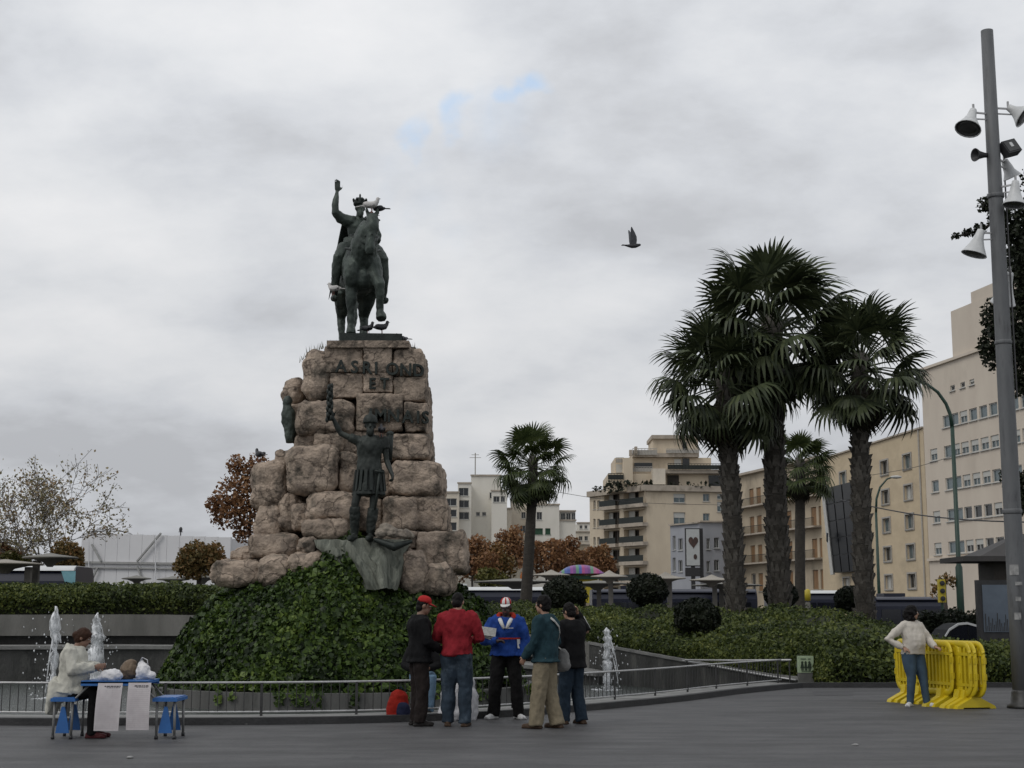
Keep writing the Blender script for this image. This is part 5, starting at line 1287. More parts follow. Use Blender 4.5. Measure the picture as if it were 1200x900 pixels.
def curls(mb, c, f, r_, u):
    q = random.Random(4)
    for k in range(26):
        a = q.uniform(.9, 5.4); d_ = f * math.cos(a) * .085 * (-1 if math.cos(a) > .5 else 1) + r_ * math.sin(a) * .10; mb.ell(c + d_ - f * .02 - u * q.uniform(-.03, .19), q.uniform(.03, .045), nu=8, nv=6)
wear(r, 'hair', hair_mesh(j, .10, .022, amp=.014, extra=curls), m_hairb)

# --- folding picnic table
TD = 18.9; tx = P(145, 715, TD).x
m_blup = pm('blue_plastic', (.025, .13, .38), (.02, .10, .30), 4, .45, bump=.05); m_alu = pm('grey_tube', (.22, .22, .215), (.15, .15, .148), 10, .5, .3)
TB = thing('folding_picnic_table', 'blue folding picnic table with two attached stools and grey legs', 'table', (0, 0, 0))
mb = MB(); mb.box((0, 0, .705), (.84, .62, .035)); mb.box((0, -.30, .685), (.84, .02, .05)); mb.box((0, .30, .685), (.84, .02, .05)); part('tabletop', mb, m_blup, TB)
for s in (-1, 1):
    mb = MB(); mb.box((s * .64, 0, .485), (.31, .60, .04)); mb.box((s * .64, 0, .510), (.27, .56, .014)); seat = part('seat', mb, m_blup, TB)
    for y in (-.24, .24):
        for x in (.53, .755):
            mb = MB(); mb.tube([(s * x, y, .47), (s * x * 1.01, y * 1.02, .02)], .017, 8); lg_ = part('leg', mb, m_alu, TB, True)
            mb = MB(); mb.tube([(s * x * 1.01, y * 1.02, .045), (s * x * 1.01, y * 1.02, 0)], .023, 8); part('rubber_foot', mb, m_black, lg_, True)
        mb = MB(); mb.tube([(s * .32, y, .68), (s * .50, y, .50), (s * .56, y, .49)], .014, 7); part('strut', mb, m_alu, TB, True)
        mb = MB(); mb.prism([(s * .645 - .085, .075), (s * .645 + .085, .075), (s * .645 + .075, .15), (s * .645 + .02, .40), (s * .645 - .02, .40), (s * .645 - .075, .15)], 'y', y - .012 , y + .012); part('brace', mb, m_blup, TB)
TB.location = (tx, TD, 0)
# petition sheets hung from the front edge
m_sheet = pm('petition_paper', (.60, .565, .57), (.52, .48, .49), 9, .85)
m_print = pm('printed_line', (.50, .46, .475), rough=.9); m_printd = pm('printed_heading', (.10, .09, .10), rough=.9)
def sheet(u0, u1, v0, v1, label, seed, sk):
    rr = random.Random(seed); d = TD - .335; a = P(u0, v0, d); b_ = P(u1, v1, d); wd, ht = b_.x - a.x, a.z - b_.z
    root = thing('paper_sheet', label, 'paper', ((a.x + b_.x) / 2, d, a.z), group='paper sheets hung on the picnic table')
    def f(s, t): return V3(a.x + wd * s + sk * t, d - .012 - .02 * math.sin(t * 3.3) * (1 + .4 * math.sin(s * 5 + seed)), a.z - ht * t)
    mb = MB(); n, m = 6, 12; vs = [f(k / n, i / m) for i in range(m + 1) for k in range(n + 1)]; fs = [(i * (n + 1) + k, i * (n + 1) + k + 1, (i + 1) * (n + 1) + k + 1, (i + 1) * (n + 1) + k) for i in range(m) for k in range(n)]
    nV = len(vs); mb.add(vs + [v + V3(0, .003, 0) for v in vs], fs + [tuple(q + nV for q in reversed(x)) for x in fs]); part('sheet', mb, m_sheet, root, True, fix=False)
    mb = MB(); mh = MB()
    def strip(M, s0, s1, t, h):
        n = 4
        vs = []
        for k in range(n + 1): s = s0 + (s1 - s0) * k / n; vs += [f(s, t) - V3(0, .004, 0), f(s, t + h) - V3(0, .004, 0)]
        M.add(vs, [(2 * k, 2 * k + 2, 2 * k + 3, 2 * k + 1) for k in range(n)])
    x = .28
    while x < .9: l = rr.uniform(.05, .14); strip(mh, x, min(.92, x + l), .055, .022); x += l + .025
    x = .36
    while x < .86: l = rr.uniform(.04, .1); strip(mh, x, min(.9, x + l), .09, .010); x += l + .03
    for k in range(20): strip(mb, .07, .93, .14 + k * .042, .0035)
    for s in (.07, .36, .62, .926): strip(mb, s, s + .008, .14, .80)
    o = part('printed_heading', mh, m_printd, root, fix=False); o = part('ruled_lines', mb, m_print, root, fix=False)
sheet(115.5, 142, 800.5, 856.5, 'white petition sheet hanging on the table nearest the seated person', 1, -.035)
sheet(151, 175.5, 800, 855.5, 'white petition sheet hanging on the table nearest the empty stool', 2, -.012)
def blob_bag(name, label, mat, u, v, d, parts, base_z, seed, group=None, wr=.02):
    c = P(u, v, d); root = thing(name, label, 'bag', (c.x, d, base_z), group=group); mb = MB()
    for (x, y, z, a_, b_, c_) in parts: mb.ell((c.x + x, d + y, base_z + z), (a_, b_, c_))
    link('bag', remesh(mb, .012, 1, .5, wr, 11, seed), mat, root, True); return root, c
tz = .723
blob_bag('plastic_bag', 'white crumpled plastic bag on the table above the first paper sheet', m_bagw, 130, 795, TD - .14, [(0, 0, .06, .15, .12, .085), (.03, 0, .10, .09, .08, .06), (-.08, 0, .04, .09, .08, .06)], tz - .01, 3)
blob_bag('brown_bag', 'brown bag standing upright on the blue picnic table', m_bagb, 151, 785, TD + .12, [(0, 0, .12, .105, .09, .14), (.02, 0, .22, .075, .05, .05), (-.04, 0, .10, .08, .08, .10)], tz - .01, 4)
rb, c = blob_bag('plastic_bag', 'white plastic carrier bag with loop handles beside the brown bag', m_bagw, 168, 787, TD + .05, [(0, 0, .10, .10, .09, .12), (-.03, 0, .19, .05, .04, .07), (.08, 0, .06, .08, .07, .07)], tz - .01, 5)
mb = MB(); mb.tube([(c.x - .05, TD + .05, .93), (c.x - .01, TD + .03, 1.0), (c.x + .05, TD + .03, .97), (c.x + .06, TD + .05, .88)], [(.016, .004)] * 4, 6); part('handle', mb, m_bagw, rb, True)
# --- seated woman
j = joints(hipL=(-.10, -.02, .60), hipR=(.10, -.02, .60), kneeL=(-.10, .38, .60), kneeR=(.10, .38, .60), ankL=(-.09, .36, .085), ankR=(.09, .36, .085), toeL=(-.10, .54), toeR=(.10, .54), shL=(-.18, .05, 1.13), shR=(.18, .05, 1.13), neck=(0, .07, 1.19), head=(0, .17, 1.315), face=(0, 1, -.42),
    elL=(-.25, .10, .90), elR=(.25, .10, .90), wrL=(-.09, .38, .935), wrR=(.10, .37, .935), handL=((.3, .9, .1), (.8, -.2, 0), 1), handR=((-.3, .9, .1), (-.8, -.2, 0), -1), belly=.05, curl=.9)
r = person('person in a long cream coat sitting at the picnic table and reading', (tx - .655, TD - .02, -.0), R(-90), j, SK_M, 1.66, 1.10)
def skirt(mb):
    mb.tube([(0, -.03, .72), (0, -.08, .60), (0, -.19, .50), (0, -.215, .38), (0, -.225, .31)], [(.23, .18), (.23, .20), (.21, .10), (.20, .065), (.19, .045)], 16, sq=(1, 0, 0)); mb.ell((0, .08, .62), (.23, .24, .11))
wear(r, 'coat', top_mesh(j, .045, .0, (.095, .088, .065), .03, 1.12, .05, .026, 17, skirt), m_coat); wear(r, 'trousers', trouser_mesh(j, (.105, .088, .07), seed=18), m_blackt); shoes(r, j, m_maroon)
def bun(mb, c, f, r_, u): mb.ell(c - f * .105 + u * .0, (.062, .06, .055)); mb.ell(c + f * .06 + u * .08, (.05, .03, .02))
wear(r, 'hair', hair_mesh(j, .0, .016, amp=.008, extra=bun), m_hairbr)
# --- sack and backpack on the ground
c = G(536, 846); SKR = thing('white_sack', 'large white plastic sack standing behind the legs of the red fleece', 'sack', (c.x, c.y + .35, 0)); mb = MB(); c = c + V3(0, .38, 0)
mb.tube([c + V3(0, 0, .0), c + V3(0, 0, .1), c + V3(.01, 0, .35), c + V3(.02, 0, .60), c + V3(.04, 0, .76)], [(.27, .17), (.29, .19), (.28, .18), (.21, .13), (.10, .06)], 16, sq=(1, 0, 0)); link('sack', remesh(mb, .02, 2, .5, .03, 6, 2), pm('white_sack', (.58, .58, .60), (.46, .46, .48), 6, .5, bump=.2, bscale=14), SKR, True)
c = G(467, 846); c = c + V3(0, .16, 0); BP = thing('backpack', 'red and navy backpack on the ground beside the railing', 'backpack', c)
m_bpr = cloth('red_nylon', (.27, .018, .012)); m_bpn = cloth('navy_nylon', (.018, .022, .05))
mb = MB(); mb.tube([c + V3(-.03, 0, 0), c + V3(-.03, 0, .08), c + V3(-.02, 0, .25), c + V3(0, 0, .38), c + V3(.02, 0, .44)], [(.15, .11), (.165, .12), (.16, .115), (.13, .09), (.06, .04)], 14, sq=(1, 0, 0)); link('main_bag', remesh(mb, .014, 2, .5, .012, 8, 2), m_bpr, BP, True)
mb = MB(); mb.ell(c + V3(.06, -.09, .14), (.115, .07, .14)); link('front_pocket', remesh(mb, .014, 2, .5, .012, 8, 4), m_bpn, BP, True)
mb = MB(); mb.tube([c + V3(.0, -.02, .44), c + V3(.02, -.02, .50), c + V3(.06, -.02, .44)], .012, 6); part('grab_loop', mb, m_bpn, BP, True)
# scraps of litter on the pavement
for i, (u, v, lab) in enumerate(((288, 849.5, 'small white paper scrap by the kerb, before the ivy ring'), (316, 849, 'small crumpled white scrap by the kerb, beside another scrap'), (1002, 874, 'tiny white scrap lying alone on the open pavement'), (152, 889, 'tiny pale scrap on the pavement in front of the picnic table'))):
    q = G(u, v); mb = MB(); mb.ell(q + V3(0, 0, .012), (.045, .03, .014), nu=7, nv=5); me = mb.mesh('litter'); wrinkle(me, .012, 25, i); o = link('litter', me, m_paper); o['label'] = lab; o['category'] = 'litter'
# ================================================================ buildings
m_pane = pm('window_pane', (.13, .18, .195), (.06, .085, .095), 1.2, .2, spec=.6); m_paned = pm('window_pane_dark', (.022, .026, .028), (.012, .014, .016), 1.5, .2)
m_frame = pm('window_frame', (.40, .38, .34), (.32, .30, .27), 6, .7); m_framew = pm('window_frame_white', (.50, .50, .48), (.42, .42, .40), 6, .6)
m_beige = pm('beige_stone_wall', (.58, .475, .325), (.50, .405, .275), .5, .88, bump=.15, bscale=3, c3=(.44, .36, .25), s3=.22, stretch=(1, 1, 1.6)); m_pale = pm('pale_render_wall', (.62, .55, .46), (.56, .49, .41), .35, .88, c3=(.49, .43, .355), s3=.15, stretch=(1, 1, .5))
m_old = pm('old_ochre_wall', (.50, .42, .31), (.40, .335, .245), .5, .9, c3=(.28, .235, .175), s3=.4, stretch=(1, 1, .4)); m_apt = pm('cream_brick_wall', (.62, .53, .40), (.54, .455, .345), .4, .88, c3=(.38, .31, .225), s3=.2, stretch=(1, 1, .4)); m_grey = pm('grey_wall', (.36, .37, .40), (.29, .30, .325), .4, .9, c3=(.16, .165, .18), s3=.3, stretch=(1, 1, .35))
m_slab = pm('balcony_slab', (.46, .40, .33), (.34, .295, .24), .8, .9, c3=(.2, .175, .14), s3=.7); m_rail = pm('green_balcony_rail', (.014, .020, .017), (.008, .012, .010), 3, .6); m_whitew = pm('white_wall', (.74, .71, .64), (.66, .63, .56), .3, .88, c3=(.48, .47, .44), s3=.15, stretch=(1, 1, .4)); m_cream = pm('cream_wall', (.66, .60, .50), (.58, .52, .43), .3, .9, c3=(.40, .35, .29), s3=.18, stretch=(1, 1, .4))
m_shut = pm('brown_shutter', (.27, .155, .075), (.20, .115, .055), 2, .75, stretch=(1, 1, 12)); m_roofg = pm('flat_roof', (.22, .20, .18), (.15, .14, .125), 1, .95); m_gshut = pm('green_shutter', (.03, .09, .05), (.02, .065, .036), 2, .7); m_wshut = pm('white_blind', (.50, .50, .47), (.44, .44, .41), 2, .7, stretch=(1, 1, 10))
UPX = {}
class Facade:
    def __init__(s, A, B): s.A = Vector(A); s.B = Vector(B); s.t = (s.B - s.A).normalized(); s.n = Vector((-s.t.y, s.t.x)); s.len = (s.B - s.A).length; s.ang = math.atan2(s.t.y, s.t.x)
    def px(s, u, v):
        r = ray(u, v); a = s.A; det = -r.x * s.t.y + r.y * s.t.x           # A + t*q = k*r
        k = (a.y * s.t.x - a.x * s.t.y) / (r.y * s.t.x - r.x * s.t.y); q = (Vector((r.x, r.y)) * k - a).dot(s.t); return q, EYE + r.z * k
    def rect(s, u0, v0, u1, v1):
        um, vm = (u0 + u1) / 2, (v0 + v1) / 2; a = s.px(u0, vm)[0]; b_ = s.px(u1, vm)[0]; z0 = s.px(um, v1)[1]; z1 = s.px(um, v0)[1]; return (min(a, b_), z0, max(a, b_), z1)
    def w(s, q, z, dep=0.0): p = s.A + s.t * q + s.n * dep; return V3(p.x, p.y, z)
    def wall(s, root, mat, z0, z1, holes, thick=.45, name='wall', q0=None, q1=None, depth=None):
        """front sheet with real openings and reveals; depth = how far the building goes back"""
        q0 = 0 if q0 is None else q0; q1 = s.len if q1 is None else q1; holes = [h for h in holes if h[2] > q0 + .05 and h[0] < q1 - .05 and h[3] > z0 + .05 and h[1] < z1 - .05]
        holes = [(max(q0 + .02, a), max(z0 + .02, b_), min(q1 - .02, c), min(z1 - .02, d)) for a, b_, c, d in holes]
        qs = sorted({round(x, 3) for h in holes for x in (h[0], h[2])} | {q0, q1}); zs = sorted({round(x, 3) for h in holes for x in (h[1], h[3])} | {z0, z1})
        mb = MB(); idx = {}
        def vid(i, k):
            if (i, k) not in idx: idx[(i, k)] = len(mb.V); mb.V.append(tuple(s.w(qs[i], zs[k])))
            return idx[(i, k)]
        for i in range(len(qs) - 1):
            for k in range(len(zs) - 1):
                qm, zm = (qs[i] + qs[i + 1]) / 2, (zs[k] + zs[k + 1]) / 2
                if any(h[0] < qm < h[2] and h[1] < zm < h[3] for h in holes): continue
                mb.F.append((vid(i, k), vid(i + 1, k), vid(i + 1, k + 1), vid(i, k + 1))); mb.M.append(0)
        for a, b_, c, d in holes:
            f = [s.w(a, b_), s.w(c, b_), s.w(c, d), s.w(a, d)]; g_ = [s.w(a, b_, thick), s.w(c, b_, thick), s.w(c, d, thick), s.w(a, d, thick)]
            mb.add(f + g_, [(i, (i + 1) % 4, 4 + (i + 1) % 4, 4 + i) for i in range(4)])
        dp = depth or 8.0
        b4 = [s.w(q0, z0), s.w(q1, z0), s.w(q1, z0, dp), s.w(q0, z0, dp), s.w(q0, z1), s.w(q1, z1), s.w(q1, z1, dp), s.w(q0, z1, dp)]
        mb.add(b4, [(1, 2, 6, 5), (3, 0, 4, 7), (2, 3, 7, 6)]); mb.add([b4[i] for i in (4, 5, 6, 7)], [(0, 1, 2, 3)], 1)
        return part(name, mb, [mat, m_roofg], root, fix=False)
    def place(s, o, q, z, dep=0.0): o.location = s.w(q, z, dep); o.rotation_euler = (0, 0, s.ang); return o
WM = {}
def window(F, root, h, style='plain', inset=.22, fm_=None, pane=None, name='window'):
    a, b_, c, d = h; wd, ht = round(c - a, 1), round(d - b_, 1); key = (wd, ht, style, (fm_ or m_frame).name, (pane or m_pane).name)
    if key not in WM:
        fr = MB(); t = .09; pn = MB()
        if style == 'frame':                                                # proud pale surround
            o_ = .16
            for x0, x1, z0, z1 in ((-wd / 2 - o_, wd / 2 + o_, ht, ht + o_), (-wd / 2 - o_, wd / 2 + o_, -o_, 0), (-wd / 2 - o_, -wd / 2, .001, ht - .001), (wd / 2, wd / 2 + o_, .001, ht - .001)):
                fr.box(((x0 + x1) / 2, -.02 - inset, (z0 + z1) / 2), (x1 - x0, .16, z1 - z0))
        for x0, x1, z0, z1 in ((-wd / 2, wd / 2, ht - t, ht), (-wd / 2, wd / 2, 0, t), (-wd / 2, -wd / 2 + t, t, ht - t), (wd / 2 - t, wd / 2, t, ht - t)) + (() if style == 'single' else ((-t * .35, t * .35, t, ht - t),)):
            fr.box(((x0 + x1) / 2, 0, (z0 + z1) / 2), (x1 - x0, .08, z1 - z0))
        fr.box((0, -inset - .03, -.06), (wd + .2, .22, .06))
        if style == 'blind': fr.box((0, -.05, ht * .78), (wd - .1, .03, ht * .44), m=1)
        if style == 'shutter':
            for s_ in (-1, 1): fr.box((s_ * wd * .25, -.07, ht / 2), (wd * .5 - .04, .05, ht - .04), m=1)
        pn.box((0, .05, ht / 2), (wd, .03, ht)); me = fr.mesh(name); fixn(me); mp_ = pn.mesh('pane'); fixn(mp_)
        for m in (fm_ or m_frame, {'shutter': m_shut}.get(style, m_wshut)): me.materials.append(m)
        mp_.materials.append(pane or m_pane); WM[key] = (me, mp_)
    me, mp_ = WM[key]
    o = bpy.data.objects.new(name, me); COL.objects.link(o); o.parent = root; o.matrix_parent_inverse = WORLD_INV(root); F.place(o, (a + c) / 2, b_, inset)
    p = bpy.data.objects.new('pane', mp_); COL.objects.link(p); p.parent = o
    return o
def bld(name, label, F, group=None, cat='building'):
    p = F.w(F.len / 2, -.75, 2); return thing(name, label, cat, p, group=group)
GZ = -.75
# --- pale tall office block, nearest at the right
F1 = Facade(XD(1091.5, 137.3), XD(1091.5, 137.3) + Vector((.191, -.982)).normalized() * 30)
B1 = bld('office_building', 'tall pale building with rows of small square windows rising behind the lamp column', F1)
cols = [F1.px(u, 560)[0] for u in (1095.5, 1112, 1122, 1132.5, 1144, 1156, 1168)]; st = cols[-1] - cols[-2]; cols += [cols[-1] + st * k for k in (1, 2, 3, 4)]
rows = [F1.px(1112, v)[1] for v in (493, 529, 567, 604, 642)]; ww, wh = 7.2 * mpp(133) * 2.0, 12.5 * mpp(134)
ww = F1.px(1116, 530)[0] - F1.px(1109, 530)[0]
H1 = []
for ri, z in enumerate(rows):
    for ci, q in enumerate(cols):
        if ri == 0 and ci == 0: continue
        H1.append((q - ww * .62, z - wh * .56, q + ww * .62, z + wh * .56, ri, ci))
zs = F1.px(1125, 452)[1]
for u in (1116, 1128, 1139): q = F1.px(u, 450)[0]; H1.append((q - ww * .38, zs - wh * .25, q + ww * .38, zs + wh * .25, 9, 1))
zt1 = F1.px(1091.5, 431)[1]
F1.wall(B1, m_pale, GZ, zt1, [h[:4] for h in H1], depth=14)
rw = random.Random(8)
for h in H1: window(F1, B1, h[:4], rw.choice(('single', 'single', 'single', 'blind')), .14, pane=m_paned if (h[4] >= 3 and h[5] > 2) or h[4] == 9 else m_pane, fm_=m_framew)
mb = MB(); zc_ = F1.px(1091.5, 656)[1]; mb.box(F1.w(15, zc_, -.12), (30, .24, .25), Matrix.Rotation(F1.ang, 3, 'Z')); part('string_course', mb, m_pale, B1); mb = MB(); mb.box(F1.w(15, zt1 + .1, .1), (30.3, .7, .25), Matrix.Rotation(F1.ang, 3, 'Z')); part('cornice', mb, m_pale, B1)
for nm, u0, vt, dq, dep in (('rooftop_storey', 1116, 364, 30, .06), ('lift_tower', 1140, 341, 30, .12)):
    q0 = F1.px(u0, 420)[0]; Z = F1.px(u0, vt)[1]; mb = MB(); c0, c1 = F1.w(q0, zt1, dep), F1.w(30, zt1, dep)
    vs = [F1.w(q0, zt1 - .3, dep), F1.w(30, zt1 - .3, dep), F1.w(30, zt1 - .3, 12 - dep), F1.w(q0, zt1 - .3, 12 - dep)]; vs += [v + V3(0, 0, Z - zt1 + .3) for v in vs]
    mb.add(vs, [(0, 1, 5, 4), (1, 2, 6, 5), (2, 3, 7, 6), (3, 0, 4, 7), (4, 5, 6, 7)]); part(nm, mb, m_pale, B1)
mb = MB(); mb.box(F1.w(F1.px(1140, 430)[0], F1.px(1136, 425)[1], .9), (2.6, 1.2, 1.2), Matrix.Rotation(F1.ang, 3, 'Z')); part('air_conditioner', mb, m_slab, B1)
# --- beige stone block
F2 = Facade(XD(966, 168), XD(1091, 137.5)); B2 = bld('stone_building', 'honey coloured stone building with framed windows between palms and the pale block', F2)
rows = [F2.px(1066, 320 + y * .4444)[1] for y in (495, 577, 655, 735, 812)]; H2 = []
for u in (989.5, 1016, 1038.7, 1065.8):
    q = F2.px(u, 600)[0]; wd = 2.0
    for ri, z in enumerate(rows):
        if u < 1000 and 0 < ri < 4: continue
        H2.append((q - wd * .5, z - .72, q + wd * .5, z + .72))
zt2 = F2.px(1080, 502)[1]; F2.wall(B2, m_beige, GZ, zt2, H2, depth=14)
rw = random.Random(6)
for h in H2: window(F2, B2, h, 'frame', fm_=m_frame, pane=rw.choice((m_pane, m_pane, m_paned, m_wshut)))
q = F2.px(1081, 600)[0]; mb = MB(); mb.tube([F2.w(q, GZ, -.08), F2.w(q, zt2, -.08)], .09, 6); part('downpipe', mb, m_frame, B2); mb = MB(); mb.box(F2.w(F2.len / 2, zt2 + .06, .15), (F2.len + .1, .7, .16), Matrix.Rotation(F2.ang, 3, 'Z')); part('parapet', mb, m_slab, B2)
# stone courses of the beige block
mb = MB()
for k in range(1, 26): z = GZ + (zt2 - GZ) * k / 26; mb.box(F2.w(F2.len / 2 + 1.4, z, -.012), (F2.len - 8.8, .03, .05), Matrix.Rotation(F2.ang, 3, 'Z'))
# dark glass bay leaning out
qa, qb = F2.px(983, 600)[0], F2.px(1013, 600)[0]; za, zb = F2.px(990, 671)[1], F2.px(990, 570)[1]
qa2 = qa - .6; m_bay = pm('black_glass', (.010, .012, .015), (.006, .007, .009), 1, .35, spec=.25)
n_ = 5
for i in range(n_):
    for k in range(3):
        f0, f1 = i / n_, (i + 1) / n_; g0_, g1_ = k / 3, (k + 1) / 3; mb = MB()
        def bp_(f, g_): return F2.w(qa2 * (1 - g_) * 1.0 + qb * g_ + (1 - f) * .8 * (1 - g_), za + (zb - za) * f, -.9 - .5 * f)
        e_ = .02; c4 = [bp_(f0 + e_ * .3, g0_ + e_), bp_(f0 + e_ * .3, g1_ - e_), bp_(f1 - e_ * .3, g1_ - e_), bp_(f1 - e_ * .3, g0_ + e_)]; back = [v + V3(F2.n.x, F2.n.y, 0) * .06 for v in c4]
        mb.add(c4 + back, [(0, 1, 2, 3), (7, 6, 5, 4), (0, 4, 5, 1), (1, 5, 6, 2), (2, 6, 7, 3), (3, 7, 4, 0)]); part('glass_panel', mb, m_bay, B2)
mb = MB(); bk = [F2.w(qa2 + .8, za, -.8), F2.w(qb, za, -.8), F2.w(qb, zb, -1.3), F2.w(qa2, zb, -1.3)]; bb = [F2.w(qa2 + .8, za, .1), F2.w(qb, za, .1), F2.w(qb, zb, .1), F2.w(qa2, zb, .1)]
mb.add(bk + bb, [(0, 1, 2, 3), (0, 4, 5, 1), (1, 5, 6, 2), (2, 6, 7, 3), (3, 7, 4, 0)]); part('bay_frame', mb, m_black, B2)
mb = MB(); mb.beam(F2.w(qa2 + .75, za - .2, -1.0), F2.w(qa2 - .05, zb + .1, -1.5), .32, .4); part('bay_edge', mb, m_framew, B2)
q = F2.px(988, 640)[0]; mb = MB(); zz = F2.px(978, 628)[1]; mb.add([F2.w(q - .3, zz - .9, -1.6), F2.w(q + .3, zz - .75, -2.0), F2.w(q + .45, zz + .2, -2.0), F2.w(q - .1, zz + .15, -1.6)], [(0, 1, 2, 3)]); part('open_pane', mb, pm('bright_pane', (.45, .52, .58), rough=.1), B2, fix=False)
# --- old ochre house with balconies
F3 = Facade(XD(864, 194), XD(968, 168.4)); B3 = bld('old_house', 'old ochre house with brown shutters and long balconies behind the palm trunks', F3)
zt3 = F3.px(869, 558)[1]; H3 = []; fl = [F3.px(885, v)[1] for v in (581, 614, 648)]; fl.append(fl[-1] - (fl[0] - fl[1]))
qc = [F3.px(u, 620)[0] for u in (881.5, 890, 903, 925, 938, 954, 963)]
for q in qc:
    for z in fl: H3.append((q - .72, z - 1.25, q + .72, z + 1.0))
F3.wall(B3, m_old, GZ, zt3, H3, depth=12)
for i, h in enumerate(H3): window(F3, B3, h, 'plain' if i % 7 == 3 else 'shutter', pane=m_paned)
for z in fl[:3]:
    for qa_, qb_ in ((.4, F3.px(910, 620)[0]), (F3.px(920, 620)[0], F3.len - .3)):
        mb = MB(); mb.box(F3.w((qa_ + qb_) / 2, z - 1.38, -.55), (qb_ - qa_, 1.1, .2), Matrix.Rotation(F3.ang, 3, 'Z')); bal = part('balcony', mb, m_slab, B3)
        mb = MB(); mb.box(F3.w((qa_ + qb_) / 2, z - .35, -1.05), (qb_ - qa_, .05, .06), Matrix.Rotation(F3.ang, 3, 'Z'))
        nb = int((qb_ - qa_) / .3)
        for k in range(nb + 1): mb.box(F3.w(qa_ + (qb_ - qa_) * k / nb, z - .83, -1.05), (.035, .035, .92), Matrix.Rotation(F3.ang, 3, 'Z'))
        part('balcony_railing', mb, m_rail, bal)
mb = MB(); mb.box(F3.w(F3.len / 2, zt3 + .12, -.15), (F3.len + .2, 1.0, .3), Matrix.Rotation(F3.ang, 3, 'Z')); part('cornice', mb, m_slab, B3)
# --- apartment block with corner balconies
def C2(x, y): return 680 + x / 3.915, 490 + y / 3.915
FA = Facade(XD(759.2, 226), XD(858, 229)); FB = Facade(XD(692, 239), XD(759.0, 226.05))
B4 = bld('apartment_block', 'cream brick apartment block with stacked dark balconies and stepped roof terraces', FA)
zt4 = FA.px(760, 573)[1]; H4 = []; kinds = []
pitch = FA.px(759, 600)[1] - FA.px(759, 622.5)[1]
for (x0, x1, ys, st_) in ((428, 482, ((347, 388), (432, 490)), 'blind'), (563, 594, ((347, 382), (437, 472)), 'plain'), (628, 664, ((347, 372), (384, 430)), 'blind')):
    for (y0, y1) in ys:
        u0, v0 = C2(x0, y0); u1, v1 = C2(x1, y1); H4.append(FA.rect(u0, v0, u1, v1)); kinds.append(st_)
base = list(H4)
for (h, k) in zip(base[:4:1], kinds[:4]):
    for m_i in (2, 4): H4.append((h[0], h[1] - pitch * m_i, h[2], h[3] - pitch * m_i)); kinds.append('plain' if m_i == 4 else k)
FA.wall(B4, m_apt, GZ, zt4, H4, depth=15, name='wall')
for h, k in zip(H4, kinds): window(FA, B4, h, k, fm_=m_framew)
HB = []; bal = []
for (x0, x1, yt) in ((200, 307, 333), (110, 180, 343)):
    for k in range(6):
        y0 = yt + k * (87.5 if x0 == 200 else 86.5); u0, v0 = C2(x0, y0); u1, v1 = C2(x1, y0 + 62); h = FB.rect(u0, v0, u1, v1); HB.append(h); bal.append(h)
HS = []
for k in range(6):
    for x0, x1 in ((60, 70), (78, 90)): u0, v0 = C2(x0, 378 + k * 84); u1, v1 = C2(x1, 418 + k * 84); h = FB.rect(u0, v0, u1, v1); HS.append(h)
FB.wall(B4, m_apt, GZ, zt4, HB + HS, thick=1.3, depth=10, name='balcony_wall')
for h in HS: window(FB, B4, h, 'plain', .3, pane=m_paned, fm_=m_framew)
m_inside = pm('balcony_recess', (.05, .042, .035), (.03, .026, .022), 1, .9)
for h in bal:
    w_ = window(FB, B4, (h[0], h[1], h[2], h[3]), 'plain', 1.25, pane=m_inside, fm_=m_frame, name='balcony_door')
    qm = (h[0] + h[2]) / 2; rot = Matrix.Rotation(FB.ang, 3, 'Z'); wd = h[2] - h[0]
    mb = MB(); mb.box(FB.w(qm, h[1] - .28, -.45), (wd + .25, 1.0, .56), rot); s_ = part('balcony', mb, m_slab, B4)
    mb = MB(); mb.box(FB.w(qm, h[1] + .46, -.90), (wd + .2, .06, .92), rot); part('balcony_railing', mb, m_rail, s_)
    mb = MB(); mb.box(FB.w(h[0] + wd * .16, h[1] + 1.2, .9), (wd * .26, .1, 2.1), rot); part('blind', mb, m_wshut, s_)
rA = Matrix.Rotation(FA.ang, 3, 'Z'); rB = Matrix.Rotation(FB.ang, 3, 'Z')
mb = MB(); mb.box(FA.w(FA.len / 2 - .3, zt4 + .15, -.2), (FA.len + .9, .8, .9), rA); part('cornice', mb, m_slab, B4); mb = MB(); mb.box(FB.w(FB.len / 2 - .4, zt4 + .147, -.2), (FB.len - .8, .8, .894), rB); part('cornice', mb, m_slab, B4)
def blk(x0, y0, x1, y1, d0, dep, mat, name, over=0.0):
    u0, v0 = C2(x0, y0); u1, v1 = C2(x1, y1); a = P(u0, v1, d0); b_ = P(u1, v0, d0); mb = MB(); mb.box(((a.x + b_.x) / 2, d0 + dep / 2, (a.z + b_.z) / 2), (abs(b_.x - a.x) + over, dep + over, abs(b_.z - a.z))); return part(name, mb, mat, B4)
blk(128, 255, 667, 336, 229.2, 13, m_apt, 'setback_storey'); blk(388, 236, 667, 253, 228, 13, m_slab, 'terrace_slab'); blk(160, 182, 600, 256, 231.5, 10, m_apt, 'upper_storey'); blk(240, 160, 545, 178, 230.6, 11, m_slab, 'terrace_slab'); blk(334, 95, 541, 160, 232.5, 8, m_apt, 'roof_storey'); blk(328, 77, 545, 94, 231.9, 9, m_slab, 'roof_slab')
blk(200, 182, 240, 300, 228.5, 3, m_apt, 'chimney_stack'); blk(334, 231, 390, 304, 226.8, 3, m_cream, 'stair_block'); blk(226, 145, 238, 172, 229, 1, m_slab, 'chimney'); blk(250, 130, 262, 162, 229, 1, m_slab, 'chimney')
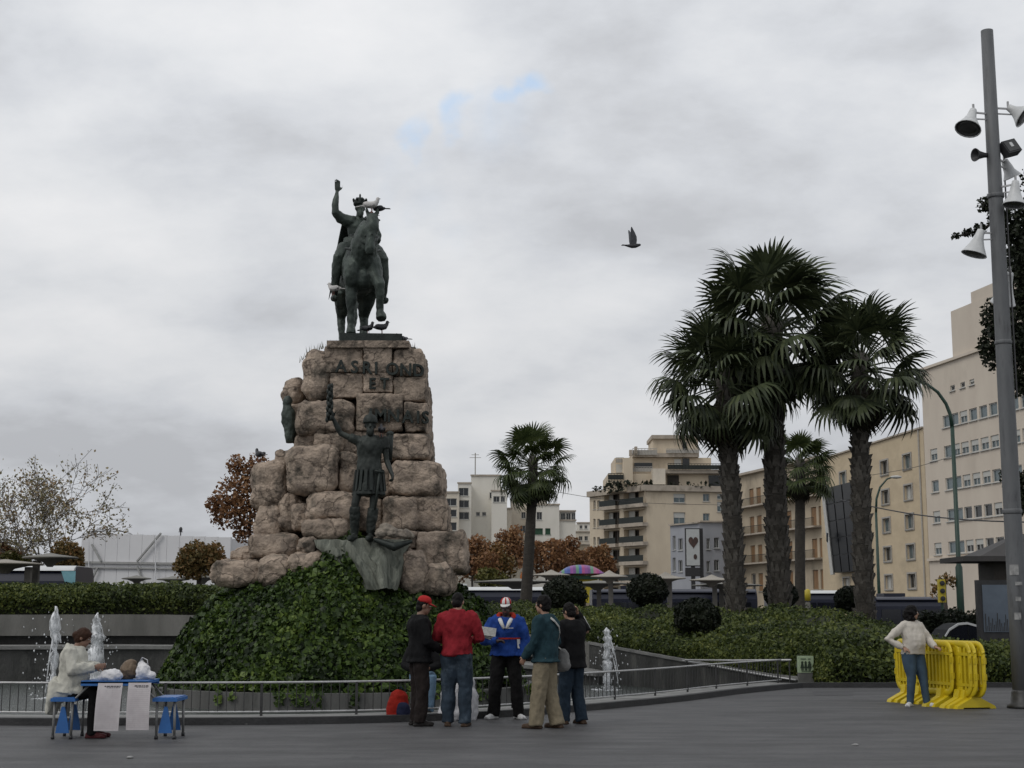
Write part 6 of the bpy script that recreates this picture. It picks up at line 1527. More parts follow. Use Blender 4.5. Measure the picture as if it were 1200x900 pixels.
for (x0, y0, x1, y1, d, m_) in ((590, 262, 662, 314, 229.0, m_paned), (400, 262, 452, 308, 229.0, m_inside), (248, 205, 330, 228, 231.3, m_paned), (165, 212, 198, 250, 231.3, m_wshut), (432, 188, 462, 214, 231.3, m_wshut), (470, 185, 500, 225, 231.3, m_paned), (470, 110, 488, 152, 232.3, m_paned)):
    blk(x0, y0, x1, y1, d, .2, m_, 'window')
for (x0, y0, x1, y1, d) in ((128, 252, 198, 283, 228.3), (240, 222, 332, 246, 229.5), (402, 206, 470, 236, 227.6), (240, 138, 352, 170, 230.2), (395, 140, 545, 160, 230.2), (470, 208, 664, 236, 227.5), (165, 180, 200, 205, 230.5)):
    u0, v0 = C2(x0, y0); u1, v1 = C2(x1, y1); a = P(u0, v1, d); b_ = P(u1, v0, d); mb = MB(); mb.box(((a.x + b_.x) / 2, d, b_.z - .06), (b_.x - a.x, .06, .10)); n_ = max(3, int((b_.x - a.x) / .45))
    for k in range(n_ + 1): mb.box((a.x + (b_.x - a.x) * k / n_, d, (a.z + b_.z) / 2 - .06), (.06, .06, b_.z - a.z - .12))
    mb.box(((a.x + b_.x) / 2, d + .05, (a.z + b_.z) / 2 - .1), (b_.x - a.x, .03, (b_.z - a.z) * .7)); part('terrace_railing', mb, m_rail if d < 229 else m_frame, B4)
rr = random.Random(9); pts = []
for k in range(280):
    x, y = rr.choice(((rr.uniform(55, 200), 326), (rr.uniform(200, 330), 300), (rr.uniform(320, 650), 306), (rr.uniform(120, 190), 300))); u, v = C2(x, y + rr.uniform(-12, 12)); pts.append(P(u, v, 227.6 + rr.uniform(-.6, .3)))
o = link('terrace_plants', leaves('terrace_plants', pts, [(0, -1, .3)] * len(pts), .55, 4), m_bush, B4); o['kind'] = 'stuff'
# --- grey house with the tall advertising panel
FG = Facade(XD(787, 196), XD(821.5, 190)); FH = Facade(XD(821.6, 190.05), XD(862, 191)); B5 = bld('grey_house', 'low grey house with small windows in front of the cream apartment block', FG)
HG = [FG.rect(*C2(x0, y0), *C2(x1, y1)) for x0, y0, x1, y1 in ((424, 540, 438, 605), (450, 552, 469, 606), (424, 640, 438, 702), (450, 652, 469, 705))]; HH = [FH.rect(*C2(x0, y0), *C2(x1, y1)) for x0, y0, x1, y1 in ((579, 552, 596, 602), (614, 548, 637, 596), (579, 655, 596, 705), (614, 650, 637, 700), (680, 548, 700, 596), (680, 650, 700, 700))]
FG.wall(B5, m_grey, GZ, FG.px(800, 615)[1], HG, depth=9); FH.wall(B5, m_grey, GZ, FH.px(822, 612)[1], HH, depth=9, name='side_wall')
for h in HG: window(FG, B5, h, 'plain', pane=m_paned, fm_=m_framew)
for h in HH: window(FH, B5, h, 'plain', pane=m_paned, fm_=m_framew)
mb = MB(); mb.box(FG.w(FG.len / 2, FG.px(800, 615)[1] + .1, 0), (FG.len, .6, .2), Matrix.Rotation(FG.ang, 3, 'Z')); part('parapet', mb, m_slab, B5); mb = MB(); mb.box(FH.w(FH.len / 2, FH.px(822, 612)[1] + .1, 0), (FH.len, .6, .2), Matrix.Rotation(FH.ang, 3, 'Z')); part('parapet', mb, m_slab, B5)
ad = 186.0; a = P(*C2(484, 680), ad); b_ = P(*C2(550, 505), ad); BB = thing('billboard', 'tall black framed advertising panel showing a brown heart on pale grey', 'billboard', ((a.x + b_.x) / 2, ad, GZ))
mb = MB(); mb.box(((a.x + b_.x) / 2, ad + .3, (a.z + b_.z) / 2), (b_.x - a.x, .5, b_.z - a.z)); part('frame', mb, m_black, BB); t_ = .12
mb = MB(); mb.box(((a.x + b_.x) / 2, ad + .02, (a.z + b_.z) / 2), (b_.x - a.x - 2 * t_, .08, b_.z - a.z - 2 * t_)); part('poster', mb, pm('poster_paper', (.48, .50, .50), (.42, .44, .44), 2, .8), BB)
cx_, cz_ = (a.x + b_.x) / 2 + .05, P(*C2(517, 568), ad).z; sc_ = .62; heart = []
for k in range(28): q = 2 * math.pi * k / 28; heart.append((cx_ + sc_ * .062 * 16 * math.sin(q) ** 3, cz_ + sc_ * .085 * (13 * math.cos(q) - 5 * math.cos(2 * q) - 2 * math.cos(3 * q) - math.cos(4 * q))))
m_heart = pm('print_brown', (.10, .055, .045), (.04, .03, .028), 1.5, .8); mb = MB(); mb.prism(heart, 'y', ad - .06, ad - .025); part('heart_print', mb, m_heart, BB)
z_ = P(*C2(528, 636), ad).z; mb = MB(); mb.prism([(cx_ + .22 + (.22) * math.cos(k * .45), z_ + .34 * math.sin(k * .45)) for k in range(14)], 'y', ad - .06, ad - .025); part('round_print', mb, m_heart, BB)
mb = MB(); p0 = P(*C2(561, 742), ad); p1 = P(*C2(561, 505), ad); mb.box((p0.x, ad + .6, (p0.z + p1.z) / 2), (.42, .5, p1.z - p0.z)); mb.box(((a.x + b_.x) / 2, ad + .4, (GZ + a.z) / 2), (.5, .5, a.z - GZ)); mb.box((P(*C2(517, 705), ad).x, ad + .3, P(*C2(517, 706), ad).z), (1.9, .5, 1.1)); part('support', mb, m_black, BB)
# --- distant white blocks
def C8(x, y): return 500 + x / 3.461, 470 + y / 3.461
def far_block(name, label, parts_, d0, group='distant white apartment houses'):
    F0 = None
    x0, y0, x1, y1 = parts_[0][:4]; c = P(*C8((x0 + x1) / 2, 700), d0); root = thing(name, label, 'building', (c.x, d0 + 4, GZ), group=group)
    for (x0, y0, x1, y1, dd, mat, wins) in parts_:
        d = d0 + dd; u0, v0 = C8(x0, y0); u1, v1 = C8(x1, y1); F = Facade(XD(u0, d), XD(u1, d)); zt = P((u0 + u1) / 2, v0, d).z; H = []
        for wn in wins: H.append(F.rect(*C8(wn[0], wn[1]), *C8(wn[2], wn[3])))
        F.wall(root, mat, GZ, zt, H, depth=10)
        for wn, h in zip(wins, H): window(F, root, h, wn[4] if len(wn) > 4 else 'plain', fm_=wn[5] if len(wn) > 5 else m_framew, pane=wn[6] if len(wn) > 6 else m_paned)
        mb = MB(); mb.box(F.w(F.len / 2, zt + .15, .1), (F.len + .3, .7, .3), None); part('parapet', mb, m_slab, root)
    return root
gw = ('plain', m_gshut, m_gshut)
far_block('terraced_house', 'distant terraced house with stacked deep balconies beside the rock monument', [
    (62, 372, 128, 560, 0, m_cream, [(70, 395, 122, 425), (70, 440, 122, 470), (70, 492, 122, 525)]), (124, 335, 178, 560, 3, m_whitew, [(130, 352, 170, 385), (130, 402, 172, 432), (130, 450, 172, 480)]), (20, 400, 62, 560, 2, m_cream, [(26, 415, 56, 440)])], 298)
far_block('white_tower', 'distant plain white tower block with an aerial on the roof', [(178, 304, 300, 470, 0, m_whitew, [(255, 370, 320, 395), (200, 450, 216, 466), (225, 450, 241, 466)]), (262, 366, 325, 480, -3, m_whitew, [(270, 386, 296, 410), (300, 386, 318, 410)])], 306)
far_block('cream_house', 'wide distant cream house with green shuttered windows and glazed roof room', [
    (226, 438, 345, 640, -1, m_cream, [(238, 446, 268, 464), (284, 446, 314, 464), (240, 500, 262, 524), (190, 500, 218, 530)]), (340, 400, 488, 640, 3, m_cream, [(378, 505, 400, 535), (446, 448, 468, 480), (384, 450, 402, 476), (436, 400, 452, 425)]),
    (420, 422, 540, 640, 0, m_whitew, [(432, 516, 471, 541, *gw), (481, 516, 502, 541, *gw), (432, 572, 466, 593, *gw), (472, 572, 500, 593, *gw), (446, 450, 468, 482)]), (538, 486, 607, 640, 1, m_whitew, []), (540, 448, 606, 486, 2, m_frame, [(544, 454, 562, 482), (566, 454, 584, 482), (588, 454, 603, 482)])], 312)
far_block('low_house', 'low distant beige house between the cream house and the balcony block', [(604, 532, 668, 640, 0, m_cream, [(618, 548, 632, 566), (640, 548, 654, 566)]), (612, 496, 672, 560, 12, m_whitew, [(620, 504, 632, 518), (640, 504, 652, 518)]), (560, 585, 668, 640, -8, m_old, [(575, 598, 590, 614)])], 330)
# aerials
mb = MB(); p = P(*C8(197, 306), 305); mb.tube([p, p + V3(0, 0, 5)], .12, 5); mb.beam(p + V3(-1.2, 0, 4), p + V3(1.2, 0, 4), .1, .1); mb.beam(p + V3(-.8, 0, 4.6), p + V3(.8, 0, 4.6), .1, .1); solo('roof_aerial', mb, m_frame, 'thin television aerial on the distant white tower', 'aerial')
# --- white shed wall at the left
FS = Facade(XD(92, 112), XD(268, 107)); SHD = bld('white_shed', 'long white panelled shed wall with diagonal struts beyond the hedge', FS, cat='shed'); zs0, zs1 = FS.px(130, 624)[1], FS.px(237, 631)[1]
m_shed = pm('white_sheet_wall', (.66, .66, .67), (.60, .60, .61), .3, .75); m_strut = pm('grey_strut', (.34, .34, .33), (.27, .27, .26), 4, .6)
npn = 12
for i in range(npn):
    q0, q1 = FS.len * i / npn + .012, FS.len * (i + 1) / npn - .012; zt_ = (zs0 + (zs1 - zs0) * i / npn); mb = MB(); mb.box(FS.w((q0 + q1) / 2, (GZ + zt_) / 2, .1), (q1 - q0, .2, zt_ - GZ), Matrix.Rotation(FS.ang, 3, 'Z')); part('panel', mb, m_shed, SHD)
mb = MB(); bk = [FS.w(0, GZ, .21), FS.w(FS.len, GZ, .21), FS.w(FS.len, GZ, 9), FS.w(0, GZ, 9)]; bk += [v + V3(0, 0, (zs1 if i in (1, 2) else zs0) - GZ - .06) for i, v in enumerate(bk)]; mb.add(bk, [(0, 1, 5, 4), (1, 2, 6, 5), (2, 3, 7, 6), (3, 0, 4, 7), (4, 5, 6, 7)]); part('body', mb, m_shed, SHD)
def fs(u, v, dep=-.25): q, z = FS.px(u, v); return FS.w(q, z, dep)
for (a, b_) in (((110, 638), (121, 658)), ((163, 658), (191, 625)), ((108, 684), (117, 665)), ((163, 664), (172, 685))):
    mb = MB(); mb.beam(fs(*a), fs(*b_), .13, .12); part('strut', mb, m_strut, SHD)
mb = MB(); mb.beam(fs(95, 659, -.12), fs(232, 661, -.12), .18, .16); mb.beam(fs(95, 665, -.12), fs(232, 667, -.12), .12, .1); part('rail', mb, m_strut, SHD)
for u in (107, 185): mb = MB(); mb.tube([fs(u, 632, -.3), fs(u, 690, -.3)], .05, 6); part('mast', mb, m_shed, SHD)
p = fs(207, 628, .5); mb = MB(); mb.tube([p, p + V3(0, 0, .35)], .05, 6); mb.ell(p + V3(0, 0, .5), (.13, .1, .2)); mb.box(p + V3(0, 0, .32), (.3, .12, .05)); part('roof_vent', mb, m_black, SHD)
# ================================================================ vehicles
m_busd = pm('navy_bus_paint', (.014, .017, .035), (.011, .013, .028), 1, .3); m_busw = pm('white_bus_roof', (.62, .63, .63), (.55, .56, .56), 1, .45); m_busg = pm('bus_window_glass', (.012, .014, .020), (.008, .009, .014), 1, .1); m_tyre = pm('tyre', (.02, .02, .02)); m_aqua = pm('pale_blue_panel', (.20, .42, .48), rough=.4)
def bus(u0, u1, vtop, d, label, roof=None, flip=1, zb=-.75, aqua=False, fleet='buses on the road behind the planting'):
    x0, x1 = XD(u0, d).x, XD(u1, d).x; zt = P((u0 + u1) / 2, vtop, d).z; root = thing('bus', label, 'bus', ((x0 + x1) / 2, d + 1.25, zb), group=fleet); ln = x1 - x0; h = zt - zb; W = 2.5; y0 = d
    prof = [(0, .35), (0, h * .86), (.10, h * .93), (.3, h - .02), (W - .3, h - .02), (W - .1, h * .93), (W, h * .86), (W, .35)]
    mb = MB(); vs = [(x0, y0 + a, zb + b_) for a, b_ in prof] + [(x1, y0 + a, zb + b_) for a, b_ in prof]; n = len(prof); mb.add(vs, [tuple(range(n - 1, -1, -1)), tuple(range(n, 2 * n))] + [(i, (i + 1) % n, n + (i + 1) % n, n + i) for i in range(n)]); body = part('body', mb, m_busd, root)
    mb = MB(); mb.prism([(y0 - .02, zb + h * .955), (y0 + .06, zb + h * .975), (y0 + .28, zb + h + .01), (y0 + W - .28, zb + h + .01), (y0 + W - .06, zb + h * .975), (y0 + W + .02, zb + h * .955)], 'x', x0 + .05, x1 - .05); part('roof', mb, roof or m_busw, root)
    nw = max(3, int(ln / 1.5))
    for k in range(nw):
        a = x0 + .25 + (ln - .5) * k / nw; b_ = x0 + .25 + (ln - .5) * (k + 1) / nw - .08; mb = MB(); mb.box(((a + b_) / 2, y0 - .012, zb + h * .63), (b_ - a, .05, h * .36)); part('window', mb, m_busg, root)
    xe = x1 if flip > 0 else x0; mb = MB(); mb.box((xe + .012 * flip, y0 + W / 2, zb + h * .62), (.06, W - .5, h * .42)); part('windscreen', mb, m_busg, root)
    for f in (.18, .78): mb = MB(); mb.lathe([(.48, -.15), (.50, -.1), (.50, .1), (.48, .15)], 16, (x0 + ln * f, y0 + .12, zb + .5), Matrix.Rotation(R(90), 3, 'X')); w_ = part('wheel', mb, m_tyre, root, True); mb = MB(); mb.lathe([(.26, 0), (.2, .05)], 12, (x0 + ln * f, y0 - .03, zb + .5), Matrix.Rotation(R(90), 3, 'X')); part('rim', mb, m_frame, w_)
    mb = MB(); mb.box((x0 + ln * .3, y0 + W / 2, zb + h + .10), (min(2, ln * .3), 1.5, .16)); part('roof_unit', mb, roof or m_busw, root)
    if aqua: mb = MB(); mb.prism([(x1 - .50, zb + h * .95), (x1 - .22, zb + h * .76), (x1 + .03, zb + h * .70), (x1 + .03, zb + h * .95)], 'y', y0 - .05, y0 - .025); part('front_panel', mb, m_aqua, root)
    return root
bus(-150, 86, 663, 54, 'navy bus with white roof and pale blue front corner beyond the left hedge', aqua=True)
bus(470, 646, 688, 74, 'navy bus with bright white roof edge passing behind the single palm')
bus(694, 888, 690.5, 72, 'long dark navy bus behind the round bushes below the balcony block', m_busd)
bus(905, 988, 692, 79, 'dark bus with white roof between the palm trunks')
bus(1027, 1111, 699.5, 70, 'dark bus right of the palms with people at its windows', m_busd, zb=-.9)
# white car behind the shrubs
d = 47.0; x0, x1 = XD(1110, d).x, XD(1182, d).x; car = thing('parked_car', 'white car mostly hidden behind the shrubs near the kiosk', 'car', ((x0 + x1) / 2, d + .8, -.2)); zb = -.2
side = [(0, .35), (.02, .62), (.35, .86), (.62, 1.18), (1.0, 1.36), (1.35, 1.385), (1.75, 1.30), (2.15, 1.02), (2.5, .84), (2.95, .66), (3.1, .45), (3.08, .25), (.1, .25)]
k_ = (x1 - x0) / 3.1 * 1.25; side = [(x0 - .45 + x * k_, zb + z * 1.0) for x, z in side]
mb = MB(); mb.prism(side, 'y', d, d + 1.65); part('body', mb, pm('dull_dark_glass', (.02, .022, .024), rough=.7, spec=.1), car)
rf_ = side[2:10]; mb = MB(); mb.prism([(x, z + .035) for x, z in rf_] + [(x, z - .035) for x, z in rf_[::-1]], 'y', d - .03, d + .05); part('roof', mb, m_busw, car)
mb = MB(); sw = [(.55, .88), (.74, 1.16), (1.04, 1.285), (1.35, 1.31), (1.35, .86)]; mb.prism([(x0 - .45 + x * k_, zb + z) for x, z in sw], 'y', d - .02, d + .02); part('window', mb, m_busg, car); mb = MB(); sw = [(1.41, .86), (1.41, 1.31), (1.72, 1.235), (2.08, .98), (2.1, .86)]; mb.prism([(x0 - .45 + x * k_, zb + z) for x, z in sw], 'y', d - .02, d + .02); part('window', mb, m_busg, car)
mb = MB(); mb.prism([(x0 - .45 + x * k_, zb + z) for x, z in ((.02, .3), (.05, .82), (3.0, .62), (3.05, .3))], 'y', d - .015, d + .01); part('door_panel', mb, m_busd, car)
for f in (.7, 2.45): mb = MB(); mb.lathe([(.30, -.1), (.31, -.06), (.31, .06), (.30, .1)], 16, (x0 - .45 + f * k_, d + .08, zb + .31), Matrix.Rotation(R(90), 3, 'X')); part('wheel', mb, m_tyre, car, True)
# ================================================================ shelters, fair, kiosk, lamps
m_canvas = pm('pale_canopy', (.33, .30, .255), (.25, .23, .195), .6, .7); m_canopyd = pm('canopy_underside_grey', (.20, .195, .175), (.15, .145, .13), .8, .8); m_post = pm('grey_wooden_post', (.15, .14, .125), (.10, .095, .085), 2, .85)
def shelter(u, v, half, d, label, post_u=None, mat=None, peak=0.0, tilt=0.0, vpost=712):
    c = P(u, v, d); r = half * mpp(d); root = thing('bus_shelter', label, 'shelter', (c.x, d, GZ), group='saucer roofed shelters along the road')
    mb = MB(); n = 28
    prof = [(.02, .16 + peak), (.10, .15 + peak * .75), (.30, .11 + peak * .25), (.62, .07), (.92, .03), (1.0, .0), (.97, -.03), (.6, -.06), (.25, -.16), (.10, -.32)]
    vs = []
    for rr_, z in prof:
        for k in range(n): a = 2 * math.pi * k / n; x = r * rr_ * math.cos(a); vs.append((c.x + x, d + min(r, 2.2) * rr_ * math.sin(a), c.z + z + tilt * x + .10 * peak * math.cos(2 * a) * rr_))
    mb.add(vs, [(i * n + k, i * n + (k + 1) % n, (i + 1) * n + (k + 1) % n, (i + 1) * n + k) for i in range(len(prof) - 1) for k in range(n)]); part('roof', mb, mat or m_canvas, root, True)
    px0 = XD(post_u, d).x if post_u else c.x; mb = MB(); mb.box((px0, d, (GZ + c.z - .1) / 2), (.20, .20, c.z - .1 - GZ)); part('post', mb, m_post, root)
    return root
shelter(59, 653.5, 32, 50.5, 'upper saucer shelter roof over the bus beyond the left hedge', 40, m_canopyd)
shelter(6, 661, 44, 49, 'lower pale shelter roof at the far left above the hedge', 31)
shelter(605, 682, 50, 66, 'flat grey shelter roof crossed by the single palm trunk', 640, m_canopyd)
shelter(646, 674, 22, 70, 'small pale shelter roof left of the yellow fair stall', 652, peak=.10)
shelter(714, 676, 22, 66, 'pale peaked shelter roof right of the striped fair canopy', 716, peak=.14)
shelter(780, 678, 24, 66, 'pale peaked shelter roof below the advertising panel', 785, peak=.14)
shelter(834, 680, 26, 68, 'pale shelter roof just left of the first thick palm trunk', 838, peak=.10)
shelter(700, 684, 36, 69, 'flat grey shelter roof under the fair stall', 702, m_canopyd)
shelter(852, 686, 42, 70, 'flat grey shelter roof passing behind the first thick palm trunk', 846, m_canopyd)
shelter(160, 678, 17, 72, 'small dark saucer table roof low over the left hedge', 160, m_canopyd)
shelter(203, 679, 19, 72, 'small dark saucer roof between the shed strut and the olive shrub', 203, m_canopyd)
shelter(238, 677, 22, 72, 'flat dark saucer roof touching the boulders beside the olive shrub', 232, m_canopyd)
# fair stall
FD = 84; c = P(682, 672, FD); FST = thing('fair_stall', 'fairground stall with a multicoloured striped canopy over a yellow body', 'stall', (c.x, FD + 1.5, GZ)); cols_ = [(.16, .05, .22), (.05, .08, .30), (.35, .06, .20), (.10, .25, .16), (.30, .28, .30), (.24, .06, .26), (.06, .10, .34), (.36, .12, .22)]
L_ = 27 * mpp(FD); ns = 16
for k in range(ns):
    mb = MB(); vs = []
    for q in (k / ns, (k + 1) / ns):
        x = -L_ + 2 * L_ * q; hgt = (1 - abs(2 * q - 1) ** 2.6) * .52 + .02
        for a in np.linspace(0, math.pi, 9): vs.append((c.x + x, FD + 1.6 - 1.6 * math.cos(a), c.z + .0 + hgt * math.sin(a) ** .7))
    mb.add(vs, [(i, i + 1, 10 + i, 9 + i) for i in range(8)]); cc_ = cols_[(k * 3 + k // 4) % 8]; part('canopy_stripe', mb, pm('stripe_%d' % ((k * 3 + k // 4) % 8), cc_, tuple(x * .7 for x in cc_), 3, .5), FST, True, fix=False)
m_fy = pm('fair_yellow', (.50, .40, .03), (.42, .33, .02), 2, .5); a = P(670, 690, FD + .4); b_ = P(700, 674, FD + .4)
mb = MB(); mb.box(((a.x + b_.x) / 2, FD + 1.6, (a.z + b_.z) / 2 - .4), (b_.x - a.x, 2.2, b_.z - a.z + .8)); part('counter', mb, m_fy, FST)
mb = MB(); mb.box(((a.x + b_.x) / 2, FD + .35, b_.z - .12), (b_.x - a.x + .3, .1, .22)); part('green_trim', mb, m_gshut, FST)
for s_ in (-1, 1): mb = MB(); mb.box((c.x + s_ * 1.15, FD + .8, (GZ + c.z) / 2), (.12, .12, c.z - GZ)); part('post', mb, m_fy, FST)
c = P(617, 676, 82); RD = thing('fair_ride', 'round fairground ride of cream and orange rings with a yellow box', 'ride', (c.x, 82, GZ))
def ringm(r0, r1): 
    mb = MB(); n = 28; vs = []
    for k in range(n): a = 2 * math.pi * k / n; ca, sa = math.cos(a), math.sin(a); vs += [(c.x + r0 * ca, 82, c.z + r0 * sa), (c.x + r1 * ca, 82, c.z + r1 * sa), (c.x + r1 * ca, 82.2, c.z + r1 * sa), (c.x + r0 * ca, 82.2, c.z + r0 * sa)]
    mb.add(vs, [(4 * k + i, 4 * k + (i + 1) % 4, (4 * k + 4) % (4 * n) + (i + 1) % 4, (4 * k + 4) % (4 * n) + i) for k in range(n) for i in range(4)]); return mb
part('outer_ring', ringm(.42, .56), m_canvas, RD); part('inner_ring', ringm(.24, .36), pm('fair_orange', (.45, .14, .03), rough=.5), RD); mb = MB(); mb.box((c.x, 82.1, (GZ + c.z) / 2 - .2), (.2, .2, c.z - GZ - .4)); part('stand', mb, m_post, RD); a = P(604, 684.5, 81.6); mb = MB(); mb.box((a.x, 81.6, a.z - .1), (.55, .5, .62)); mb.box((a.x, 81.6, (GZ + a.z - .4) / 2), (.2, .2, a.z - .4 - GZ)); part('ticket_box', mb, m_fy, RD)
# kiosk
KD = 41.0; m_kroof = pm('dark_kiosk_roof', (.055, .052, .050), (.035, .033, .032), 1.5, .7); m_kwall = pm('dark_kiosk_wall', (.050, .042, .034), (.03, .026, .022), 2, .7); a = P(1150, 715, KD + 1.3); KX0 = a.x; KX1 = KX0 + 3.6; ze = P(1140, 656, KD - .8).z; zr = P(1184, 627, KD + 1).z
KI = thing('kiosk', 'dark kiosk with overhanging hipped roof beside the lamp column', 'kiosk', ((KX0 + KX1) / 2, KD + .7, 0)); mb = MB(); mb.box(((KX0 + KX1) / 2, KD + .7, ze / 2 - .02), (KX1 - KX0, 1.4, ze - .04)); part('wall', mb, m_kwall, KI)
ex0, ex1 = P(1106, 656, KD + 1.2).x, KX1 + 1.0; mb = MB(); mb.box(((ex0 + ex1) / 2, KD + .5, ze + .04), (ex1 - ex0, 2.2, .14)); part('eave', mb, m_kroof, KI)
mb = MB(); r0 = [(ex0 + .5, KD - .6, ze + .112), (ex1 - .3, KD - .6, ze + .112), (ex1 - .3, KD + 1.55, ze + .112), (ex0 + .5, KD + 1.55, ze + .112)]; r1 = [(KX0 + .9, KD + .4, zr), (KX1 - .7, KD + .4, zr), (KX1 - .7, KD + .7, zr), (KX0 + .9, KD + .7, zr)]; mb.add(r0 + r1, [(i, (i + 1) % 4, 4 + (i + 1) % 4, 4 + i) for i in range(4)] + [(4, 5, 6, 7)]); part('roof', mb, m_kroof, KI)

a = P(1152.5, 742, KD - .6); b_ = P(1186, 684, KD - .6); m_adp = pm('blue_grey_poster', (.12, .15, .19), (.07, .09, .12), .9, .35)
LBX = thing('advertising_lightbox', 'black framed advertising stand with a dim blue grey skyline poster before the kiosk', 'advertisement', ((a.x + b_.x) / 2, KD - .5, 0)); mb = MB(); mb.box(((a.x + b_.x) / 2, KD - .45, (a.z + b_.z) / 2 - .15), (b_.x - a.x + .2, .22, b_.z - a.z + .5)); mb.box(((a.x + b_.x) / 2, KD - .45, (a.z - .4) / 2), (.5, .2, max(.1, a.z - .35))); part('frame', mb, m_black, LBX)
mb = MB(); mb.box(((a.x + b_.x) / 2, KD - .575, (a.z + b_.z) / 2), (b_.x - a.x - .06, .03, b_.z - a.z - .06)); part('poster', mb, m_adp, LBX); mb = MB(); rr = random.Random(2); x = a.x + .05
while x < b_.x - .08: w_ = rr.uniform(.03, .06); hh = rr.uniform(.12, .5); mb.box((x + w_ / 2, KD - .592, a.z + .05 + hh / 2), (w_ * .5, .006, hh)); x += w_
part('skyline_print', mb, m_black, LBX)
# green lamps
m_green = pm('green_lamp_paint', (.018, .05, .035), (.012, .036, .025), 4, .5); gd = 62; X = XD(1126, gd).x
GL = thing('street_lamp', 'tall dark green street lamp with curved arm reaching over the palms', 'street lamp', (X, gd, GZ), group='curved arm street lamps'); zt_ = P(1116, 500, gd).z; mb = MB(); mb.tube([(X, gd, GZ), (X, gd, 3.4), (X, gd, 3.5), (X, gd, zt_)], [.16, .15, .10, .085], 10); part('post', mb, m_green, GL, True)
mb = MB(); mb.tube([(X, gd, zt_ - .05), (X - .05, gd, zt_ + .5), (X - .22, gd, zt_ + 1.0), (X - .55, gd, zt_ + 1.5), (X - 1.0, gd, zt_ + 1.85), (X - 1.4, gd, zt_ + 1.98)], [.085, .08, .075, .07, .06, .055], 9); part('arm', mb, m_green, GL, True); mb = MB(); mb.ell((X - 1.62, gd, zt_ + 2.0), (.38, .16, .09)); part('lamp_head', mb, m_green, GL, True)
gd = 88; X = XD(1031, gd).x; GL = thing('street_lamp', 'smaller slim street lamp with curved arm before the stone building', 'street lamp', (X, gd, GZ), group='curved arm street lamps'); zt_ = P(1031, 600, gd).z; mb = MB(); mb.tube([(X, gd, GZ), (X, gd, zt_)], [.12, .075], 9); part('post', mb, m_green, GL, True); mb = MB(); mb.tube([(X, gd, zt_ - .05), (X + .06, gd, zt_ + .8), (X + .3, gd, zt_ + 1.5), (X + .75, gd, zt_ + 2.0), (X + 1.1, gd, zt_ + 2.12)], [.075, .07, .06, .05, .045], 8); part('arm', mb, m_green, GL, True); mb = MB(); mb.ell((X + 1.3, gd, zt_ + 2.12), (.36, .16, .10)); part('lamp_head', mb, m_framew, GL, True)
# traffic light
td = 60; X = XD(1104.5, td).x; TL = thing('traffic_light', 'yellow traffic light half hidden behind the shrubs near the kiosk', 'traffic light', (X, td, GZ)); z0 = P(1104, 706, td).z; z1_ = P(1104, 679, td).z; mb = MB(); mb.tube([(X, td, GZ), (X, td, z0 + .1)], .06, 8); part('post', mb, m_green, TL); mb = MB(); mb.box((X, td, (z0 + z1_) / 2), (.28, .22, z1_ - z0)); part('housing', mb, m_fy, TL)
for k in range(3): mb = MB(); mb.lathe([(.10, 0), (.10, .06), (.03, .07)], 12, (X, td - .11, z0 + (z1_ - z0) * (k + .5) / 3), Matrix.Rotation(R(90), 3, 'X')); part('lens', mb, m_black, TL)
# yellow marker post by the small palm
X = XD(947, 60).x; mb = MB(); mb.lathe([(.10, -.75), (.10, 1.9), (.02, 1.98)], 10, (X, 60, 0)); mk = thing('marker_post', 'thin post with yellow top standing beside the smaller palm', 'post', (X, 60, GZ)); part('post', mb, m_post, mk, True); mb = MB(); mb.lathe([(.12, 1.98), (.12, 2.4), (.02, 2.46)], 10, (X, 60, 0)); part('top', mb, m_fy, mk, True)
# overhead wires
def wire(label, pts, r=.02): mb = MB(); mb.tube(catmull(pts, 8), r, 5); solo('overhead_wire', mb, m_black, label, 'wire', 'overhead wires')
wire('dark overhead wire sagging from the palms across the pale office block', [P(985, 586, 80), P(1060, 601, 75), P(1130, 609, 70), P(1205, 612, 66)], .035)
wire('thin overhead wire crossing from the single palm to the balcony block', [P(640, 574, 120), P(700, 584, 130), P(770, 590, 140), P(870, 592, 150)], .022)
wire('thin overhead wire in front of the stone building', [P(1000, 560, 90), P(1070, 548, 85), P(1130, 530, 80)], .015)
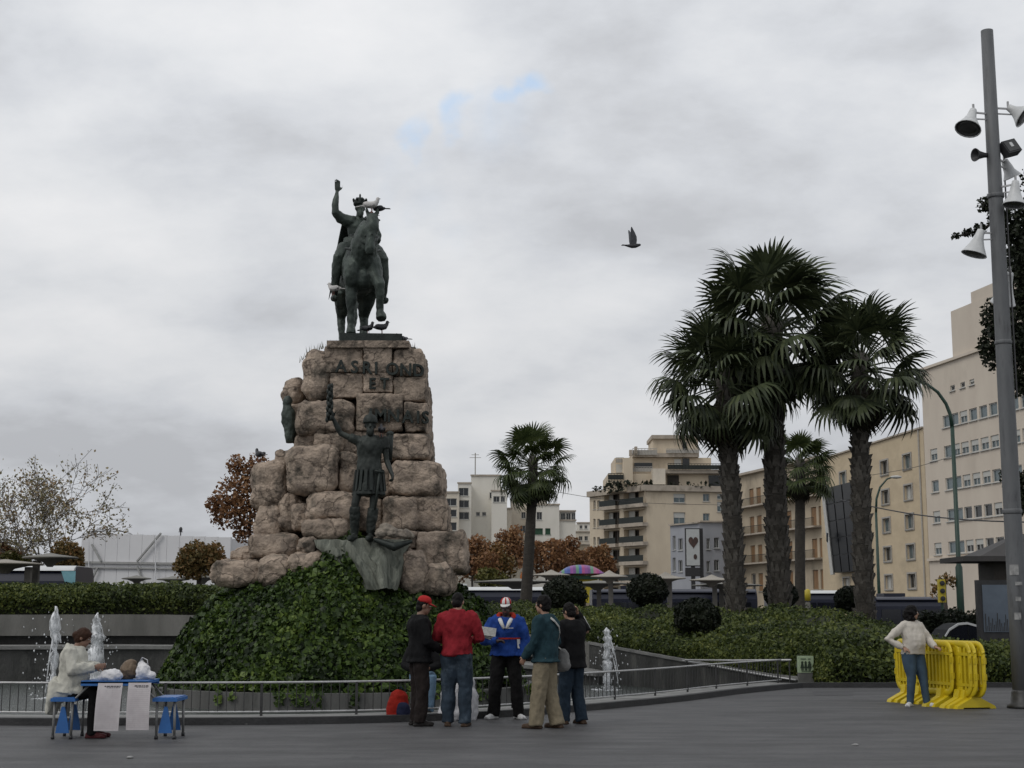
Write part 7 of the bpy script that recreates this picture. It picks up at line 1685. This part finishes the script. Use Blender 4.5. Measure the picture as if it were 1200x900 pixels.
# ================================================================ palms and trees
m_frond = leafmat('palm_leaf', [(.014, .020, .011), (.034, .046, .021), (.068, .084, .038), (.11, .125, .06)], .5, rough=.5, transl=.12)
m_frond2 = leafmat('palm_leaf_light', [(.030, .045, .015), (.055, .075, .024), (.09, .11, .035)], .5, rough=.5, transl=.2)
m_dead = leafmat('dead_palm_leaf', [(.020, .018, .011), (.035, .031, .018), (.06, .05, .03)], .6, rough=.8, transl=.1)
m_ptrunk = pm('palm_trunk_bark', (.055, .048, .040), (.03, .027, .022), 5, .95, bump=.7, bscale=14, stretch=(1, 1, 2.2)); m_boot = pm('palm_leaf_base', (.125, .115, .10), (.06, .054, .047), 6, .95, bump=.4, bscale=20)
def fan_mesh(name, seed, droop, NB=24, spread=135, pet=1.25, blade=.92):
    """fan leaf on a stalk: local +Y points outward, +Z is the upper side"""
    rr = random.Random(seed); mb = MB()
    pp = [(0, 0, 0), (0, pet * .5, .03), (0, pet, -.05 * droop)]
    mb.tube(pp, [.032, .024, .018], 5, cap=False)
    hub = Vector(pp[-1])
    for i in range(NB):
        a = R(-spread + 2 * spread * (i + .5) / NB) + rr.uniform(-.03, .03); L_ = blade * (1.0 - .28 * (abs(a) / R(spread)) ** 2) * rr.uniform(.9, 1.08)
        rad = [.03, .38, .68, .88, 1.0]; wd = [.012, .052, .045, .022, .004]; dr = droop * rr.uniform(.75, 1.3); pts = []
        dirv = Vector((math.sin(a), math.cos(a), 0)); fold = .14 * math.cos(a)
        px0 = Vector((math.cos(a), -math.sin(a), 0)); vs = []
        for r_, w_ in zip(rad, wd):
            q = max(0, r_ - .42); back = 1 - .35 * dr * q * q
            p = hub + dirv * (L_ * r_ * back) + V3(0, 0, fold * r_ - dr * 1.35 * L_ * q ** 1.7 - .10 * abs(math.sin(a)) * r_)
            s = w_ * L_; vs += [p - px0 * s, p + V3(0, 0, .02 * s / .05 * .3) , p + px0 * s]
        fs = []
        for k in range(len(rad) - 1): o = 3 * k; fs += [(o, o + 1, o + 4, o + 3), (o + 1, o + 2, o + 5, o + 4)]
        mb.add(vs, fs)
    return mb.mesh(name)
FAN = [fan_mesh('frond', k, dr) for k, dr in enumerate((.35, .6, .85, 1.1, 1.4, .5, .95, 1.25))]
for f in FAN: f.materials.append(m_frond)
FANL = [f.copy() for f in FAN]
for f in FANL: f.materials.clear(); f.materials.append(m_frond2)
FAND = [fan_mesh('dead_frond', 40 + k, 1.7, NB=18, spread=70, pet=.7, blade=1.0) for k in range(4)]
for f in FAND: f.materials.append(m_dead)
def palm(name, label, ub, vb, ut, vt, d, wb, wt_, rad, nf, seed, fans=FAN, skirt=14, group='fan palms growing from the shrub bank', base_z=None, boots=True, up=78, low=-48):
    rr = random.Random(seed); b0 = P(ub, vb, d); t0 = P(ut, vt, d); zb = base_z if base_z is not None else b0.z - .5; root = thing(name, label, 'palm tree', (b0.x, d, zb), group=group)
    r0, r1 = wb / 2 * mpp(d), wt_ / 2 * mpp(d); n = 22; pts = []; rads = []
    for k in range(n + 1):
        f = k / n; pts.append((b0.x + (t0.x - b0.x) * f + .05 * math.sin(f * 3 + seed), d, zb + (t0.z + .2 - zb) * f)); rads.append((r0 + (r1 - r0) * f) * (.90 if boots else 1) * (1.12 if k == 0 else 1) * (1 + .03 * math.sin(k * 2.4)))
    mb = MB(); mb.tube(pts, rads, 14); part('trunk', mb, m_ptrunk, root, True)
    if boots:
        mb = MB(); H = t0.z - zb; rows = int(H / .20)
        for k in range(rows):
            f = k / rows; c = V3(b0.x + (t0.x - b0.x) * f + .05 * math.sin(f * 3 + seed), d, zb + H * f); rr_ = (r0 + (r1 - r0) * f) * .92; m_ = max(6, int(2 * math.pi * rr_ / .22))
            for q in range(m_):
                a = 2 * math.pi * (q + .5 * (k % 2)) / m_ + rr.uniform(-.22, .22); c = c + V3(0, 0, rr.uniform(-.07, .07)); o = V3(math.cos(a), math.sin(a), 0); s_ = V3(-math.sin(a), math.cos(a), 0); w_ = rr_ * 2.4 / m_ * rr.uniform(.9, 1.2); h_ = rr.uniform(.14, .34); bt = rr.uniform(.03, .13)
                p = c + o * rr_ * .96; mb.add([p - s_ * w_, p + s_ * w_, p + o * bt + s_ * w_ * .45 + V3(0, 0, h_), p + o * bt - s_ * w_ * .45 + V3(0, 0, h_), p + o * .004 + V3(0, 0, h_ * .95)], [(0, 1, 2, 3), (3, 2, 4), (1, 4, 2), (0, 3, 4)])
        o = part('leaf_bases', mb, m_boot, root, fix=False); o['kind'] = 'stuff'
    top = V3(t0.x, d, t0.z); k = rad / 2.1
    mb = MB(); mb.ell(top + V3(0, 0, .05), (r1 * 1.15, r1 * 1.15, r1 * 1.6)); part('crown_heart', mb, m_boot, root, True)
    ga = 2.39996
    for i in range(nf):
        f = (i + .5) / nf; elv = R(up - (up - low) * f ** .85 + rr.uniform(-8, 8)); az = i * ga + rr.uniform(-.25, .25); out = V3(math.cos(az) * math.cos(elv), math.sin(az) * math.cos(elv), math.sin(elv))
        # leaf frame: y = outward, z = upper side with a random roll
        y = out; x = y.cross(V3(0, 0, 1)); x = x.normalized() if x.length > .05 else V3(math.sin(az), -math.cos(az), 0); z = x.cross(y); rot = Matrix((x, y, z)).transposed() @ Matrix.Rotation(rr.uniform(-.45, .45), 3, 'Y')
        me = fans[int(min(7, max(0, (f * 5 + rr.uniform(-.7, 1.6)))))]
        o = bpy.data.objects.new('frond', me); COL.objects.link(o); o.parent = root; s = k * rr.uniform(.85, 1.12); o.location = (top.x + out.x * r1 * .5 - b0.x, out.y * r1 * .5, top.z - zb + out.z * r1 * .6 - .25 * f); o.rotation_euler = rot.to_euler(); o.scale = (s, s, s)
    for i in range(skirt):
        az = i * ga + 1.0; elv = R(-62 + rr.uniform(-18, 10)); out = V3(math.cos(az) * math.cos(elv), math.sin(az) * math.cos(elv), math.sin(elv)); x = out.cross(V3(0, 0, 1)).normalized(); z = x.cross(out); rot = Matrix((x, out, z)).transposed()
        o = bpy.data.objects.new('dead_frond', FAND[i % 4]); COL.objects.link(o); o.parent = root; s = k * rr.uniform(.7, .95); o.location = (top.x - b0.x + math.cos(az) * r1 * .7, math.sin(az) * r1 * .7, top.z - zb - rr.uniform(.2, .7)); o.rotation_euler = rot.to_euler(); o.scale = (s, s, s)
    return root
palm('palm_tree', 'thick trunked fan palm, first of the close group beside the balcony block', 861, 705, 850, 447, 46.0, 25, 21, 2.4, 54, 1, skirt=22, base_z=.9)
palm('palm_tree', 'tallest and thickest fan palm in the middle of the close group', 912, 700, 905, 386, 46.8, 29, 24, 3.0, 60, 2, skirt=30, base_z=.9)
palm('palm_tree', 'fan palm of the close group standing nearest the stone building', 1013, 706, 1008, 428, 45.5, 25, 20, 2.25, 50, 3, skirt=18, base_z=.9)
palm('palm_tree', 'smaller paler fan palm farther back between the thick trunks', 938, 708, 937, 545, 66, 13, 11, 1.75, 44, 4, FANL, 10, base_z=-.75, boots=False)
palm('palm_tree', 'single slim fan palm standing alone before the distant white houses', 615, 712, 624, 543, 57, 15, 10, 1.6, 52, 5, FANL, 10, base_z=.2, boots=False, low=-62)

def branchy(root, mat, p0, d0, L0, r0, depth, rr, spread=.55, shrink=.72, kids=(2, 3), up=.15, tips=None, mb=None, gravity=0.0):
    if mb is None: mb = MB()
    def rec(p, d, L, r, k):
        n = 4; pts = [p]; rads = [r]; dd = d.copy()
        for i in range(n):
            dd = (dd + V3(rr.gauss(0, .10), rr.gauss(0, .10), rr.gauss(0, .06) + up * .12)).normalized(); pts.append(pts[-1] + dd * (L / n)); rads.append(max(.010, r * (1 - .45 * (i + 1) / n)))
        mb.tube(pts, rads, 6 if k > 1 else 4, cap=False)
        if tips is not None and k <= 2:
            for q in pts[1:]: tips.append((q, k))
        if k == 0: return
        for _ in range(rr.choice(kids)):
            ax = V3(rr.gauss(0, 1), rr.gauss(0, 1), rr.gauss(0, .6)); ax = (ax - dd * ax.dot(dd)).normalized(); nd_ = (dd + ax * spread * rr.uniform(.6, 1.3) + V3(0, 0, up * .5 - gravity)).normalized(); q = pts[rr.choice((2, 3, 4, 4))]
            rec(q, nd_, L * shrink * rr.uniform(.8, 1.15), rads[-1] * rr.uniform(.7, .95), k - 1)
    rec(Vector(p0), Vector(d0).normalized(), L0, r0, depth); return mb
m_bark = pm('grey_bark', (.13, .115, .10), (.07, .062, .055), 5, .9, bump=.3, bscale=20); m_barkd = pm('dark_bark', (.06, .05, .042), (.035, .03, .026), 5, .9)
m_sparse = leafmat('sparse_brown_green_leaf', [(.13, .12, .06), (.23, .21, .11), (.32, .25, .15), (.36, .23, .13)], .8, transl=.2); m_rust = leafmat('rust_leaf', [(.09, .048, .028), (.18, .088, .042), (.28, .145, .066), (.33, .20, .10)], .7, transl=.2); m_rustg = leafmat('rust_green_leaf', [(.065, .06, .022), (.13, .10, .036), (.21, .125, .046), (.27, .135, .052)], .35, transl=.2); m_dkg = leafmat('dark_evergreen_leaf', [(.006, .009, .005), (.012, .017, .008), (.022, .029, .012)], .9, transl=.1); m_ygr = leafmat('yellow_green_leaf', [(.04, .045, .012), (.09, .09, .022), (.13, .12, .03)], .5, transl=.2)
def leafy(name, label, u, vbase, d, height, depth, seed, mat, nleaf, size, L0=None, spread=.6, bark=None, cat='tree', group=None, jit=.25, r0=None, zb=GZ, forks=1, shrink=.72, up=.15):
    rr = random.Random(seed); x = XD(u, d).x; root = thing(name, label, cat, (x, d, zb), group=group); tips = []; mb = MB()
    r0 = r0 or height * .022; L0 = L0 or height * .34
    for f in range(forks):
        dv = V3(rr.uniform(-.5, .5) if forks > 1 else rr.uniform(-.06, .06), rr.uniform(-.3, .3) if forks > 1 else 0, 1); branchy(root, None, (x, d, zb), dv, L0, r0 * (1 if forks == 1 else .75), depth, rr, spread, shrink, tips=tips, mb=mb, up=up)
    part('trunk', mb, bark or m_bark, root, True)
    pts = []
    for _ in range(nleaf):
        p, k = rr.choice(tips); pts.append((p.x + rr.gauss(0, jit), p.y + rr.gauss(0, jit), p.z + rr.gauss(0, jit * .8)))
    o = link('crown', leaves('crown', pts, [(0, 0, 1)] * len(pts), size, seed, .15, .5, .7), mat, root); o['kind'] = 'stuff'; return root
leafy('bare_tree', 'wide half bare tree with sparse brownish leaves beyond the left hedge', 80, 700, 62, 8.3, 6, 5, m_sparse, 4600, .12, L0=3.3, spread=.82, jit=.16, r0=.17, forks=3, shrink=.74, up=.10)
leafy('bare_tree', 'thin half bare tree at the far left whose twigs mingle with a wider one', 5, 700, 66, 7.5, 5, 14, m_sparse, 1500, .13, L0=3.4, spread=.8, jit=.22, r0=.12, forks=2, shrink=.74, up=.1)
def blob_tree(name, label, clumps, d, mat, seed, n, size, group=None, cat='tree', stem_u=None, zb=GZ, depth_f=.7, bark=None):
    rr = random.Random(seed); u0 = stem_u if stem_u is not None else clumps[0][0]; x = XD(u0, d).x; root = thing(name, label, cat, (x, d, zb), group=group); pts = []; nr = []; tot = sum(c[2] * c[3] for c in clumps); mb = MB()
    z1 = P(u0, clumps[0][1], d).z; mb.tube([(x, d, zb), (x + .03, d, zb + (z1 - zb) * .5), (x, d, z1)], [.13 + .02 * (z1 - zb) * .3, .10, .05], 8)
    nodes_ = [V3(x, d, max(zb + .3, z1 - 1.2))]
    for ci, (u, v, ru, rv) in enumerate(clumps):
        c = P(u, v, d); a, b_ = ru * mpp(d), rv * mpp(d); dy = rr.uniform(-.4, .4) * a
        near = min(nodes_, key=lambda q: (q - c).length); here = V3(c.x, d + dy, c.z); mid = (near + here) / 2 - V3(0, 0, .08 * (near - here).length)
        mb.tube([near, mid, here], [.05, .03, .012], 5); nodes_.append(here)
        for _ in range(int(n * ru * rv / tot)):
            q = V3(rr.gauss(0, 1), rr.gauss(0, 1), rr.gauss(0, 1)).normalized(); f = rr.random() ** .4; w_ = 1 + .25 * mnoise.noise(q * 2.5 + V3(ci, seed, 0))
            pts.append((c.x + q.x * a * f * w_, d + dy + q.y * a * depth_f * f, c.z + q.z * b_ * f * w_)); nr.append(q)
    part('trunk', mb, bark or m_barkd, root, True)
    o = link('crown', leaves('crown', pts, nr, size, seed, .25, .5, .65), mat, root); o['kind'] = 'stuff'; return root
blob_tree('autumn_tree', 'rust leaved tree growing close behind the rock monument', [(272, 588, 22, 32), (285, 560, 20, 24), (262, 600, 18, 22), (290, 600, 16, 34), (276, 545, 12, 14), (300, 545, 14, 18), (252, 592, 10, 14), (284, 625, 12, 14), (308, 580, 20, 40)], 60, m_rust, 21, 3600, .16, stem_u=290)
blob_tree('round_shrub_tree', 'bushy olive and rust shrub beside the white shed near the boulders', [(233, 657, 25, 22), (220, 664, 16, 14), (250, 655, 15, 20)], 58, m_rustg, 31, 4200, .14, cat='shrub')
blob_tree('round_shrub_tree', 'bushy shrub turning red at one side behind the shelter roof', [(80, 652, 20, 20), (90, 664, 10, 22), (70, 660, 14, 16)], 60, m_rustg, 32, 3400, .14, cat='shrub')
blob_tree('autumn_tree', 'orange leaved bush at the far left edge above the shelter roof', [(2, 648, 12, 12), (18, 650, 9, 8), (-14, 650, 14, 14)], 64, m_rust, 33, 2000, .15)
blob_tree('olive_bush', 'low yellow green bush below the orange one at far left', [(12, 654, 12, 8), (30, 656, 7, 5)], 62, m_ygr, 34, 900, .13, cat='bush')
row = [(553, 652, 24, 30, m_rust), (575, 655, 22, 26, m_rustg), (598, 640, 19, 30, m_rust), (640, 652, 24, 26, m_rust), (664, 648, 18, 24, m_rust), (685, 658, 18, 20, m_rust), (704, 656, 13, 22, m_rust), (528, 650, 16, 28, m_rust)]
rl = ['rust brown tree touching the edge of the rock monument', 'greenish rust tree second from the rock monument', 'taller reddish tree just before the single palm trunk', 'wide rust tree right behind the single palm trunk', 'rust tree above the pale shelter roof', 'low rust tree above the striped fair canopy', 'thin rust tree against the balcony block', 'rust tree almost wholly hidden by the rock monument']
for i, (u, v, a, b_, m_) in enumerate(row): blob_tree('autumn_tree', rl[i], [(u, v + 6, a * .9, b_ * .7), (u - a * .7, v + 12, a * .7, b_ * .6), (u + a * .75, v + 9, a * .7, b_ * .6), (u + a * .3, v - b_ * .45, a * .6, b_ * .4), (u - a * .45, v - b_ * .3, a * .55, b_ * .4)], 112 + 4 * (i % 3), m_, 40 + i, 2300, .26, 'autumn trees in a row before the distant houses')
blob_tree('olive_bush', 'yellow green bush under the rust trees beside the bus roof', [(572, 678, 14, 14), (590, 682, 8, 10)], 104, m_ygr, 50, 1100, .25, cat='bush')
blob_tree('young_tree', 'young thin leaved tree in front of the stone building by the kiosk', [(1108, 678, 9, 8), (1098, 688, 7, 8), (1118, 682, 6, 8), (1095, 696, 5, 6)], 62, m_rustg, 51, 260, .14)
blob_tree('low_hedge', 'dark low hedge behind the white car near the kiosk', [(1118, 730, 26, 17), (1088, 730, 18, 15), (1150, 730, 26, 17)], 55, m_bush, 70, 4200, .13, cat='hedge', zb=-.75)
# dark evergreen leaning in behind the lamp column
blob_tree('evergreen_tree', 'dark evergreen tree spreading in from the side behind the lamp column', [(1185, 395, 26, 46), (1165, 372, 16, 26), (1160, 410, 15, 26), (1190, 445, 16, 20), (1196, 330, 22, 45), (1192, 270, 20, 40), (1168, 256, 13, 20), (1150, 268, 9, 7), (1135, 273, 9, 5), (1121, 276, 6, 4), (1152, 240, 8, 10), (1160, 232, 5, 6), (1215, 300, 40, 70), (1220, 400, 40, 80), (1262, 330, 55, 60), (1275, 250, 50, 45), (1285, 410, 55, 55), (1230, 220, 40, 35), (1310, 320, 45, 60)], 33, m_dkg, 61, 26000, .11, stem_u=1228, zb=-.75, depth_f=.9)
blob_tree('evergreen_tree', 'small dark drooping branch of greenery beside the lamp column at mid height', [(1188, 562, 12, 20), (1178, 556, 8, 10), (1194, 590, 10, 14), (1205, 575, 14, 24)], 52, m_dkg, 62, 1800, .14, stem_u=1226)
